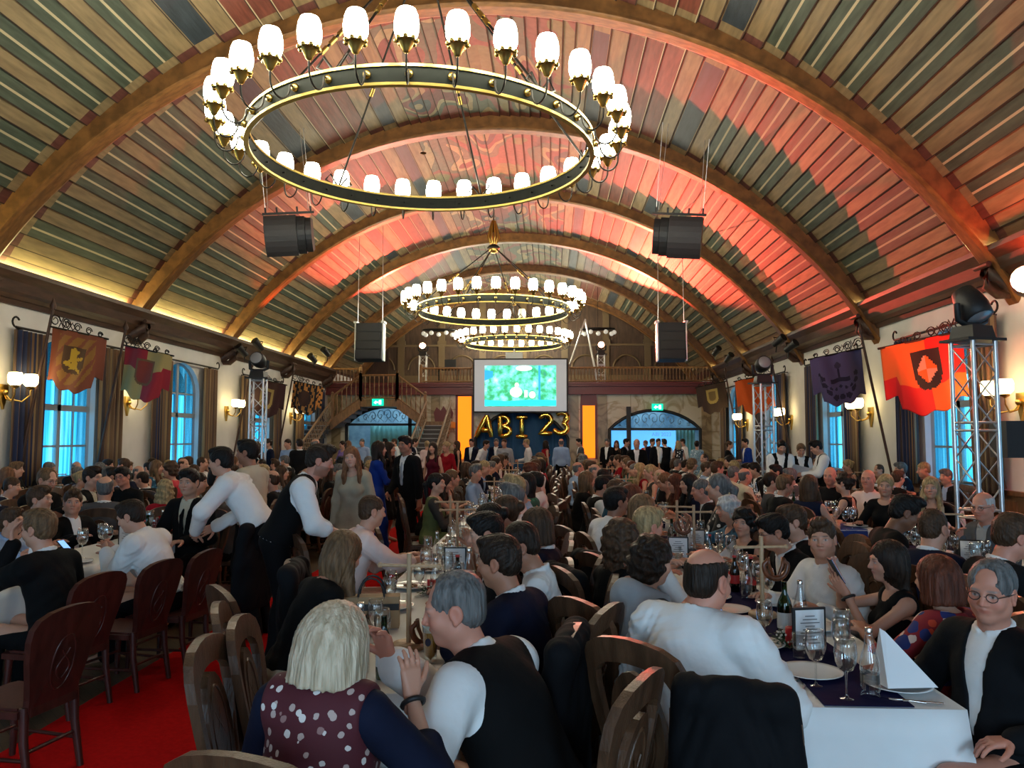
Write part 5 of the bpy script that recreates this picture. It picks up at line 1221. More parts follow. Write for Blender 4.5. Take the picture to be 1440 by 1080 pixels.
        F.el(a, (.02, .014, .02), R2, .01); h = min(h, .011)
    elif kind == 'shoes':
        for x in 'lr': F.rc(J['A' + x] + v3(0, -.03, -.035), J['T' + x] + v3(0, 0, .005), .045, .036, .02); F.cut(v3(0, 0, .005), v3(0, 0, -1))
        for x in 'lr': F.rc(J['A' + x] + v3(0, 0, -.02), J['A' + x], .045, .04, .02)
    elif kind == 'scarf':
        pts = [N + up * .02 + R2.T @ v3(math.sin(t) * .10, math.cos(t) * .10 + .01, -.02 * math.cos(t)) for t in np.linspace(0, 2 * PI, 13)]
        for p, q in zip(pts[:-1], pts[1:]): F.rc(p, q, .034, .034, .03)
        F.rc(N + up * -.02 - fw * .10, C - fw * .12 - up * .1, .10, .085, .05, 'u', (1, .4, 1), R2); disp = wrinkle(.007)
    elif kind == 'shawl':
        F.rc(J['Sl'] - up * .03, J['Sr'] - up * .03, .085, .085, .05); F.rc(C - fw * .06, J['W'] - fw * .08, .15, .15, .05, 'u', (1, .5, 1), R2); disp = wrinkle(.008)
        for x in 'lr': F.rc(J['S' + x], J['E' + x], .07, .065, .03)
    V, Q = F.mesh(h, disp=disp)
    return V, Q
GN = dict(shirt='shirt', jacket='jacket', vest='waistcoat', top='top', dress='dress', trousers='trousers', tie='tie', shoes='shoes', scarf='shoulder_wrap', shawl='shawl')
def person_parts(S, lvl):
    """builds the meshes of a figure; returns (parts [(name, mesh)], joints)"""
    lv = LV[lvl]; J = pose(S); tone = np.array(SKIN[S.get('skin', 'fair')]) * .86 * v3(1.04, .90, .83); parts = []
    F = Field(); torso(F, S, J); arms(F, S, J); legs(F, S, J)
    hs = S.get('s', 1)
    F.rc(J['N'] - J['R2'].T @ v3(0, 0, .03), J['K'], .056 * hs * (.84 if S.get('fem') else 1), .050 * hs * (.84 if S.get('fem') else 1), .03)
    for x in 'lr': F.rc(J['A' + x], J['T' + x], .036, .028, .02)
    V, Q = F.mesh(lv['b']); Vs, Qs, Cs = [V], [Q], [np.tile(tone, (len(V), 1))]; n = len(V)
    F = Field(); headf(F, S, J, lvl > 1); F.rc(J['K'] - J['R2'].T @ v3(0, 0, .05), J['K'] + J['RH'].T @ v3(0, 0, .03), .052 * hs * (.84 if S.get('fem') else 1), .05 * hs * (.84 if S.get('fem') else 1), .03)
    V, Q = F.mesh(lv['h']); Vs.append(V); Qs.append(Q + n); Cs.append(face_tint(V, S, J, tone)); n += len(V)
    for x, sd in (('l', -1), ('r', 1)):
        if lvl == 1 and S.get('nohands'): continue
        F = Field(); hand(F, S, J, x, sd); F.rc(J['Wr' + x] - J['hf' + x][0] * .03, J['Wr' + x], .026 * hs, .022 * hs, .01)
        V, Q = F.mesh(lv['hn']); Vs.append(V); Qs.append(Q + n); Cs.append(np.tile(tone * v3(1, .93, .92), (len(V), 1))); n += len(V)
    parts.append(('body', np_mesh('body', np.concatenate(Vs), np.concatenate(Qs), M_skin, np.concatenate(Cs))))
    if S.get('hair') != 'none':
        V, Q = hair(S, J, lv['hr'])
        if len(V): parts.append(('hair', np_mesh('hair', V, Q, HAIR[S.get('hc', 'dark')])))
    for g in S['wear']:
        kind, mm = g[0], g[1]; o = g[2] if len(g) > 2 else {}
        V, Q = garment(kind, S, J, mm, o, lv)
        if len(V): parts.append((o.get('name', GN[kind]), np_mesh(GN[kind], V, Q, CL[mm])))
    R = J['RH']; sc = S.get('s', 1) * S.get('headsize', 1); P = lambda x, y, z: Vector(J['H'] + R.T @ (v3(x, y, z) * sc))
    if S.get('glasses'):
        mb = MB()
        for sd in (-1, 1):
            mb.tube([P(sd * .032 + .021 * math.cos(t * PI / 6), .099 - .004 * abs(math.cos(t * PI / 6)), .002 + .017 * math.sin(t * PI / 6)) for t in range(12)], .0019, closed=True, n=5); mb.tube([P(sd * .053, .095, .006), P(sd * .079, .04, .008), P(sd * .082, -.01, .004)], .0018, n=5)
        mb.tube([P(-.011, .1, .004), P(.011, .1, .004)], .0018, n=5); parts.append(('glasses', mkmesh('glasses', mb.V, mb.F, [mat('spectacle_frame', (.03, .025, .022), .3)], smooth=True)))
    for x in S.get('watch', ''):
        D, Nn = J['hf' + x]; W = J['Wr' + x] - nrm(J['Wr' + x] - J['E' + x]) * .02; ax = nrm(J['Wr' + x] - J['E' + x]); u = nrm(Nn - ax * (Nn @ ax)); w = np.cross(ax, u); mb = MB()
        mb.tube([Vector(W + (u * math.cos(t * PI / 8) * .032 + w * math.sin(t * PI / 8) * .034)) for t in range(16)], .008, closed=True, n=6); parts.append(('wristwatch', mkmesh('wristwatch', mb.V, mb.F, [M_black], smooth=True)))
    return parts, J
def person(S, lvl, hx, hy, rz, label, group=None):
    """a figure whose head is above (hx, hy), turned by rz degrees (0 looks along +Y)"""
    parts, J = person_parts(S, lvl); a = math.radians(rz); h = J['H']; c, s = math.cos(a), math.sin(a)
    loc = (hx - (h[0] * c - h[1] * s), hy - (h[0] * s + h[1] * c), 0)
    r = empty('person', loc, a, label, 'person', group)
    for nm, me in parts: link(nm, me, r)
    return r, loc
# ------------------------------------------------------------------ chairs
M_chair = mat('carved_chair_oak', (0.085, 0.040, 0.020), 0.36, var=0.35, vscale=5, stretch=(5, 5, .8), bump=.15)
M_chair_red = mat('red_stained_beech', (0.060, 0.014, 0.010), 0.36, var=0.3, vscale=5, stretch=(5, 5, .8))
def back_shape():
    out = [(-.16, .42), (-.165, .52), (-.185, .62), (-.215, .75), (-.232, .87), (-.228, .94), (-.20, .99), (-.14, 1.022), (-.07, 1.035), (0, 1.04)]
    inn = [(-.115, .47), (-.118, .53), (-.135, .62), (-.158, .74), (-.172, .84), (-.168, .885), (-.145, .915), (-.10, .935), (-.05, .943), (0, .946)]
    return out + [(-x, z) for x, z in reversed(out[:-1])], inn + [(-x, z) for x, z in reversed(inn[:-1])]
def bent(x, z): return -.205 - .20 * max(0, z - .45) + .35 * x * x - .02
def plate_ring(mb, out, inn, t, closed=True):
    n = len(out); V = []
    for P in (out, inn):
        for x, z in P: V.append((x, bent(x, z) + t / 2, z))
        for x, z in P: V.append((x, bent(x, z) - t / 2, z))
    o_f, o_b, i_f, i_b = 0, n, 2 * n, 3 * n; F = []
    for k in range(n if closed else n - 1):
        q = (k + 1) % n; F += [(o_f + k, o_f + q, i_f + q, i_f + k), (o_b + q, o_b + k, i_b + k, i_b + q), (o_f + q, o_f + k, o_b + k, o_b + q), (i_f + k, i_f + q, i_b + q, i_b + k)]
    mb.add(V, F)
def plate(mb, P, t, off=0):
    n = len(P); cx = sum(p[0] for p in P) / n; cz = sum(p[1] for p in P) / n; V = [(x, bent(x, z) + off + t / 2, z) for x, z in P] + [(x, bent(x, z) + off - t / 2, z) for x, z in P] + [(cx, bent(cx, cz) + off + t / 2, cz), (cx, bent(cx, cz) + off - t / 2, cz)]
    F = []
    for k in range(n): q = (k + 1) % n; F += [(k, q, 2 * n), (n + q, n + k, 2 * n + 1), (q, k, n + k, n + q)]
    mb.add(V, F)
def chair_pieces():
    B = {}
    b = MB(); out, inn = back_shape(); plate_ring(b, out, inn, .034); b.bbox((-.15, -.245, .42), (.15, -.205, .50)); B['backrest'] = b
    m = MB(); ov = [(.118 * math.cos(2 * PI * t / 20), .70 + .215 * math.sin(2 * PI * t / 20)) for t in range(20)]; plate(m, ov, .028); plate(m, [(-.05, .46), (.05, .46), (.06, .55), (-.06, .55)], .026)
    m.tube([(.075 * math.cos(2 * PI * t / 20), bent(0, .70 + .16 * math.sin(2 * PI * t / 20)) - .014, .70 + .165 * math.sin(2 * PI * t / 20)) for t in range(20)], .007, closed=True, n=5); m.tube([(.075 * math.cos(2 * PI * t / 20), bent(0, .70 + .16 * math.sin(2 * PI * t / 20)) + .014, .70 + .165 * math.sin(2 * PI * t / 20)) for t in range(20)], .007, closed=True, n=5)
    for s in (-1, 1):
        for f in (-1, 1): m.tube([(s * (.008 + .035 * math.sin(t * .55)) , bent(0, .62 + .022 * t) + f * .015, .60 + .022 * t) for t in range(9)], .006, n=4)
    B['medallion'] = m
    s_ = MB(); s_.prism([(-.205, -.215), (.205, -.215), (.235, .215), (.20, .235), (-.20, .235), (-.235, .215)], 'z', .425, .465); s_.prism([(-.18, -.19), (.18, -.19), (.20, .19), (-.20, .19)], 'z', .465, .478); B['seat'] = s_
    L = []
    for sx in (-1, 1): l = MB(); l.tube([(sx * .195, .19, .43), (sx * .198, .20, .25), (sx * .20, .205, 0)], [.024, .021, .016], n=8); L.append(l)
    for sx in (-1, 1): l = MB(); l.tube([(sx * .165, -.215, .48), (sx * .168, -.225, .28), (sx * .17, -.27, 0)], [.024, .022, .017], n=8); L.append(l)
    B['leg'] = L
    r = MB(); r.tube([(-.19, .19, .2), (.19, .19, .2)], .012, n=5); r.tube([(-.17, -.23, .22), (.17, -.23, .22)], .012, n=5)
    for sx in (-1, 1): r.tube([(sx * .198, .2, .18), (sx * .169, -.235, .18)], .012, n=5)
    B['stretcher'] = r
    return B
CHAIR = {}
for key, m in (('oak', M_chair), ('red', M_chair_red)):
    P = chair_pieces()
    if key == 'red':
        q = MB(); plate(q, back_shape()[0], .036); q.bbox((-.15, -.245, .42), (.15, -.205, .50)); P['backrest'] = q
    root = empty('dining_chair', (0, 0, 0)); bk = P['backrest'].build('backrest', m, root); md = P['medallion'].build('medallion', m, bk); P['seat'].build('seat', m, root)
    for l in P['leg']: l.build('leg', m, root)
    P['stretcher'].build('stretcher', m, root); CHAIR[key] = root
    one = MB()
    for nm in ('backrest', 'medallion', 'seat', 'stretcher'): one.add(P[nm].V, P[nm].F)
    for l in P['leg']: one.add(l.V, l.F, 0, True)
    CHAIR[key + '_far'] = mkmesh('dining_chair', one.V, one.F, [m])
def put_chair(x, y, rz, label, key='oak', group=None):
    r = copy_tree(CHAIR[key], (x, y, 0), math.radians(rz), label, group); r['category'] = 'chair'; return r
def far_chair(x, y, rz, label, group):
    o = link('dining_chair', CHAIR['oak_far'], None, (x, y, 0), (0, 0, math.radians(rz))); return tag(o, label, 'chair', group)
def draped_jacket(x, y, rz, label, m='suit'):
    F = Field(); a = math.radians(rz)
    F.rc((-.17, -.32, .975), (.17, -.32, .975), .058, .058, .04); F.rc((-.12, -.30, .72), (.12, -.30, .72), .125, .125, .06, 'u', (1, .55, 1), np.eye(3)); F.rc((-.11, -.31, .42), (.11, -.31, .42), .13, .13, .06, 'u', (1, .5, 1), np.eye(3))
    F.rc((0, -.32, .79), (0, -.30, .35), .19, .20, .05, 'u', (1, .42, 1), np.eye(3))
    for s in (-1, 1): F.rc((s * .20, -.31, .97), (s * .235, -.27, .66), .056, .05, .03); F.rc((s * .235, -.27, .66), (s * .225, -.25, .38), .05, .048, .02)
    F.el((0, -.25, .62), (.235, .055, .30), None, .015, 's'); F.cut((0, 0, .27), (0, 0, -1))
    V, Q = F.mesh(.013, disp=wrinkle(.006)); o = link('suit_jacket', np_mesh('suit_jacket', V, Q, CL[m]), None, (x, y, 0), (0, 0, a)); return tag(o, label, 'jacket', 'jackets draped over chair backs')

# ------------------------------------------------------------------ tables with cloths and runners
M_cloth = mat('white_damask', (.70, .70, .69), .75, var=.05, vscale=4, bump=.12, bscale=6)
M_runner = mat('navy_runner', (.008, .008, .040), .9, spec=.05, bump=.2, bscale=9)
M_blue_runner = mat('blue_runner', (.012, .035, .20), .7)
def table(x0, x1, y0, y1, nm, drop=.30, dn=.42, runner=M_runner, hang=True):
    cx, cy = (x0 + x1) / 2, (y0 + y1) / 2; w, l = x1 - x0, y1 - y0
    t = empty('banquet_table', (cx, cy, 0), 0, 'banquet table under the white cloth, %s' % nm, 'table', 'long banquet tables')
    MB().box((0, 0, .725), (w - .04, l - .04, .03)).build('tabletop', M_darkwood, t)
    for sx in (-1, 1):
        for sy in (-1, 1): MB().box((sx * (w / 2 - .08), sy * (l / 2 - .15), .355), (.06, .06, .71)).build('leg', M_darkwood, t)
    # cloth
    V = []; F = []; per = []; n1, n2 = 10, max(8, int(l / .22))
    per += [(x0 + w * i / n1, y0, 0, -1) for i in range(n1)] + [(x1, y0 + l * i / n2, 1, 0) for i in range(n2)] + [(x1 - w * i / n1, y1, 0, 1) for i in range(n1)] + [(x0, y1 - l * i / n2, -1, 0) for i in range(n2)]
    n = len(per); rows = 6
    for r in range(rows):
        u = r / (rows - 1)
        for k, (px, py, nx, ny) in enumerate(per):
            d = dn if (ny < 0) else drop; wv = (.012 + .02 * math.sin(k * 1.9) + .012 * math.sin(k * .7 + 1)) * u + .004
            q = per[k - 1]
            cnx, cny = nx, ny
            if k % 1 == 0 and (q[2], q[3]) != (nx, ny): cnx, cny = (nx + q[2]), (ny + q[3])
            V.append((px + cnx * wv, py + cny * wv, .746 - d * u))
    for r in range(rows - 1):
        for k in range(n): F.append((r * n + k, (r + 1) * n + k, (r + 1) * n + (k + 1) % n, r * n + (k + 1) % n))
    F.append(tuple(range(n)))
    me = mkmesh('tablecloth', V, F, [M_cloth], smooth=True); me.polygons[len(F) - 1].use_smooth = False
    o = link('tablecloth', me); q = o.modifiers.new('thickness', 'SOLIDIFY'); q.thickness = .003; tag(o, 'white cloth on the banquet table, %s' % nm, 'tablecloth', 'white tablecloths')
    if runner:
        mb = MB(); hw = .17; k = 14; V = []; F = []
        ys = ([y0 - .012] if hang else []) + [y0 + l * i / k for i in range(k + 1)]
        for i, y in enumerate(ys):
            for s in (-1, 1): V.append((cx + s * hw + .012 * math.sin(i * 1.3), y, .7515 if (i or not hang) else .68))
        for i in range(len(ys) - 1): F.append((2 * i, 2 * i + 1, 2 * i + 3, 2 * i + 2))
        o = link('table_runner', mkmesh('table_runner', V, F, [runner])); q = o.modifiers.new('thickness', 'SOLIDIFY'); q.thickness = .003; q.offset = 1
        tag(o, 'navy runner along the banquet table, %s' % nm, 'table runner', 'navy table runners')
TABS = {'C': (-1.12, -.40), 'D': (.86, 1.58), 'E': (3.06, 3.70), 'B': (-4.45, -3.72), 'A': (-7.0, -6.3), 'Z': (-8.85, -8.2), 'G': (5.5, 6.15)}
table(*TABS['C'], 3.2, 9.3, 'centre row, nearest', dn=.5, runner=None); table(*TABS['C'], 9.32, 15.6, 'centre row, second', runner=None); table(*TABS['C'], 15.62, 22.4, 'centre row, third', runner=None)
table(*TABS['D'], 3.12, 8.3, 'right of the middle aisle, nearest', dn=.55, hang=False); table(*TABS['D'], 9.65, 16.0, 'right of the middle aisle, second'); table(*TABS['D'], 16.02, 22.4, 'right of the middle aisle, third')
table(3.0, 3.62, 4.3, 7.7, 'at the right edge before the near truss'); table(*TABS['E'], 9.0, 15.6, 'with the blue runner, right-hand row', runner=M_blue_runner); table(*TABS['E'], 15.62, 22.4, 'right-hand row, farther')
table(*TABS['B'], 4.75, 9.6, 'left of the red carpet, nearest', runner=None); table(*TABS['B'], 9.62, 16, 'left of the red carpet, second', runner=None); table(*TABS['B'], 16.02, 22.4, 'left of the red carpet, third', runner=None)
table(*TABS['A'], 6.5, 14, 'second row from the left wall, nearer', runner=None); table(*TABS['A'], 14.02, 21.4, 'second row from the left wall, farther', runner=None)
table(*TABS['Z'], 10.5, 17.4, 'along the left windows, nearer', runner=None); table(*TABS['Z'], 17.42, 22.4, 'along the left windows, farther', runner=None)
table(*TABS['G'], 12.0, 18.0, 'along the right windows, nearer'); table(*TABS['G'], 18.02, 22.4, 'along the right windows, farther')
mb = MB(); mb.box((0, 0, -.08), (.34, .006, .12)); o = mb.build('folded_runner', M_blue_runner); o.location = (3.38, 8.965, .75); tag(o, 'bright blue runner end hanging over the near edge of the right-hand table', 'table runner')
# red carpet down the hall
mb = MB(); V = []; F = []; n = 40
for i in range(n + 1):
    y = -1.0 + i * 26.0 / n; V += [(-3.12 + .02 * math.sin(i), y, .004), (-2.02 + .02 * math.cos(i * .7), y, .004)]
for i in range(n): F.append((2 * i, 2 * i + 1, 2 * i + 3, 2 * i + 2))
o = link('red_carpet', mkmesh('red_carpet', V, F, [mat('red_felt', (.42, .004, .004), .95, spec=.05, var=.15, vscale=40)])); q = o.modifiers.new('thickness', 'SOLIDIFY'); q.thickness = .006; q.offset = 1; tag(o, 'bright red carpet runner leading down the hall', 'carpet')

# ------------------------------------------------------------------ tableware
def clear_mat(nm, tint=(.96, .98, .98), gloss=.9, rough=.02, base=.06):
    m = bpy.data.materials.new(nm); m.use_nodes = True; nt = m.node_tree
    for n in list(nt.nodes): nt.nodes.remove(n)
    out = nt.nodes.new('ShaderNodeOutputMaterial'); t = nt.nodes.new('ShaderNodeBsdfTransparent'); t.inputs[0].default_value = (*tint, 1); g = nt.nodes.new('ShaderNodeBsdfGlossy'); g.inputs['Roughness'].default_value = rough; g.inputs[0].default_value = (gloss,) * 3 + (1,)
    lw = nt.nodes.new('ShaderNodeLayerWeight'); lw.inputs['Blend'].default_value = .35; ma = nt.nodes.new('ShaderNodeMath'); ma.operation = 'MULTIPLY_ADD'; ma.inputs[1].default_value = .75; ma.inputs[2].default_value = base; mx = nt.nodes.new('ShaderNodeMixShader')
    nt.links.new(lw.outputs['Facing'], ma.inputs[0]); nt.links.new(ma.outputs[0], mx.inputs[0]); nt.links.new(t.outputs[0], mx.inputs[1]); nt.links.new(g.outputs[0], mx.inputs[2]); nt.links.new(mx.outputs[0], out.inputs[0]); return m
G_clear = clear_mat('clear_glass'); G_green = clear_mat('green_bottle_glass', (.03, .22, .06), .5); G_brown = clear_mat('dark_bottle_glass', (.03, .012, .006), .5)
L_beer = mat('lager_beer', (.50, .22, .02), .15, spec=.5); L_foam = mat('beer_foam', (.75, .70, .58), .8); L_red = mat('red_wine', (.08, .004, .008), .1); L_white = clear_mat('white_wine', (.85, .75, .35), .6, .05, .03)
M_label = mat('paper_label', (.55, .55, .52), .7); M_china = mat('white_china', (.68, .68, .66), .18); M_paper = mat('white_paper_napkin', (.70, .70, .70), .8); M_steel = mat('cutlery_steel', (.6, .55, .5), .22, 1.0); M_pretzel = mat('pretzel_crust', (.13, .04, .015), .35, var=.4, vscale=30); M_beech = mat('turned_beech', (.42, .27, .15), .5, var=.2, vscale=6, stretch=(5, 5, 1)); M_candle = mat('red_candle_wax', (.40, .012, .015), .4); M_leafy = mat('dark_greenery', (.02, .055, .018), .6); M_gyps = mat('tiny_white_blossom', (.62, .60, .52), .8); M_food = mat('leftover_food', (.30, .15, .07), .6, var=.5, vscale=40)
def ld(prof, n=18): b = MB(); b.lathe(prof, n=n); return b
def thing_proto(nm, parts):
    """parts: [(name, MB, material)]; the first is the body, others its parts"""
    r = empty(nm)
    for p in parts: p[1].build(p[0], p[2], r)
    return r
PR = {}
PR['wine_glass'] = thing_proto('wine_glass', [('bowl', ld([(.006, .098), (.024, .108), (.037, .135), (.041, .165), (.038, .20), (.033, .222), (.032, .222), (.037, .198), (.0395, .165), (.0355, .137), (.022, .111), (.001, .103)]), G_clear), ('stem', ld([(.034, 0), (.034, .003), (.008, .008), (.0042, .02), (.004, .09), (.006, .099)], 14), G_clear)])
PR['red_wine_glass'] = thing_proto('red_wine_glass', [('bowl', ld([(.006, .098), (.026, .108), (.041, .135), (.045, .165), (.041, .20), (.036, .215), (.035, .215), (.040, .198), (.0435, .165), (.0395, .137), (.024, .111), (.001, .103)]), G_clear), ('stem', ld([(.036, 0), (.036, .003), (.008, .008), (.0042, .02), (.004, .09), (.006, .099)], 14), G_clear), ('wine', ld([(.001, .104), (.023, .112), (.038, .135), (.041, .15), (.001, .15)], 14), L_red)])
PR['tumbler'] = thing_proto('tumbler', [('glass', ld([(.001, .002), (.028, .002), (.033, .12), (.031, .12), (.0265, .010), (.001, .010)]), G_clear)])
PR['beer_glass'] = thing_proto('beer_glass', [('glass', ld([(.001, .0), (.032, .0), (.030, .04), (.037, .14), (.039, .20), (.037, .20), (.035, .14), (.028, .04), (.001, .012)]), G_clear), ('beer', ld([(.001, .013), (.0275, .04), (.0345, .14), (.001, .14)]), L_beer), ('foam', ld([(.001, .14), (.0345, .14), (.0362, .185), (.020, .193), (.001, .194)]), L_foam), ('emblem', MB().prism([(.014 * math.cos(t * PI / 8), .10 + .018 * math.sin(t * PI / 8)) for t in range(16)], 'y', -.0355, -.0335), mat('dark_glass_emblem', (.02, .02, .05), .4))])
PR['water_bottle'] = thing_proto('water_bottle', [('bottle', ld([(.001, .0), (.036, .002), (.038, .01), (.038, .05), (.035, .06), (.035, .10), (.038, .11), (.038, .135), (.032, .165), (.018, .215), (.0135, .245), (.0135, .262), (.001, .262)]), G_clear), ('bottle_cap', ld([(.0145, .258), (.0145, .275), (.012, .278), (.001, .278)], 12), M_steel), ('label', ld([(.0358, .062), (.0358, .098)], 16), clear_mat('frosted_label', (.6, .62, .62), .3, .4, .25))])
PR['green_bottle'] = thing_proto('green_bottle', [('bottle', ld([(.001, .0), (.037, .002), (.038, .01), (.038, .17), (.030, .20), (.0145, .235), (.0135, .29), (.015, .295), (.001, .295)]), G_green), ('label', ld([(.0387, .06), (.0387, .14)], 16), M_label)])
PR['dark_bottle'] = thing_proto('dark_bottle', [('bottle', ld([(.001, .0), (.031, .002), (.032, .01), (.032, .13), (.026, .16), (.013, .20), (.012, .235), (.001, .236)]), G_brown), ('label', ld([(.0325, .06), (.0325, .115)], 16), mat('red_label', (.45, .02, .02), .6)), ('bottle_cap', ld([(.0145, .23), (.0145, .242), (.001, .244)], 12), mat('red_cap', (.4, .02, .02), .4))])
def plate_parts():
    f = MB(); rr = random.Random(3)
    for k in range(7): a = rr.random() * 6.3; q = rr.random() * .05; f.ball((q * math.cos(a), q * math.sin(a), .016), .012 + .012 * rr.random(), n=7, k=4, sc=(1.2, 1, .5))
    return ld([(.001, .004), (.085, .005), (.125, .016), (.135, .020), (.134, .023), (.12, .019), (.085, .010), (.001, .010)], 28), f
a_, b_ = plate_parts()
PR['dinner_plate'] = thing_proto('dinner_plate', [('china', a_, M_china)]); PR['used_plate'] = thing_proto('used_plate', [('china', a_, M_china), ('leftovers', b_, M_food)])
mb = MB(); V = [(-.09, -.055, 0), (.11, -.06, 0), (.12, .06, 0), (-.09, .06, 0), (-.085, 0, .215), (-.06, .002, .20)]
mb.add(V, [(0, 1, 5), (0, 5, 4), (1, 2, 5), (2, 3, 4), (2, 4, 5), (3, 0, 4), (3, 2, 1, 0)]); PR['napkin'] = thing_proto('folded_napkin', [('paper', mb, M_paper)])
def cutlery(kind):
    b = MB(); b.tube([(0, -.1, .004), (0, -.02, .006), (0, .02, .004)], [.005, .0035, .003], n=6)
    if kind == 'fork':
        b.tube([(0, .02, .004), (0, .045, .003)], [.003, .010], n=6)
        for k in (-1, 0, 1): b.tube([(k * .007, .045, .003), (k * .007, .095, .007)], .0018, n=4)
    else: b.prism([(-.006, .02), (.006, .02), (.010, .09), (.004, .115), (-.006, .105)], 'z', .003, .005)
    return b
PR['fork'] = thing_proto('fork', [('steel', cutlery('fork'), M_steel)]); PR['knife'] = thing_proto('table_knife', [('steel', cutlery('knife'), M_steel)])
def pretzel_mb(z):
    b = MB(); P = []
    for t in range(27):
        a = -2.2 + 4.4 * t / 26; P.append((.062 * math.sin(a) * (1.15 if abs(a) < 1.8 else .9), 0, z - .075 * math.cos(a)))
    for s in (-1, 1): pass
    b.tube([(-.012, .012, z - .055), (-.035, .01, z + .0)] + P + [(.035, -.01, z + .0), (.012, -.012, z - .055)], [.009, .010] + [.011 + .006 * math.cos((-2.2 + 4.4 * t / 26) * .7) for t in range(27)] + [.010, .009], n=8); return b
st_b = MB(); st_b.tube([(0, 0, .0), (0, 0, .46)], .0125, n=10); st_b.lathe([(.001, .03), (.075, .03), (.08, .02), (.08, 0), (.001, 0)], n=20); st_bar = MB(); st_bar.tube([(-.15, 0, .40), (.15, 0, .40)], .0085, n=8)
for s in (-1, 1): st_bar.ball((s * .15, 0, .40), .014, n=8, k=5)
PR['pretzel_stand'] = thing_proto('pretzel_stand', [('post', st_b, M_beech), ('crossbar', st_bar, M_beech)])
PR['pretzel'] = thing_proto('pretzel', [('crust', pretzel_mb(0), M_pretzel)])
rr = random.Random(5); g1 = MB(); g2 = MB()
for k in range(70):
    a = rr.random() * 6.283; q = .045 + .045 * rr.random(); z = .01 + .05 * rr.random(); g1.tube([(.03 * math.cos(a), .03 * math.sin(a), .01), (q * math.cos(a), q * math.sin(a), z)], [.004, .001], n=4); x, y = q * math.cos(a), q * math.sin(a); g1.add([(x, y, z), (x + .014 * math.cos(a + 1), y + .014 * math.sin(a + 1), z + .004), (x + .022 * math.cos(a), y + .022 * math.sin(a), z + .002), (x + .014 * math.cos(a - 1), y + .014 * math.sin(a - 1), z + .004)], [(0, 1, 2, 3)])
for k in range(60): a = rr.random() * 6.283; q = .03 + .075 * rr.random(); g2.ball((q * math.cos(a), q * math.sin(a), .02 + .07 * rr.random()), .0055, n=5, k=3)
cn = ld([(.001, .0), (.03, .0), (.03, .095), (.02, .097), (.001, .092)], 14); cn.tube([(0, 0, .09), (0, 0, .105)], .0015, n=4)
PR['candle_arrangement'] = thing_proto('candle_arrangement', [('candle', cn, M_candle), ('greenery', g1, M_leafy), ('blossom', g2, M_gyps)])
mf = MB(); mf.box((0, 0, .105), (.17, .014, .21)); mp = MB(); mp.box((0, -.0085, .105), (.148, .003, .188)); mt = MB()
for k in range(9): mt.box((0, -.0105, .17 - .016 * k), (.05 + .05 * ((k * 7) % 3) / 2, .001, .0045))
PR['menu_frame'] = thing_proto('menu_frame', [('frame', mf, M_black), ('menu_card', mp, M_paper), ('printed_line', mt, mat('menu_ink', (.15, .15, .15), .8))])
UP = .7495
def put(kind, x, y, rz, label, cat, group=None, s=1.0, z=UP):
    r = copy_tree(PR[kind], (x, y, z), math.radians(rz), label, group); r['category'] = cat; r.scale = (s, s, s); return r
FARM = {}
def far(kind, x, y, rz, label, cat, group, s=1.0, z=UP):
    """small distant copy: one mesh with the parts' materials"""
    if kind not in FARM:
        V = []; Fc = []; M = []; ms = []
        for ch in PR[kind].children:
            n = len(V); V += [tuple(v.co) for v in ch.data.vertices]; k = len(ms); ms.append(ch.data.materials[0])
            for p in ch.data.polygons: Fc.append(tuple(i + n for i in p.vertices)); M.append(k)
        FARM[kind] = mkmesh(PR[kind].name.split('.')[0], V, Fc, ms, M, smooth=True)
    o = link(PR[kind].name.split('.')[0], FARM[kind], None, (x, y, z), (0, 0, math.radians(rz))); o.scale = (s, s, s); return tag(o, label, cat, group)
def pretzel_on(x, y, a, rz, label, z=UP + .295): return put('pretzel', x, y, rz, label, 'pretzel', 'pretzels hung on the wooden stands', 1.0, z)
# --- the near end of the table right of the aisle
put('wine_glass', 1.165, 3.20, 0, 'tall empty wine glass on the navy runner at the near table end', 'wine glass', s=1.08); put('wine_glass', 1.10, 3.36, 0, 'empty wine glass behind the tallest one at the near table end', 'wine glass', s=1.05)
put('water_bottle', 1.265, 3.22, 0, 'clear ribbed water bottle standing on the navy runner end', 'bottle', s=1.0)
put('dinner_plate', 1.13, 3.52, 0, 'white plate beside the navy runner left of the water bottle', 'plate'); put('dinner_plate', 1.43, 3.36, 0, 'white plate under the folded napkin at the near table end', 'plate')
put('napkin', 1.44, 3.34, 8, 'white napkin folded into a pointed sail on the near plate', 'napkin', z=UP + .024, s=1.05)
put('fork', .985, 3.40, -14, 'fork lying left of the navy runner, outer one', 'fork'); put('fork', 1.02, 3.38, -18, 'fork lying left of the navy runner, inner one', 'fork'); put('knife', 1.045, 3.34, -22, 'table knife beside two forks at the near table end', 'knife'); put('knife', 1.36, 3.20, 70, 'table knife in front of the folded napkin', 'knife'); put('fork', 1.42, 3.18, 78, 'fork in front of the folded napkin', 'fork')
put('wine_glass', 1.06, 3.98, 0, 'empty wine glass left of the green bottle', 'wine glass'); put('tumbler', 1.16, 3.76, 0, 'water tumbler in front of the black menu frame', 'tumbler'); put('wine_glass', 1.30, 3.62, 0, 'wine glass just right of the black menu frame', 'wine glass'); put('wine_glass', 1.37, 3.80, 0, 'wine glass before the red-haired woman', 'wine glass')
put('menu_frame', 1.25, 3.90, 12, 'black framed menu card on the near right table', 'menu stand'); put('green_bottle', 1.20, 4.12, 0, 'green glass bottle behind the black menu frame', 'bottle'); put('candle_arrangement', 1.19, 3.98, 0, 'candle ring with white blossom beside the menu frame', 'candle'); put('water_bottle', 1.32, 4.25, 0, 'clear water bottle behind the green bottle', 'bottle')
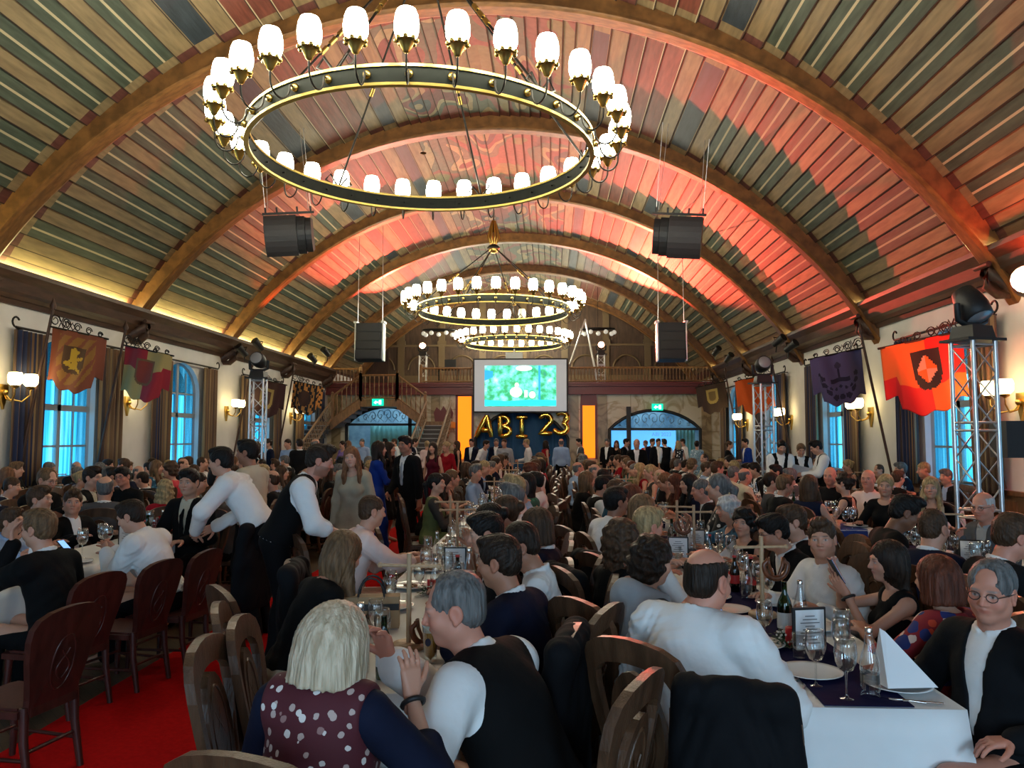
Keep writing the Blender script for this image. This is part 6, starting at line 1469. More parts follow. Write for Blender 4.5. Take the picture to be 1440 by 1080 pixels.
put('used_plate', 1.02, 3.98, 0, 'plate with leftovers beside the white-shirted bald man', 'plate'); put('used_plate', 1.42, 4.35, 0, 'plate with leftovers before the young man in white', 'plate'); put('dinner_plate', 1.05, 4.75, 0, 'white plate left of the near pretzel stand', 'plate'); put('dinner_plate', 1.40, 4.95, 0, 'white plate right of the near pretzel stand', 'plate')
put('pretzel_stand', 1.22, 4.62, 8, 'beech pretzel stand nearest on the right table', 'pretzel stand'); pretzel_on(1.30, 4.62, 0, 8, 'pretzel hanging on the near stand of the right table')
put('pretzel_stand', 1.22, 6.75, 5, 'beech pretzel stand farther back on the right table', 'pretzel stand'); pretzel_on(1.13, 6.75, 0, 5, 'pretzel on the farther stand of the right table')
put('candle_arrangement', 1.28, 6.15, 0, 'red candle in greenery before the farther pretzel stand', 'candle', s=1.2); put('water_bottle', 1.2, 6.1, 0, 'clear water bottle before the farther pretzel stand', 'bottle', s=1.15); put('green_bottle', 1.1, 7.2, 0, 'green bottle behind the farther pretzel stand', 'bottle'); put('water_bottle', 1.2, 7.3, 0, 'clear water bottle behind the farther pretzel stand', 'bottle'); put('menu_frame', 1.06, 6.6, -6, 'black menu frame farther back on the right table', 'menu stand')
put('water_bottle', 1.25, 5.1, 0, 'clear water bottle between the two pretzel stands on the right', 'bottle'); put('dark_bottle', 1.33, 5.3, 0, 'dark soft-drink bottle between the two right pretzel stands', 'bottle'); put('dark_bottle', 1.3, 6.5, 0, 'dark soft-drink bottle beside the red candle', 'bottle')
# --- the near end of the centre table
put('pretzel_stand', -.70, 3.86, -6, 'beech pretzel stand nearest on the centre table', 'pretzel stand'); pretzel_on(-.615, 3.86, 0, 30, 'pretzel hanging on the near stand of the centre table', z=UP + .10)
put('pretzel_stand', -.99, 7.7, 0, 'beech pretzel stand farther back on the centre table', 'pretzel stand'); pretzel_on(-.91, 7.7, 0, 60, 'dark pretzel on the farther stand of the centre table')
put('beer_glass', -.555, 3.62, -10, 'tall glass of foaming beer before the man in the waistcoat', 'beer glass'); put('beer_glass', -.49, 3.80, 0, 'half-hidden glass of beer beside the foaming one', 'beer glass', s=.85)
put('napkin', -.98, 3.62, 70, 'upright white napkin beside the blonde woman', 'napkin'); put('water_bottle', -.84, 3.45, 0, 'clear water bottle right of the blonde woman', 'bottle', s=1.1); put('green_bottle', -.72, 3.38, 0, 'green bottle between the blonde woman and the gesturing man', 'bottle', s=.9); put('used_plate', -.52, 3.38, 0, 'plate at the near end of the centre table', 'plate'); put('dinner_plate', -.95, 3.5, 0, 'white plate before the blonde woman', 'plate')
put('wine_glass', -.80, 3.72, 0, 'wine glass left of the near centre pretzel stand', 'wine glass'); put('wine_glass', -.88, 3.92, 0, 'wine glass farther left of the near centre pretzel stand', 'wine glass'); put('tumbler', -.93, 4.08, 0, 'water tumbler beside the paper bag', 'tumbler')
put('candle_arrangement', -.62, 4.7, 0, 'blossom wreath right of the near centre pretzel stand', 'candle', s=1.2); put('menu_frame', -.72, 5.9, 0, 'black menu frame on the centre table behind the pretzel stand', 'menu stand'); put('dark_bottle', -.62, 5.2, 0, 'dark bottle with red cap on the centre table', 'bottle', s=1.05); put('water_bottle', -.52, 5.0, 0, 'clear carafe-like water bottle on the centre table', 'bottle', s=1.2); put('red_wine_glass', -.50, 4.85, 0, 'glass of red wine on the centre table', 'wine glass')
bag = empty('paper_bag', (-.98, 4.28, UP), math.radians(8), 'brown paper gift bag with black handles on the centre table', 'bag'); mb = MB(); mb.prism([(-.15, -.05), (.15, -.05), (.15, .05), (-.15, .05)], 'z', 0, .17); mb.build('bag_body', mat('kraft_paper', (.33, .21, .11), .8), bag)
for s in (-1, 1): mb = MB(); mb.tube([(-.07, s * .045, .16)] + [(-.07 * math.cos(t * PI / 8), s * .045, .17 + .10 * math.sin(t * PI / 8)) for t in range(9)] + [(.07, s * .045, .16)], .006, n=5); mb.build('handle', M_black, bag)
mb = MB(); mb.box((0, -.0515, .115), (.30, .003, .035)); mb.build('band', M_black, bag); mb = MB(); mb.box((.03, -.0535, .115), (.035, .002, .02)); mb.build('band_sticker', M_paper, bag)
# --- the near end of the left table
put('napkin', -4.02, 6.05, 20, 'white napkin sail on the left table behind the suited man', 'napkin', s=1.2); put('dinner_plate', -3.92, 6.3, 0, 'white plate at the left table corner', 'plate'); put('menu_frame', -3.98, 7.2, 10, 'black menu frame on the left table before the young man in white', 'menu stand'); put('dark_bottle', -3.90, 7.35, 0, 'dark bottle beside the left menu frame', 'bottle'); put('water_bottle', -4.02, 7.5, 0, 'water bottle beside the left menu frame', 'bottle'); put('green_bottle', -3.85, 7.3, 0, 'green-labelled bottle beside the left menu frame', 'bottle')
for k, (x, y) in enumerate(((-4.02, 6.55), (-3.98, 6.85), (-4.08, 6.95))): put('red_wine_glass' if k == 1 else 'wine_glass', x, y, 0, ('large wine glass nearest the left napkin sail', 'wine glass with a little red wine on the left table', 'farthest of three wine glasses on the left table')[k], 'wine glass', s=1.15)
# --- everything farther along the rows, one of each for every few seats
rt = random.Random(11); NAMES = {'C': 'centre row', 'D': 'row right of the aisle', 'E': 'right-hand row', 'B': 'row left of carpet', 'A': 'second left row', 'Z': 'left window row', 'G': 'right window row'}
ORD = ['first', 'second', 'third', 'fourth', 'fifth', 'sixth', 'seventh', 'eighth', 'ninth', 'tenth', 'eleventh', 'twelfth', 'thirteenth', 'fourteenth', 'fifteenth', 'sixteenth', 'seventeenth', 'eighteenth', 'nineteenth', 'twentieth', 'twenty-first', 'twenty-second', 'twenty-third', 'twenty-fourth', 'twenty-fifth', 'twenty-sixth', 'twenty-seventh', 'twenty-eighth', 'twenty-ninth', 'thirtieth']
GLASSN = {'wine_glass': 'empty wine glass', 'red_wine_glass': 'glass of red wine', 'tumbler': 'water tumbler', 'water_bottle': 'clear water bottle', 'green_bottle': 'green bottle', 'dark_bottle': 'dark bottle'}
SET = {}
def dress(key, x0, x1, y0, y1, near, dens, nm=None):
    cx = (x0 + x1) / 2; w = x1 - x0; y = y0; nm = nm or NAMES[key]; k = 0
    while y < y1:
        f = put if y < near else far; n = SET[nm] = SET.get(nm, -1) + 1; o = ORD[min(n, 29)]
        for s in (-1, 1):
            sd = 'left' if s < 0 else 'right'
            if rt.random() < .8: u = rt.random() < .5; f('used_plate' if u else 'dinner_plate', cx + s * (w / 2 - .16), y + rt.uniform(-.05, .05), rt.uniform(0, 360), '%s plate, %s place, %s side, %s' % ('used' if u else 'clean white', o, sd, nm), 'plate', 'plates along the %s' % nm)
            for q in range(dens):
                kd = 'wine_glass' if rt.random() < .7 else 'red_wine_glass' if rt.random() < .4 else 'tumbler'
                f(kd, cx + s * rt.uniform(.03, w / 2 - .1), y + (rt.uniform(-.28, -.02) if q == 0 else rt.uniform(.02, .28)), 0, '%s, %s at %s place, %s side, %s' % (GLASSN[kd], ('nearer', 'farther')[q], o, sd, nm), 'glass', 'drinking glasses along the %s' % nm, s=rt.uniform(.95, 1.15))
        if k % 2 == 0: kd = rt.choice(('water_bottle', 'water_bottle', 'green_bottle', 'dark_bottle')); f(kd, cx + rt.uniform(-.16, .16), y + .25, 0, '%s by the %s places of the %s' % (GLASSN[kd], o, nm), 'bottle', 'bottles along the %s' % nm)
        if k % 4 == 1: f('candle_arrangement', cx + rt.uniform(-.05, .05), y - .2, rt.uniform(0, 360), 'red candle ring by the %s places of the %s' % (o, nm), 'candle', 'candle rings along the %s' % nm)
        if k % 6 == 3: f('menu_frame', cx + .08, y - .02, rt.uniform(-20, 20), 'menu frame by the %s places of the %s' % (o, nm), 'menu stand', 'menu frames along the %s' % nm); f('pretzel_stand', cx - .06, y + .12, rt.uniform(-20, 20), 'pretzel stand by the %s places of the %s' % (o, nm), 'pretzel stand', 'pretzel stands along the %s' % nm)
        if k % 5 == 2: f('napkin', cx + .2, y, rt.uniform(0, 360), 'folded napkin by the %s places of the %s' % (o, nm), 'napkin', 'napkins along the %s' % nm)
        y += .68; k += 1
dress('C', *TABS['C'], 4.7, 9, 7.5, 2); dress('C', *TABS['C'], 9.2, 21, 0, 2); dress('D', *TABS['D'], 5.1, 8.2, 7, 2); dress('D', *TABS['D'], 9.9, 21, 0, 2); dress('E', 3.0, 3.62, 4.5, 7.6, 0, 2, 'table at the right edge'); dress('E', *TABS['E'], 9.3, 20, 0, 2); dress('B', *TABS['B'], 7.8, 16, 0, 1); dress('A', *TABS['A'], 8, 17, 0, 1); dress('Z', *TABS['Z'], 11, 16, 0, 1); dress('G', *TABS['G'], 12.5, 17, 0, 1)
# ------------------------------------------------------------------ the guests, one by one
W = lambda *a: list(a)
SH, JK, VS, TP, DR = (lambda m, **k: ('shirt', m, k)), (lambda m, **k: ('jacket', m, k)), (lambda m, **k: ('vest', m, k)), (lambda m, **k: ('top', m, k)), (lambda m, **k: ('dress', m, k))
TR, SHO = ('trousers', 'trouser'), ('shoes', 'black')
def TIE(m='black'): return ('tie', m)
HERO = []
def hero(lvl, hx, hy, rz, label, short, chair='oak', chlabel=None, **S):
    S.setdefault('stance', 'sit'); r, loc = person(S, lvl, hx, hy, rz, label); HERO.append((hx, hy)); HERO.append(loc[:2])
    if S['stance'] == 'sit' and chair:
        a = math.radians(rz); b = (loc[0] + .02 * math.sin(a), loc[1] - .02 * math.cos(a))
        q = put_chair(b[0], b[1], rz, chlabel or 'carved dark chair under the %s' % short, chair)
        if chair == 'red': q.scale = (1, 1, .87)
    return r, loc
suit = lambda m='suit', sh='white', *x: [SH(sh), JK(m), TR] + list(x)
# centre table
hero(3, -.62, 2.27, -14, 'blonde bob-haired woman in burgundy butterfly-print waistcoat, back to the viewer', 'blonde woman at the head of the centre table', fem=1, lean=5, hair='bob', hc='ash', vol=1.10, headsize=.97, bob_end=-.105, head=(-14, 6, 3), girth=1.12,
     hand_r=(.17, .27, .99), hdir_r=(-.12, .2, 1), palm_r=(-.8, .6, 0), curl_r=.25, pole_r=(.7, -.2, -1), watch='r', s=.97, drop=.0, neck=.3, shrug=.02, wear=W(TP('p_burg', sleeve=0, neck=.02, loose=.012), TP('navy', only_sleeves=1, sleeve=1.35, loose=.012, name='sleeves'), TR))
hero(3, -.345, 2.80, 64, 'grey-haired man in black waistcoat and white shirt, leaning in and gesturing', 'man in the black waistcoat', s=1.06, lean=30, head=(30, 12, 0), hair='thin', hc='grey', skin='rosy', girth=1.16, wide=1.06, vol=1.6, headsize=.98,
     hand_r=(-.12, .56, .98), hdir_r=(-.25, .2, 1), palm_r=(-.9, .1, 0), curl_r=.45, pole_r=(.5, .1, -1), hand_l=(-.22, .34, .64), pole_l=(-.9, -.2, -.3), watch='r', brow=(.12, .09, .07), wear=W(SH('white', sleeve=1.85, loose=.012), VS('black', loose=.006), ('trousers', 'grey')))
hero(3, -.25, 3.77, 66, 'young dark-haired man in navy suit on the aisle side of the centre table', 'young man in the navy suit', hair='short', hc='dark', skin='tan', head=(5, 10, 0), lean=16, wear=suit('navy'))
hero(3, -.17, 4.33, 84, 'dark-haired man with receding hair in white shirt, face turned to the table', 'man in white shirt behind the navy suit', hair='thin', hc='dark', vol=2.4, skin='tan', lean=8, head=(10, 22, 0), wear=W(SH('white'), TR))
hero(3, -.40, 4.80, 98, 'black-haired guest in dark jacket, half hidden behind the navy suit', 'half-hidden black-haired guest', hair='short', hc='black', lean=10, head=(0, 12, 0), wear=suit('suit'))
hero(3, -.10, 5.20, 78, 'boy with smooth brown mop of hair in navy suit near the aisle', 'boy with the brown mop of hair', hair='bob', hc='brown', vol=.86, s=.98, lean=5, head=(0, 8, 0), wear=suit('navy'))
hero(3, -.45, 5.66, 92, 'dark-haired woman in profile clasping her hands at the centre table', 'woman clasping her hands', fem=1, hair='bun', hc='black', skin='tan', lean=20, head=(-4, 8, 0), hand_r=(.04, .36, 1.0), hand_l=(-.04, .36, 1.0), hdir_r=(-.1, .3, 1), hdir_l=(.1, .3, 1), palm_r=(-1, 0, 0), palm_l=(1, 0, 0), wear=W(DR('black', sleeve=0)))
hero(2, -.36, 6.15, 92, 'woman with brown hair in a bun and rose dress, back half turned', 'woman with the brown bun', fem=1, hair='bun', hc='brown', lean=14, wear=W(DR('coral', sleeve=1.3)))
hero(2, -.30, 9.35, 72, 'woman with long black hair in green blossom-print blouse', 'woman in the green blossom blouse', fem=1, hair='long', hc='black', lean=8, hlen=.28, s=1.03, wear=W(DR('p_green', sleeve=2, loose=.008)))
hero(2, -.20, 10.2, 80, 'dark-haired man in white shirt just behind the green blossom blouse', 'man in white by the green blouse', hair='short', hc='black', skin='tan', wear=W(SH('white', loose=.01), TR))
hero(3, -1.16, 4.35, -50, 'woman in black top with long loose brown hair, bending over the centre table', 'woman in black bending over', fem=1, lean=28, hair='long', hc='fairbrown', hlen=.36, head=(10, 22, 0), wear=W(TP('black', sleeve=2), ('trousers', 'beige')))
hero(3, -1.44, 6.25, -62, 'crop-haired boy in pale pink shirt leaning on the centre table', 'boy in the pale pink shirt', hair='crop', hc='brown', lean=20, head=(4, 8, 0), s=1.02, hand_r=(.1, .62, .80), hand_l=(-.12, .55, .80), wear=W(SH('pink', sleeve=1.5, loose=.01), TR))
hero(2, -1.42, 9.7, -80, 'dark-haired woman in sheer grey top and olive skirt at the centre table', 'woman in the olive skirt', fem=1, hair='tail', hc='black', lean=6, head=(-25, 0, 0), hand_r=(.05, .34, .84), wear=W(TP('mesh_grey', sleeve=2), DR('olive', sleeve=0, neck=.25, name='skirt')))
hero(2, -1.45, 10.6, -75, 'woman with long dark hair resting her chin on her hand', 'woman resting her chin', fem=1, hair='long', hc='dark', lean=22, head=(-15, 12, 0), hand_r=(.04, .33, 1.03), hdir_r=(-.2, -.2, 1), palm_r=(-.3, -1, 0), curl_r=.6, wear=W(DR('black', sleeve=0)))
hero(2, -1.45, 11.5, -80, 'fair-haired woman in brown dress propping her elbow on the centre table', 'fair woman propping her elbow', fem=1, hair='tail', hc='fairbrown', lean=20, wear=W(DR('brown', sleeve=0)))
hero(2, -1.55, 14.4, -72, 'brown-haired woman in black and white leaf-print dress at the centre table', 'woman in the leaf-print dress', fem=1, hair='long', hc='brown', lean=8, head=(-8, 0, 0), wear=W(DR('p_bw', sleeve=2)))
hero(2, -1.45, 15.2, -80, 'man in white shirt beside the leaf-print dress', 'man beside the leaf-print dress', hair='short', hc='dark', skin='rosy', wear=W(SH('white'), TR))
hero(2, -.22, 16.4, 80, 'woman with long brown hair in coral top near the far end of the centre table', 'woman in the coral top', fem=1, hair='long', hc='dark', wear=W(DR('coral', sleeve=1.4)))
# table right of the aisle, left side
hero(3, .66, 3.36, -42, 'bald broad man in white shirt seen from behind at the near right table', 'bald man in the white shirt', s=1.08, hair='bald', hc='dark', girth=1.30, belly=1.15, wide=1.12, skin='rosy', lean=14, head=(-4, 12, 0), headsize=1.0, hand_r=(.10, .34, .82), pole_r=(1, -.3, -.6), neck=.55, shrug=.015, drop=.07, wear=W(SH('white', loose=.012), TR), chair='oak')
hero(3, .51, 3.98, -52, 'woman with full dark bob wearing a pale grey wrap, back to the viewer', 'woman in the pale grey wrap', fem=1, hair='curly', hc='dark', girth=1.1, lean=10, head=(-10, 8, 0), s=.98, drop=.065, wear=W(TP('grey', sleeve=2), ('scarf', 'lgrey'), TR))
hero(3, .43, 4.72, -66, 'woman with long wavy brown hair in black, arm round the blond boy', 'woman with long wavy hair', fem=1, hair='waves', hc='brown', hlen=.42, lean=2, head=(-6, 6, 0), hand_l=(-.06, .38, 1.0), pole_l=(-1, -.3, -.4), drop=.08, wear=W(DR('black', sleeve=0)))
hero(3, .66, 5.35, -60, 'blond boy in white shirt looking down the right table', 'blond boy in the white shirt', hair='short', hc='blond', lean=6, head=(0, 8, 0), skin='rosy', brow=(.3, .2, .1), drop=.06, wear=W(SH('white'), TR))
hero(2, .75, 6.35, -75, 'woman with brown hair behind the blond boy', 'brown-haired woman behind the blond boy', fem=1, hair='bob', hc='fairbrown', lean=14, wear=W(DR('brown', sleeve=1.4)))
hero(2, .58, 6.95, -62, 'dark-haired man in white shirt with his back turned, right of the aisle', 'dark-haired man in white right of the aisle', s=1.04, hair='short', hc='black', lean=18, skin='tan', wear=W(SH('white', loose=.012), TR))
hero(2, .66, 9.75, -76, 'boy with dark hair in black waistcoat and white shirt right of the aisle', 'boy in the black waistcoat', hair='quiff', hc='black', lean=14, head=(0, 12, 0), wear=W(SH('white'), VS('black'), TR))
hero(2, .50, 10.7, -70, 'woman with straight light brown hair falling over her back', 'woman with straight light brown hair', fem=1, hair='long', hc='fairbrown', lean=14, wear=W(DR('black', sleeve=1.4)))
hero(2, .78, 11.4, -85, 'smiling dark-haired man in suit right of the aisle', 'smiling man in a suit', hair='crop', hc='black', skin='tan', head=(20, 4, 0), wear=suit('suit'))
hero(2, .52, 14.6, -72, 'bald man in pale blue shirt right of the aisle', 'bald man in the pale blue shirt', hair='bald', hc='grey', skin='rosy', girth=1.15, wear=W(SH('lblue'), TR))
# table right of the aisle, right side
hero(3, 1.775, 3.27, 112, 'elderly man with glasses in black suit and open white collar at right', 'elderly man with glasses', s=1.0, drop=.085, hair='thin', hc='grey', vol=2.0, skin='rosy', glasses=1, head=(22, 7, -4), lean=4, girth=1.16, belly=1.12, wide=1.05, brow=(.2, .17, .15), hand_r=(.27, .28, .79), hand_l=(-.22, .22, .66), wear=suit('suit'))
hero(3, 1.86, 3.90, 22, 'woman with auburn bob in red and blue flowered blouse, back turned', 'woman in the flowered blouse', fem=1, s=.90, drop=.08, hair='bob', hc='auburn', vol=1.02, lean=6, head=(14, 4, 0), wear=W(TP('p_flower', sleeve=1.3, loose=.01), ('trousers', 'ivory')))
hero(3, 1.85, 4.42, 84, 'woman with long dark hair in black sleeveless dress holding up a phone', 'woman holding up a phone', fem=1, s=.90, drop=.08, hair='long', hc='dark', front=0, hlen=.30, lean=2, head=(2, 4, 0), hand_r=(.06, .30, 1.0), hand_l=(-.06, .29, .93), hdir_r=(-.1, .5, 1), hdir_l=(.1, .6, .8), palm_r=(-.6, -.6, 0), palm_l=(.6, -.6, 0), watch='l', pole_l=(-.5, -.5, -1), wear=W(DR('black', sleeve=0, back=1)))
hero(3, 1.69, 4.98, 112, 'brown-haired boy in white shirt looking straight at the viewer', 'boy looking at the viewer', s=.98, hair='quiff', hc='brown', head=(42, 2, 4), lean=8, skin='fair', hand_r=(.10, .42, .79), hand_l=(-.18, .26, .76), drop=.08, wear=W(SH('white', loose=.006), TR))
hero(3, 1.58, 5.65, 96, 'dark-haired young man in black suit and glasses bending to the table', 'young man bending in a black suit', hair='short', hc='black', glasses=1, lean=20, head=(-4, 18, 0), drop=.09, wear=suit('suit'))
hero(3, 1.86, 6.15, 92, 'brown-haired young man in black suit just behind the one with glasses', 'brown-haired man in black suit', hair='short', hc='brown', lean=12, head=(0, 8, 0), drop=.10, wear=suit('suit'))
hero(3, 1.59, 6.55, 122, 'woman with dark curls in black V-neck vest glancing sideways', 'woman with dark curls', fem=1, hair='curly', hc='black', vol=.95, lean=6, head=(22, 4, -6), s=.94, drop=.12, wear=W(DR('black', sleeve=0, vneck=1)))
hero(3, 1.62, 7.25, 96, 'white-haired woman in blue paisley dress raising her hand', 'white-haired woman', fem=1, hair='curly', hc='white', vol=.9, s=.96, drop=.09, lean=6, head=(4, 6, 0), girth=1.12, hand_r=(.10, .42, .98), hdir_r=(-.2, .3, 1), palm_r=(-.5, .8, 0), wear=W(DR('p_blue', sleeve=1.4)))
hero(2, 1.70, 8.95, 84, 'grey-haired man in dark suit in front of the gap between the right tables', 'grey-haired man in a dark suit', hair='crop', hc='grey', skin='rosy', lean=14, head=(0, 10, 0), wear=suit('suit'))
hero(2, 1.72, 9.85, 96, 'woman with dark hair in navy dress at the second right table', 'woman in the navy dress', fem=1, hair='long', hc='black', lean=10, head=(8, 4, 0), wear=W(DR('navy', sleeve=1.35)))
hero(2, 1.66, 10.5, 98, 'woman with auburn hair in black dress at the second right table', 'auburn-haired woman in black', fem=1, hair='long', hc='auburn', lean=20, head=(0, 12, 0), wear=W(DR('black', sleeve=0)))
hero(2, 1.62, 11.2, 96, 'woman with ginger-blond hair leaning over the second right table', 'ginger-blond woman', fem=1, hair='bun', hc='ginger', lean=24, head=(0, 14, 0), wear=W(DR('brown', sleeve=0)))
hero(2, 1.66, 13.2, 96, 'woman with light hair in a bun and dark lace dress', 'woman in dark lace', fem=1, hair='bun', hc='blond', lean=10, wear=W(DR('mesh_grey', sleeve=0)))
hero(2, 1.60, 14.2, 100, 'blonde long-haired woman in red dress at the second right table', 'blonde woman in the red dress', fem=1, hair='long', hc='blond', lean=12, wear=W(DR('red', sleeve=0)))
# right edge
hero(3, 2.72, 6.15, -96, 'black-haired man in black T-shirt bending over the table at the right edge', 'man in the black T-shirt', s=1.06, hair='quiff', hc='black', skin='brown', lean=15, head=(0, 24, 0), wide=1.08, wear=W(TP('black', sleeve=1.4, neck=.03, loose=.012), TR))
hero(3, 2.50, 5.25, -52, 'crop-haired young man in navy suit, back to the viewer, right edge table', 'crop-haired man in the navy suit', hair='crop', hc='brown', lean=14, head=(-6, 8, 0), wear=suit('navy'))
hero(3, 2.70, 4.72, -84, 'man with curly brown hair in dark suit at the right edge', 'curly-haired man in a dark suit', s=1.03, hair='short', hc='brown', vol=1.3, lean=12, head=(0, 18, 0), skin='rosy', wear=suit('suit'))
hero(3, 3.68, 6.85, 104, 'balding old man with glasses and white fringe beside the truss tower', 'old man beside the truss tower', hair='bald', hc='white', glasses=1, head=(18, 8, 0), skin='rosy', brow=(.5, .48, .46), lean=12, hand_r=(.05, .34, .92), palm_r=(-1, 0, 0), wear=W(SH('lgrey'), JK('grey'), TR))
# right-hand table with the blue runner
hero(3, 3.92, 9.35, 142, 'blonde woman in black long-sleeved top facing the blue-runner table', 'blonde woman in the black top', fem=1, hair='tail', hc='blond', skin='fair', lean=4, head=(10, 6, -4), s=1.02, wear=W(TP('black', sleeve=2, neck=.05), TR))
hero(2, 3.97, 11.3, 128, 'bald man in charcoal shirt smiling across the blue-runner table', 'bald man in the charcoal shirt', s=1.05, hair='none', skin='rosy', head=(15, 6, 0), girth=1.15, wear=W(SH('suit'), TR))
hero(2, 4.16, 10.45, 132, 'bald man with red face in pale shirt and tie', 'bald man in a pale shirt and tie', s=1.04, hair='none', skin='rosy', head=(10, 0, 0), girth=1.1, wear=W(SH('pink'), TIE(), TR))
hero(2, 3.66, 9.95, 52, 'woman with pinned-up dark hair in open-backed dress', 'woman with pinned-up hair', fem=1, hair='updo', hc='dark', lean=2, wear=W(DR('black', sleeve=0, back=1)))
hero(2, 2.98, 9.15, -42, 'woman with brown shoulder-length hair in sleeveless navy dress, back turned', 'woman in sleeveless navy', fem=1, hair='long', hc='brown', hlen=.16, lean=4, s=1.02, wear=W(DR('navy', sleeve=0)))
hero(2, 2.88, 9.75, -76, 'boy with light brown hair in black suit at the blue-runner table', 'boy in a black suit', hair='short', hc='fairbrown', lean=8, head=(0, 8, 0), wear=suit('suit'))
hero(2, 4.32, 9.1, 150, 'woman with long blonde hair half hidden behind the black T-shirt', 'half-hidden blonde woman', fem=1, hair='long', hc='blond', wear=W(DR('black', sleeve=1.4)))
hero(2, 2.96, 14.0, -78, 'dark-haired man in pinkish white shirt leaning in, right-hand table', 'man in the pinkish shirt', s=1.06, hair='short', hc='brown', skin='rosy', lean=16, wear=W(SH('white', loose=.01), TR))
hero(2, 3.02, 13.0, -76, 'grey-haired man in ivory shirt, right-hand table', 'man in the ivory shirt', hair='crop', hc='grey', skin='rosy', lean=14, wear=W(SH('ivory', loose=.01), TR))
hero(2, 2.98, 12.1, -76, 'balding man in cream shirt nearest of three pale shirts in a row', 'balding man in the cream shirt', hair='bald', hc='grey', skin='rosy', lean=14, girth=1.1, wear=W(SH('ivory', loose=.01), TR))
hero(2, 3.78, 13.3, 96, 'dark-haired young man in white shirt facing the three pale shirts', 'young man facing the pale shirts', hair='short', hc='black', lean=6, head=(0, 4, 0), wear=W(SH('white'), TR))
# left of the carpet
hero(3, -3.45, 5.12, 78, 'brown-haired man in black suit with hand at his mouth, far left', 'man with hand at his mouth', s=1.02, drop=.08, hair='short', hc='fairbrown', vol=1.15, lean=14, head=(6, 6, 0), hand_l=(-.05, .34, 1.06), hdir_l=(.1, .1, 1), palm_l=(.4, -1, 0), chair='red', wear=suit('black'))
hero(3, -3.38, 6.15, 84, 'dark-haired boy in white shirt hunched over his phone, left table', 'boy hunched over his phone', s=1.02, hair='short', hc='dark', lean=26, head=(6, 22, 0), hand_r=(.06, .50, .86), hand_l=(-.06, .50, .86), palm_r=(-1, 0, .3), palm_l=(1, 0, .3), chair='red', wear=W(SH('white', loose=.014), TR))
hero(3, -3.62, 7.65, 168, 'dark-haired young man in suit and tie facing the viewer behind the bending man', 'young man in suit and tie', s=1.08, drop=-.03, hair='short', hc='black', head=(10, 4, 0), lean=2, wear=suit('black', 'ivory', TIE()))
hero(3, -4.78, 7.6, -108, 'young man with swept brown hair in black blazer staring at the viewer', 'young man staring from the left table', hair='quiff', hc='brown', head=(-38, 2, -3), lean=6, drop=.11, wear=suit('black'))
hero(3, -4.62, 6.5, -88, 'brown-haired boy in light blue shirt cut by the left edge', 'boy in the light blue shirt', s=.90, drop=.10, hair='short', hc='brown', lean=16, wear=W(SH('lblue'), TR))
hero(3, -4.85, 7.2, -84, 'brown-haired guest half hidden behind the man with hand at mouth', 'half-hidden brown-haired guest', hair='short', hc='brown', lean=14, wear=suit('suit'))
hero(3, -4.98, 8.5, 24, 'stout grey-haired man in grey jacket, back to the viewer, left', 'stout man in the grey jacket', s=1.06, hair='bald', hc='grey', vol=2, girth=1.2, wide=1.1, lean=6, drop=.07, wear=suit('grey'))
hero(3, -4.42, 8.75, 34, 'blond long-haired child with a red cardigan at the left table', 'blond child in red', fem=1, s=.96, hair='waves', hc='blond', hlen=.22, wear=W(TP('red', sleeve=2, loose=.01), TR))
hero(3, -6.05, 9.1, -102, 'fair balding man in black suit reading his phone by the left windows', 'balding man reading his phone', s=1.12, hair='thin', hc='fairbrown', vol=2, glasses=1, head=(0, 14, 0), lean=10, hand_r=(.05, .44, .92), hand_l=(-.05, .42, .9), wear=suit('black'))
hero(3, -5.85, 9.7, -84, 'dark-haired young man in black waistcoat on the left', 'young man in a waistcoat on the left', s=1.1, hair='short', hc='dark', lean=8, head=(-8, 4, 0), wear=W(SH('ivory'), VS('black'), TR))
hero(2, -5.85, 10.4, 170, 'laughing dark-haired man with glasses facing the viewer on the left', 'laughing man with glasses', s=1.06, hair='short', hc='black', glasses=1, skin='rosy', head=(4, 4, 6), wear=W(SH('black'), TR))
# ---- standing near
ST = dict(stance='stand')
hero(3, -3.02, 7.62, 82, 'standing man in white shirt with black tie gazing left', '', stance='stand', s=1.0, hair='short', hc='black', skin='tan', lean=2, head=(6, 4, 0), hand_r=(.18, .10, .80), hand_l=(-.20, -.02, .80), wear=W(SH('ivory', loose=.012), TIE(), TR, SHO))
hero(3, -3.02, 7.0, 88, 'man in white shirt bending forward over a chair back on the left', '', stance='stand', s=1.03, lean=38, hair='short', hc='black', head=(0, 10, 0), hand_l=(-.20, .52, .96), hand_r=(.20, .52, .96), pole_l=(-1, -.2, .2), wear=W(SH('white', loose=.014), TR, SHO))
hero(3, -1.86, 6.2, -72, 'waiter in black waistcoat with rolled white sleeves leaning over', '', stance='stand', s=1.02, lean=27, hair='quiff', hc='dark', skin='rosy', beard=(.10, .05, .03), head=(0, 16, 0), hand_r=(.14, .50, 1.02), hand_l=(-.10, .45, 1.0), pole_r=(.6, -.6, -.4), wear=W(SH('white', sleeve=1.35, loose=.014), VS('black', loose=.006), TR, SHO))
hero(3, -2.25, 8.7, 172, 'girl with long ginger hair in pale pleated dress on the red carpet', '', stance='stand', fem=1, s=.955, hair='long', hc='ginger', skin='pale', head=(10, 2, 6), hlen=.32, brow=(.2, .1, .05), wear=W(DR('beige', sleeve=2, loose=.014, hem=.3, flare=.26, neck=.05)))
hero(2, -2.62, 11.8, -66, 'woman with dark hair in long royal blue dress on the red carpet', '', stance='stand', fem=1, s=.98, hair='long', hc='dark', hlen=.2, lean=2, hand_r=(.05, .36, 1.1), wear=W(DR('blue', sleeve=2, hem=.12, flare=.24, neck=.03)))
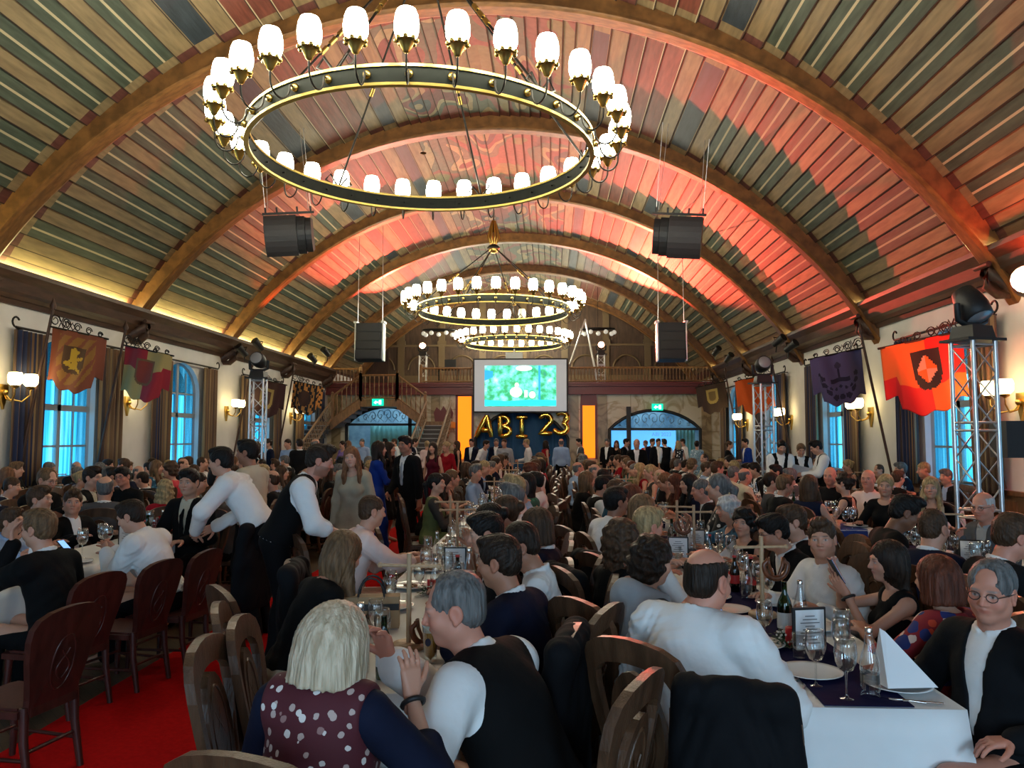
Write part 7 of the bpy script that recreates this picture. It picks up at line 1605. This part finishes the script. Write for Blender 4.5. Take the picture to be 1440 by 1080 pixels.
hero(2, -2.12, 11.25, 140, 'tall dark-haired man in black suit beside the royal blue dress', '', stance='stand', s=1.03, hair='short', hc='black', skin='tan', head=(10, 4, 0), hand_r=(.12, .28, 1.0), wear=suit('black', 'white', ('tie', 'lgrey'), SHO))
hero(2, -2.75, 13.2, -100, 'smiling dark-haired woman in dark dress behind the royal blue dress', '', stance='stand', fem=1, s=.97, hair='long', hc='dark', wear=W(DR('black', sleeve=2, hem=.4)))
hero(2, 4.38, 15.0, 172, 'waiter in black waistcoat by the right windows reading his notepad', '', stance='stand', hair='short', hc='black', beard=(.04, .025, .02), head=(6, 22, 0), hand_r=(.06, .30, 1.12), hand_l=(-.06, .30, 1.10), wear=W(SH('white', loose=.01), VS('black'), TR, SHO))
hero(2, 4.86, 14.5, 82, 'waiter with glasses in black waistcoat holding a sheet of paper', '', stance='stand', hair='quiff', hc='black', glasses=1, lean=8, head=(4, 22, 0), hand_r=(.08, .38, 1.15), hand_l=(-.08, .40, 1.12), wear=W(SH('white', loose=.01), VS('black'), TR, SHO))
hero(2, 4.84, 15.3, 172, 'waitress between the two waiters by the right windows', '', stance='stand', fem=1, s=.96, hair='tail', hc='fairbrown', head=(0, 20, 0), wear=W(SH('white', loose=.008), VS('black'), TR, SHO))
pp = MB(); pp.box((0, 0, 0), (.30, .004, .24)); o = pp.build('sheet_of_paper', M_paper); o.location = (4.53, 14.45, 1.20); o.rotation_euler = (.9, .25, 0); tag(o, 'white sheet of paper held by the waiter with glasses', 'paper')
def phone(x, y, z, rx, rz, lab):
    r = empty('mobile_phone', (x, y, z), rz, lab, 'phone'); r.rotation_euler = (rx, 0, rz); mb = MB(); mb.box((0, 0, 0), (.075, .009, .15)); mb.build('phone_body', M_black, r); mb = MB(); mb.box((0, -.0052, 0), (.068, .001, .138)); mb.build('phone_screen', emis_mat('phone_screen', (.20, .45, .95), .8), r)
phone(.93, 4.32, UP + .045, -.9, .5, 'phone with bright blue screen lying by the grey wrap'); phone(1.57, 4.42, 1.05, -.5, 1.5, 'phone held up by the long-haired woman in black'); phone(-3.92, 6.16, .90, -.8, 1.5, 'phone in the hands of the hunched boy')
phone(-5.58, 9.05, .98, -.8, -1.6, 'phone in the hands of the balding man'); phone(-2.2, 11.95, 1.14, -.8, -1.2, 'phone held by the woman in royal blue')

# empty chairs and draped jackets
for (x, y, rz, lab, key) in ((-.96, 2.92, -84, 'empty carved chair nearest beside the red carpet', 'oak'), (-.97, 3.28, -80, 'empty carved chair second beside the red carpet', 'oak'), (-1.18, 3.58, -72, 'carved chair askew behind the two empty chairs', 'oak'), (-1.26, 4.78, -82, 'empty carved chair behind the woman in black', 'oak'),
        (-1.16, 6.70, -75, 'empty pale-lit chair behind the pink-shirted boy', 'oak'), (-3.12, 5.62, 80, 'empty red-brown chair with its back to the carpet, left', 'red'), (-2.85, 4.1, 80, 'red-brown chair cut by the left frame edge', 'red'), (-2.95, 7.0, 80, 'dark chair the bending man leans on', 'red'),
        (.70, 2.92, -20, 'chair under the big black jacket at the near right table', 'oak'), (-.24, 3.2, 80, 'empty carved chair behind the navy suit by the aisle', 'oak'), (2.74, 6.85, -92, 'empty chair behind the man in the black T-shirt', 'oak'), (2.72, 7.45, -96, 'second empty chair behind the man in the black T-shirt', 'oak'), (2.55, 4.05, -84, 'carved chair at the right edge behind the elderly man', 'oak')):
    q = put_chair(x, y, rz, lab, key)
    if key == 'red': q.scale = (1, 1, .87)
    if 'big black jacket' in lab: q.scale = (.92, .98, .93)
draped_jacket(.70, 2.92, -20, 'big black suit jacket draped over the nearest right chair').scale = (.80, .98, .965); draped_jacket(-.24, 3.2, 80, 'black jacket over the chair by the middle aisle'); draped_jacket(-1.26, 4.78, -82, 'charcoal jacket over the chair beside the red carpet', 'suit'); draped_jacket(.36, 4.78, -66, 'long black jacket over the chair of the wavy-haired woman', 'black'); draped_jacket(.56, 5.36, -60, 'black jacket over the chair of the blond boy', 'black'); draped_jacket(-2.95, 7.0, 80, 'dark jacket over the chair the bending man leans on', 'suit')
# ------------------------------------------------------------------ the crowd farther back : a few figures, copied and re-dressed
rc_ = random.Random(21)
def proto(S, lvl=1):
    parts, J = person_parts(S, lvl); return dict(parts=parts, head=J['H'], fem=S.get('fem', 0))
SITM = [proto(dict(stance='sit', hair=h, lean=l, head=hd, wear=w)) for h, l, hd, w in (
    ('short', 10, (12, 4, 0), W(SH('white'), JK('suit'), TR)), ('quiff', 4, (-20, 0, 0), W(SH('white'), TR)), ('crop', 16, (5, 10, 0), W(SH('white'), JK('suit'), TR)), ('thin', 8, (25, 4, 4), W(SH('white'), TR)), ('bald', 6, (-12, 4, 0), W(SH('white'), JK('suit'), TR)), ('short', 14, (-5, 12, 0), W(SH('white'), VS('black'), TR)))]
SITF = [proto(dict(stance='sit', fem=1, hair=h, lean=l, head=hd, hand_r=hr, wear=w)) for h, l, hd, hr, w in (
    ('long', 8, (10, 4, 0), None, W(DR('black', sleeve=0))), ('bob', 6, (-16, 2, 0), None, W(DR('black', sleeve=1.4))), ('bun', 14, (4, 8, 0), (.05, .33, 1.0), W(DR('black', sleeve=0))), ('long', 16, (20, 8, 0), (.05, .32, 1.02), W(DR('black', sleeve=2))), ('tail', 4, (-8, 0, 0), None, W(DR('black', sleeve=1.4))), ('curly', 8, (8, 4, 0), None, W(DR('black', sleeve=2))))]
STM = [proto(dict(stance='stand', hair=h, lean=l, head=hd, hand_r=hr, wear=w)) for h, l, hd, hr, w in (
    ('short', 2, (10, 4, 0), None, W(SH('white'), JK('suit'), TR)), ('crop', 3, (-10, 8, 0), (.1, .3, 1.1), W(SH('white'), TR)), ('quiff', 4, (4, 12, 0), None, W(SH('white'), VS('black'), TR)), ('bald', 1, (0, 0, 0), None, W(SH('white'), JK('suit'), TR)), ('short', 24, (0, 10, 0), (.25, .3, .95), W(SH('white'), TR)))]
STF = [proto(dict(stance='stand', fem=1, s=.96, hair=h, lean=2, head=hd, hand_r=hr, wear=w)) for h, hd, hr, w in (
    ('long', (10, 2, 0), None, W(DR('black', sleeve=0, hem=.4))), ('bun', (-10, 4, 0), (.08, .3, 1.1), W(DR('black', sleeve=1.4, hem=.4))), ('bob', (0, 0, 0), None, W(DR('black', sleeve=2, hem=.3))))]
def dressed(P, x, y, rz, label, hc, cols, group=None, z=0.0, s=1.0, nm='person'):
    """cols: cloth names for the garments in order"""
    a = math.radians(rz); h = P['head']; loc = (x - (h[0] * math.cos(a) - h[1] * math.sin(a)) * s, y - (h[0] * math.sin(a) + h[1] * math.cos(a)) * s, z)
    r = empty('person', loc, a, label, 'person', group); r.scale = (s, s, s); k = 0
    for pn, me in P['parts']:
        o = link(pn, me, r)
        if pn == 'hair': o.material_slots[0].link = 'OBJECT'; o.material_slots[0].material = HAIR[hc]
        elif pn != 'body':
            if k < len(cols) and cols[k]: o.material_slots[0].link = 'OBJECT'; o.material_slots[0].material = CL[cols[k]]
            k += 1
    return r, loc
HW = {'black': 'black-haired', 'dark': 'dark-haired', 'brown': 'brown-haired', 'auburn': 'auburn-haired', 'ginger': 'ginger-haired', 'fairbrown': 'fair-haired', 'blond': 'blond', 'grey': 'grey-haired', 'white': 'white-haired'}
CW = {'suit': 'charcoal suit', 'black': 'black', 'navy': 'navy suit', 'white': 'white shirt', 'ivory': 'ivory shirt', 'lblue': 'pale blue shirt', 'grey': 'grey suit', 'pink': 'pale pink shirt'}
DW = {'black': 'black', 'navy': 'navy', 'red': 'red', 'burg': 'burgundy', 'coral': 'coral', 'dgreen': 'dark green', 'teal': 'teal', 'blue': 'blue', 'beige': 'beige', 'brown': 'brown', 'grey': 'grey', 'p_blue': 'blue patterned', 'p_bw': 'leaf-print', 'lilac': 'lilac', 'olive': 'olive', 'pink': 'pale pink'}
def rand_guest(stand=False):
    if rc_.random() < .54:
        P = rc_.choice(STM if stand else SITM); hc = rc_.choice(['black', 'dark', 'dark', 'brown', 'brown', 'fairbrown', 'grey', 'grey', 'blond']); kinds = [p[0] for p in P['parts']]
        if 'jacket' in kinds: c = rc_.choice(['suit', 'suit', 'black', 'navy', 'grey']); cols = [rc_.choice(['white', 'white', 'lblue']), c]; w = CW[c] if c != 'black' else 'black suit'
        elif 'waistcoat' in kinds: c = 'white'; cols = [c, 'black']; w = 'white shirt with waistcoat'
        else: c = rc_.choice(['white', 'white', 'white', 'ivory', 'lblue', 'pink']); cols = [c]; w = CW[c]
        return P, hc, cols, '%s man in %s' % (HW[hc], w)
    P = rc_.choice(STF if stand else SITF); hc = rc_.choice(['black', 'dark', 'brown', 'brown', 'auburn', 'fairbrown', 'blond', 'blond', 'grey', 'ginger']); c = rc_.choice(['black', 'black', 'black', 'navy', 'red', 'burg', 'coral', 'dgreen', 'teal', 'beige', 'brown', 'grey', 'p_blue', 'p_bw', 'olive', 'pink'])
    return P, hc, [c], '%s woman in %s dress' % (HW[hc], DW[c])
TN = {'C': 'centre row', 'D': 'row right of aisle', 'E': 'blue-runner row', 'B': 'row left of carpet', 'A': 'second left row', 'Z': 'left window row', 'G': 'right window row'}
def rows(key, y0, y1, sides=(-1, 1), step=.68, fill=.9, x0=None, x1=None):
    x0, x1 = (x0, x1) if x0 is not None else TABS[key]
    for s in sides:
        n = 0; y = y0 + (.0 if s < 0 else .2); sd = 'left' if s < 0 else 'right'
        while y < y1:
            x = (x0 - .08) if s < 0 else (x1 + .08); yy = y + rc_.uniform(-.08, .08); x += rc_.uniform(-.06, .06)
            if rc_.random() < fill and min((abs(hx - x) * .8 + abs(hy - yy) for hx, hy in HERO), default=9) > .62:
                P, hc, cols, w = rand_guest(); rz = (-90 if s < 0 else 90) + rc_.uniform(-16, 16)
                lab = '%s, %s seat, %s side, %s' % (w, ORD[min(n, 24)], sd, TN[key])
                if key == 'D' and y < 9.6: lab = '%s, %s side of the near table by the aisle' % (w, sd)
                r, loc = dressed(P, x, yy, rz, lab, hc, cols, 'guests at the %s' % TN[key], s=rc_.uniform(.96, 1.06))
                far_chair(loc[0] - s * .06, loc[1], rz, 'dark carved chair, %s seat, %s side, %s' % (ORD[min(n, 24)], sd, TN[key]), 'chairs along the %s side of the %s' % (sd, TN[key]))
                n += 1
            y += step
rows('C', 12.3, 21.5, (-1,), step=.72, fill=.95); rows('C', 6.8, 21.5, (1,), step=.72, fill=.95); rows('D', 7.7, 21.5, step=.72, fill=.95); rows('E', 9.3, 19.5, step=.74, fill=.92); rows('B', 8.2, 20, step=.78, fill=.9); rows('A', 8.2, 18.5, step=.8, fill=.9); rows('Z', 11, 19.5, step=.85, fill=.9); rows('G', 12.4, 19, step=.85, fill=.85)
# the seats along the right windows nearer the viewer
# ---- people standing farther back, placed one by one
def stand(x, y, rz, P, hc, cols, label, s=1.0):
    dressed(P, x, y, rz, label, hc, cols, None, 0, s)
X = lambda px, y: (px - 774) / 1090 * y
for px, y, rz, P, hc, cols, lab in (
    (608, 16.2, 160, STF[0], 'dark', ['burg'], 'long-haired woman in burgundy dress standing on the carpet, back turned'), (627, 18.5, 150, STF[1], 'blond', ['red'], 'woman in red dress with folded arms standing left of the stage'),
    (663, 25.5, 160, STM[0], 'dark', ['white', 'navy'], 'man in navy suit standing left before the stage curtain'), (684, 23.5, -110, STM[4], 'dark', ['white'], 'man in white shirt bending with hand on hip before the balloon A'), (698, 26, 170, STM[0], 'grey', ['white', 'navy'], 'man in dark suit under the balloon letter B'),
    (709, 23.5, 175, STM[1], 'brown', ['lgrey'], 'man in grey shirt looking down under the balloon letters'), (740, 23.5, 95, STM[1], 'blond', ['white'], 'fair man in white T-shirt standing before the stage curtain'), (768, 26, -60, STF[0], 'dark', ['red'], 'woman in red with long dark hair at right of the stage curtain'),
    (789, 25, 5, STM[3], 'grey', ['lblue', 'lblue'], 'man in pale blue shirt seen from behind under the balloon 3'), (814, 26, 100, STM[0], 'black', ['white', 'grey'], 'man in grey suit standing left of the right orange banner'),
    (853, 26, 150, STM[0], 'grey', ['white', 'black'], 'grey-haired man in black at the left side of the right arch'), (866, 28, 160, STF[0], 'brown', ['black'], 'woman in black dress in the crowd under the right arch'), (880, 26, -120, STM[0], 'black', ['white', 'black'], 'dark-haired man in black suit beside the tall bald man'),
    (894, 20, 170, STM[3], 'grey', ['white', 'black'], 'tall bald man in black suit standing before the right arch'), (906, 29.4, 150, STF[1], 'ginger', ['coral'], 'woman in coral dress behind the tall bald man'), (916, 28, -150, STM[0], 'brown', ['white', 'navy'], 'man in navy suit before the bright blue slide'),
    (924, 27, 180, STM[0], 'dark', ['white', 'suit'], 'man in charcoal suit under the right arch'), (932, 26, 20, STM[2], 'black', ['white', 'black'], 'waiter in waistcoat seen from behind under the right arch'), (951, 26, 10, STF[0], 'blond', ['p_bw'], 'blonde woman in black and white dress under the right arch'),
    (957, 28, 100, STM[1], 'dark', ['white'], 'man in white shirt behind the blonde under the right arch'), (977, 25, 0, STF[1], 'dark', ['p_sil'], 'woman in silver sequin dress seen from behind at right'), (1022, 24, -110, STF[1], 'brown', ['black'], 'woman in black talking by the far right window'), (1043, 24, 100, STM[0], 'black', ['white', 'blue'], 'man in bright blue suit talking by the far right window'),
    (357, 20, 160, STF[0], 'brown', ['black'], 'woman in black dress standing by the left truss tower'), (372, 20.5, 120, STM[0], 'dark', ['white', 'navy'], 'man in navy suit standing by the left truss tower'), (400, 19.9, 165, STM[1], 'dark', ['lblue'], 'man in pale blue shirt standing by the left stairs'), (417, 19, 30, STM[0], 'dark', ['white', 'suit'], 'man in charcoal suit standing at the foot of the left stairs'),
    (441, 18, -60, STM[3], 'grey', ['white', 'white'], 'bald man in white jacket by the left stairs'), (479, 24, 150, STF[1], 'dark', ['lilac'], 'woman in lilac dress before the left arch'), (488, 26, 10, STF[2], 'ginger', ['p_bw'], 'woman in striped top before the left arch'), (507, 26, 170, STM[1], 'grey', ['lblue'], 'grey-haired man with pale shirt before the left arch'),
    (530, 27, 150, STF[0], 'fairbrown', ['black'], 'fair-haired woman in black before the left arch drape'), (540, 28, 60, STM[0], 'black', ['white', 'suit'], 'man in dark suit before the left arch drape'), (572, 15.2, 150, STM[2], 'black', ['white', 'black'], 'young man in white shirt behind the tall man in black suit'), (583, 25, -100, STM[0], 'dark', ['white', 'navy'], 'man in navy suit under the left stairs'),
    (600, 24, 10, STF[1], 'blond', ['pink'], 'blonde woman adjusting her hair under the left stairs'), (553, 26, 120, STM[1], 'brown', ['white'], 'man in white shirt right of the left arch drape'), (642, 24, 100, STF[0], 'brown', ['black'], 'woman in black standing beside the left orange banner')):
    stand(X(px, y), y, rz, P, hc, cols, lab, 1.0 if 'woman' not in lab else 1.0)
# prototypes are not part of the place
for k in list(PR.values()) + [CHAIR['oak'], CHAIR['red']]:
    for c in list(k.children):
        for g in list(c.children): bpy.data.objects.remove(g)
        bpy.data.objects.remove(c)
    bpy.data.objects.remove(k)
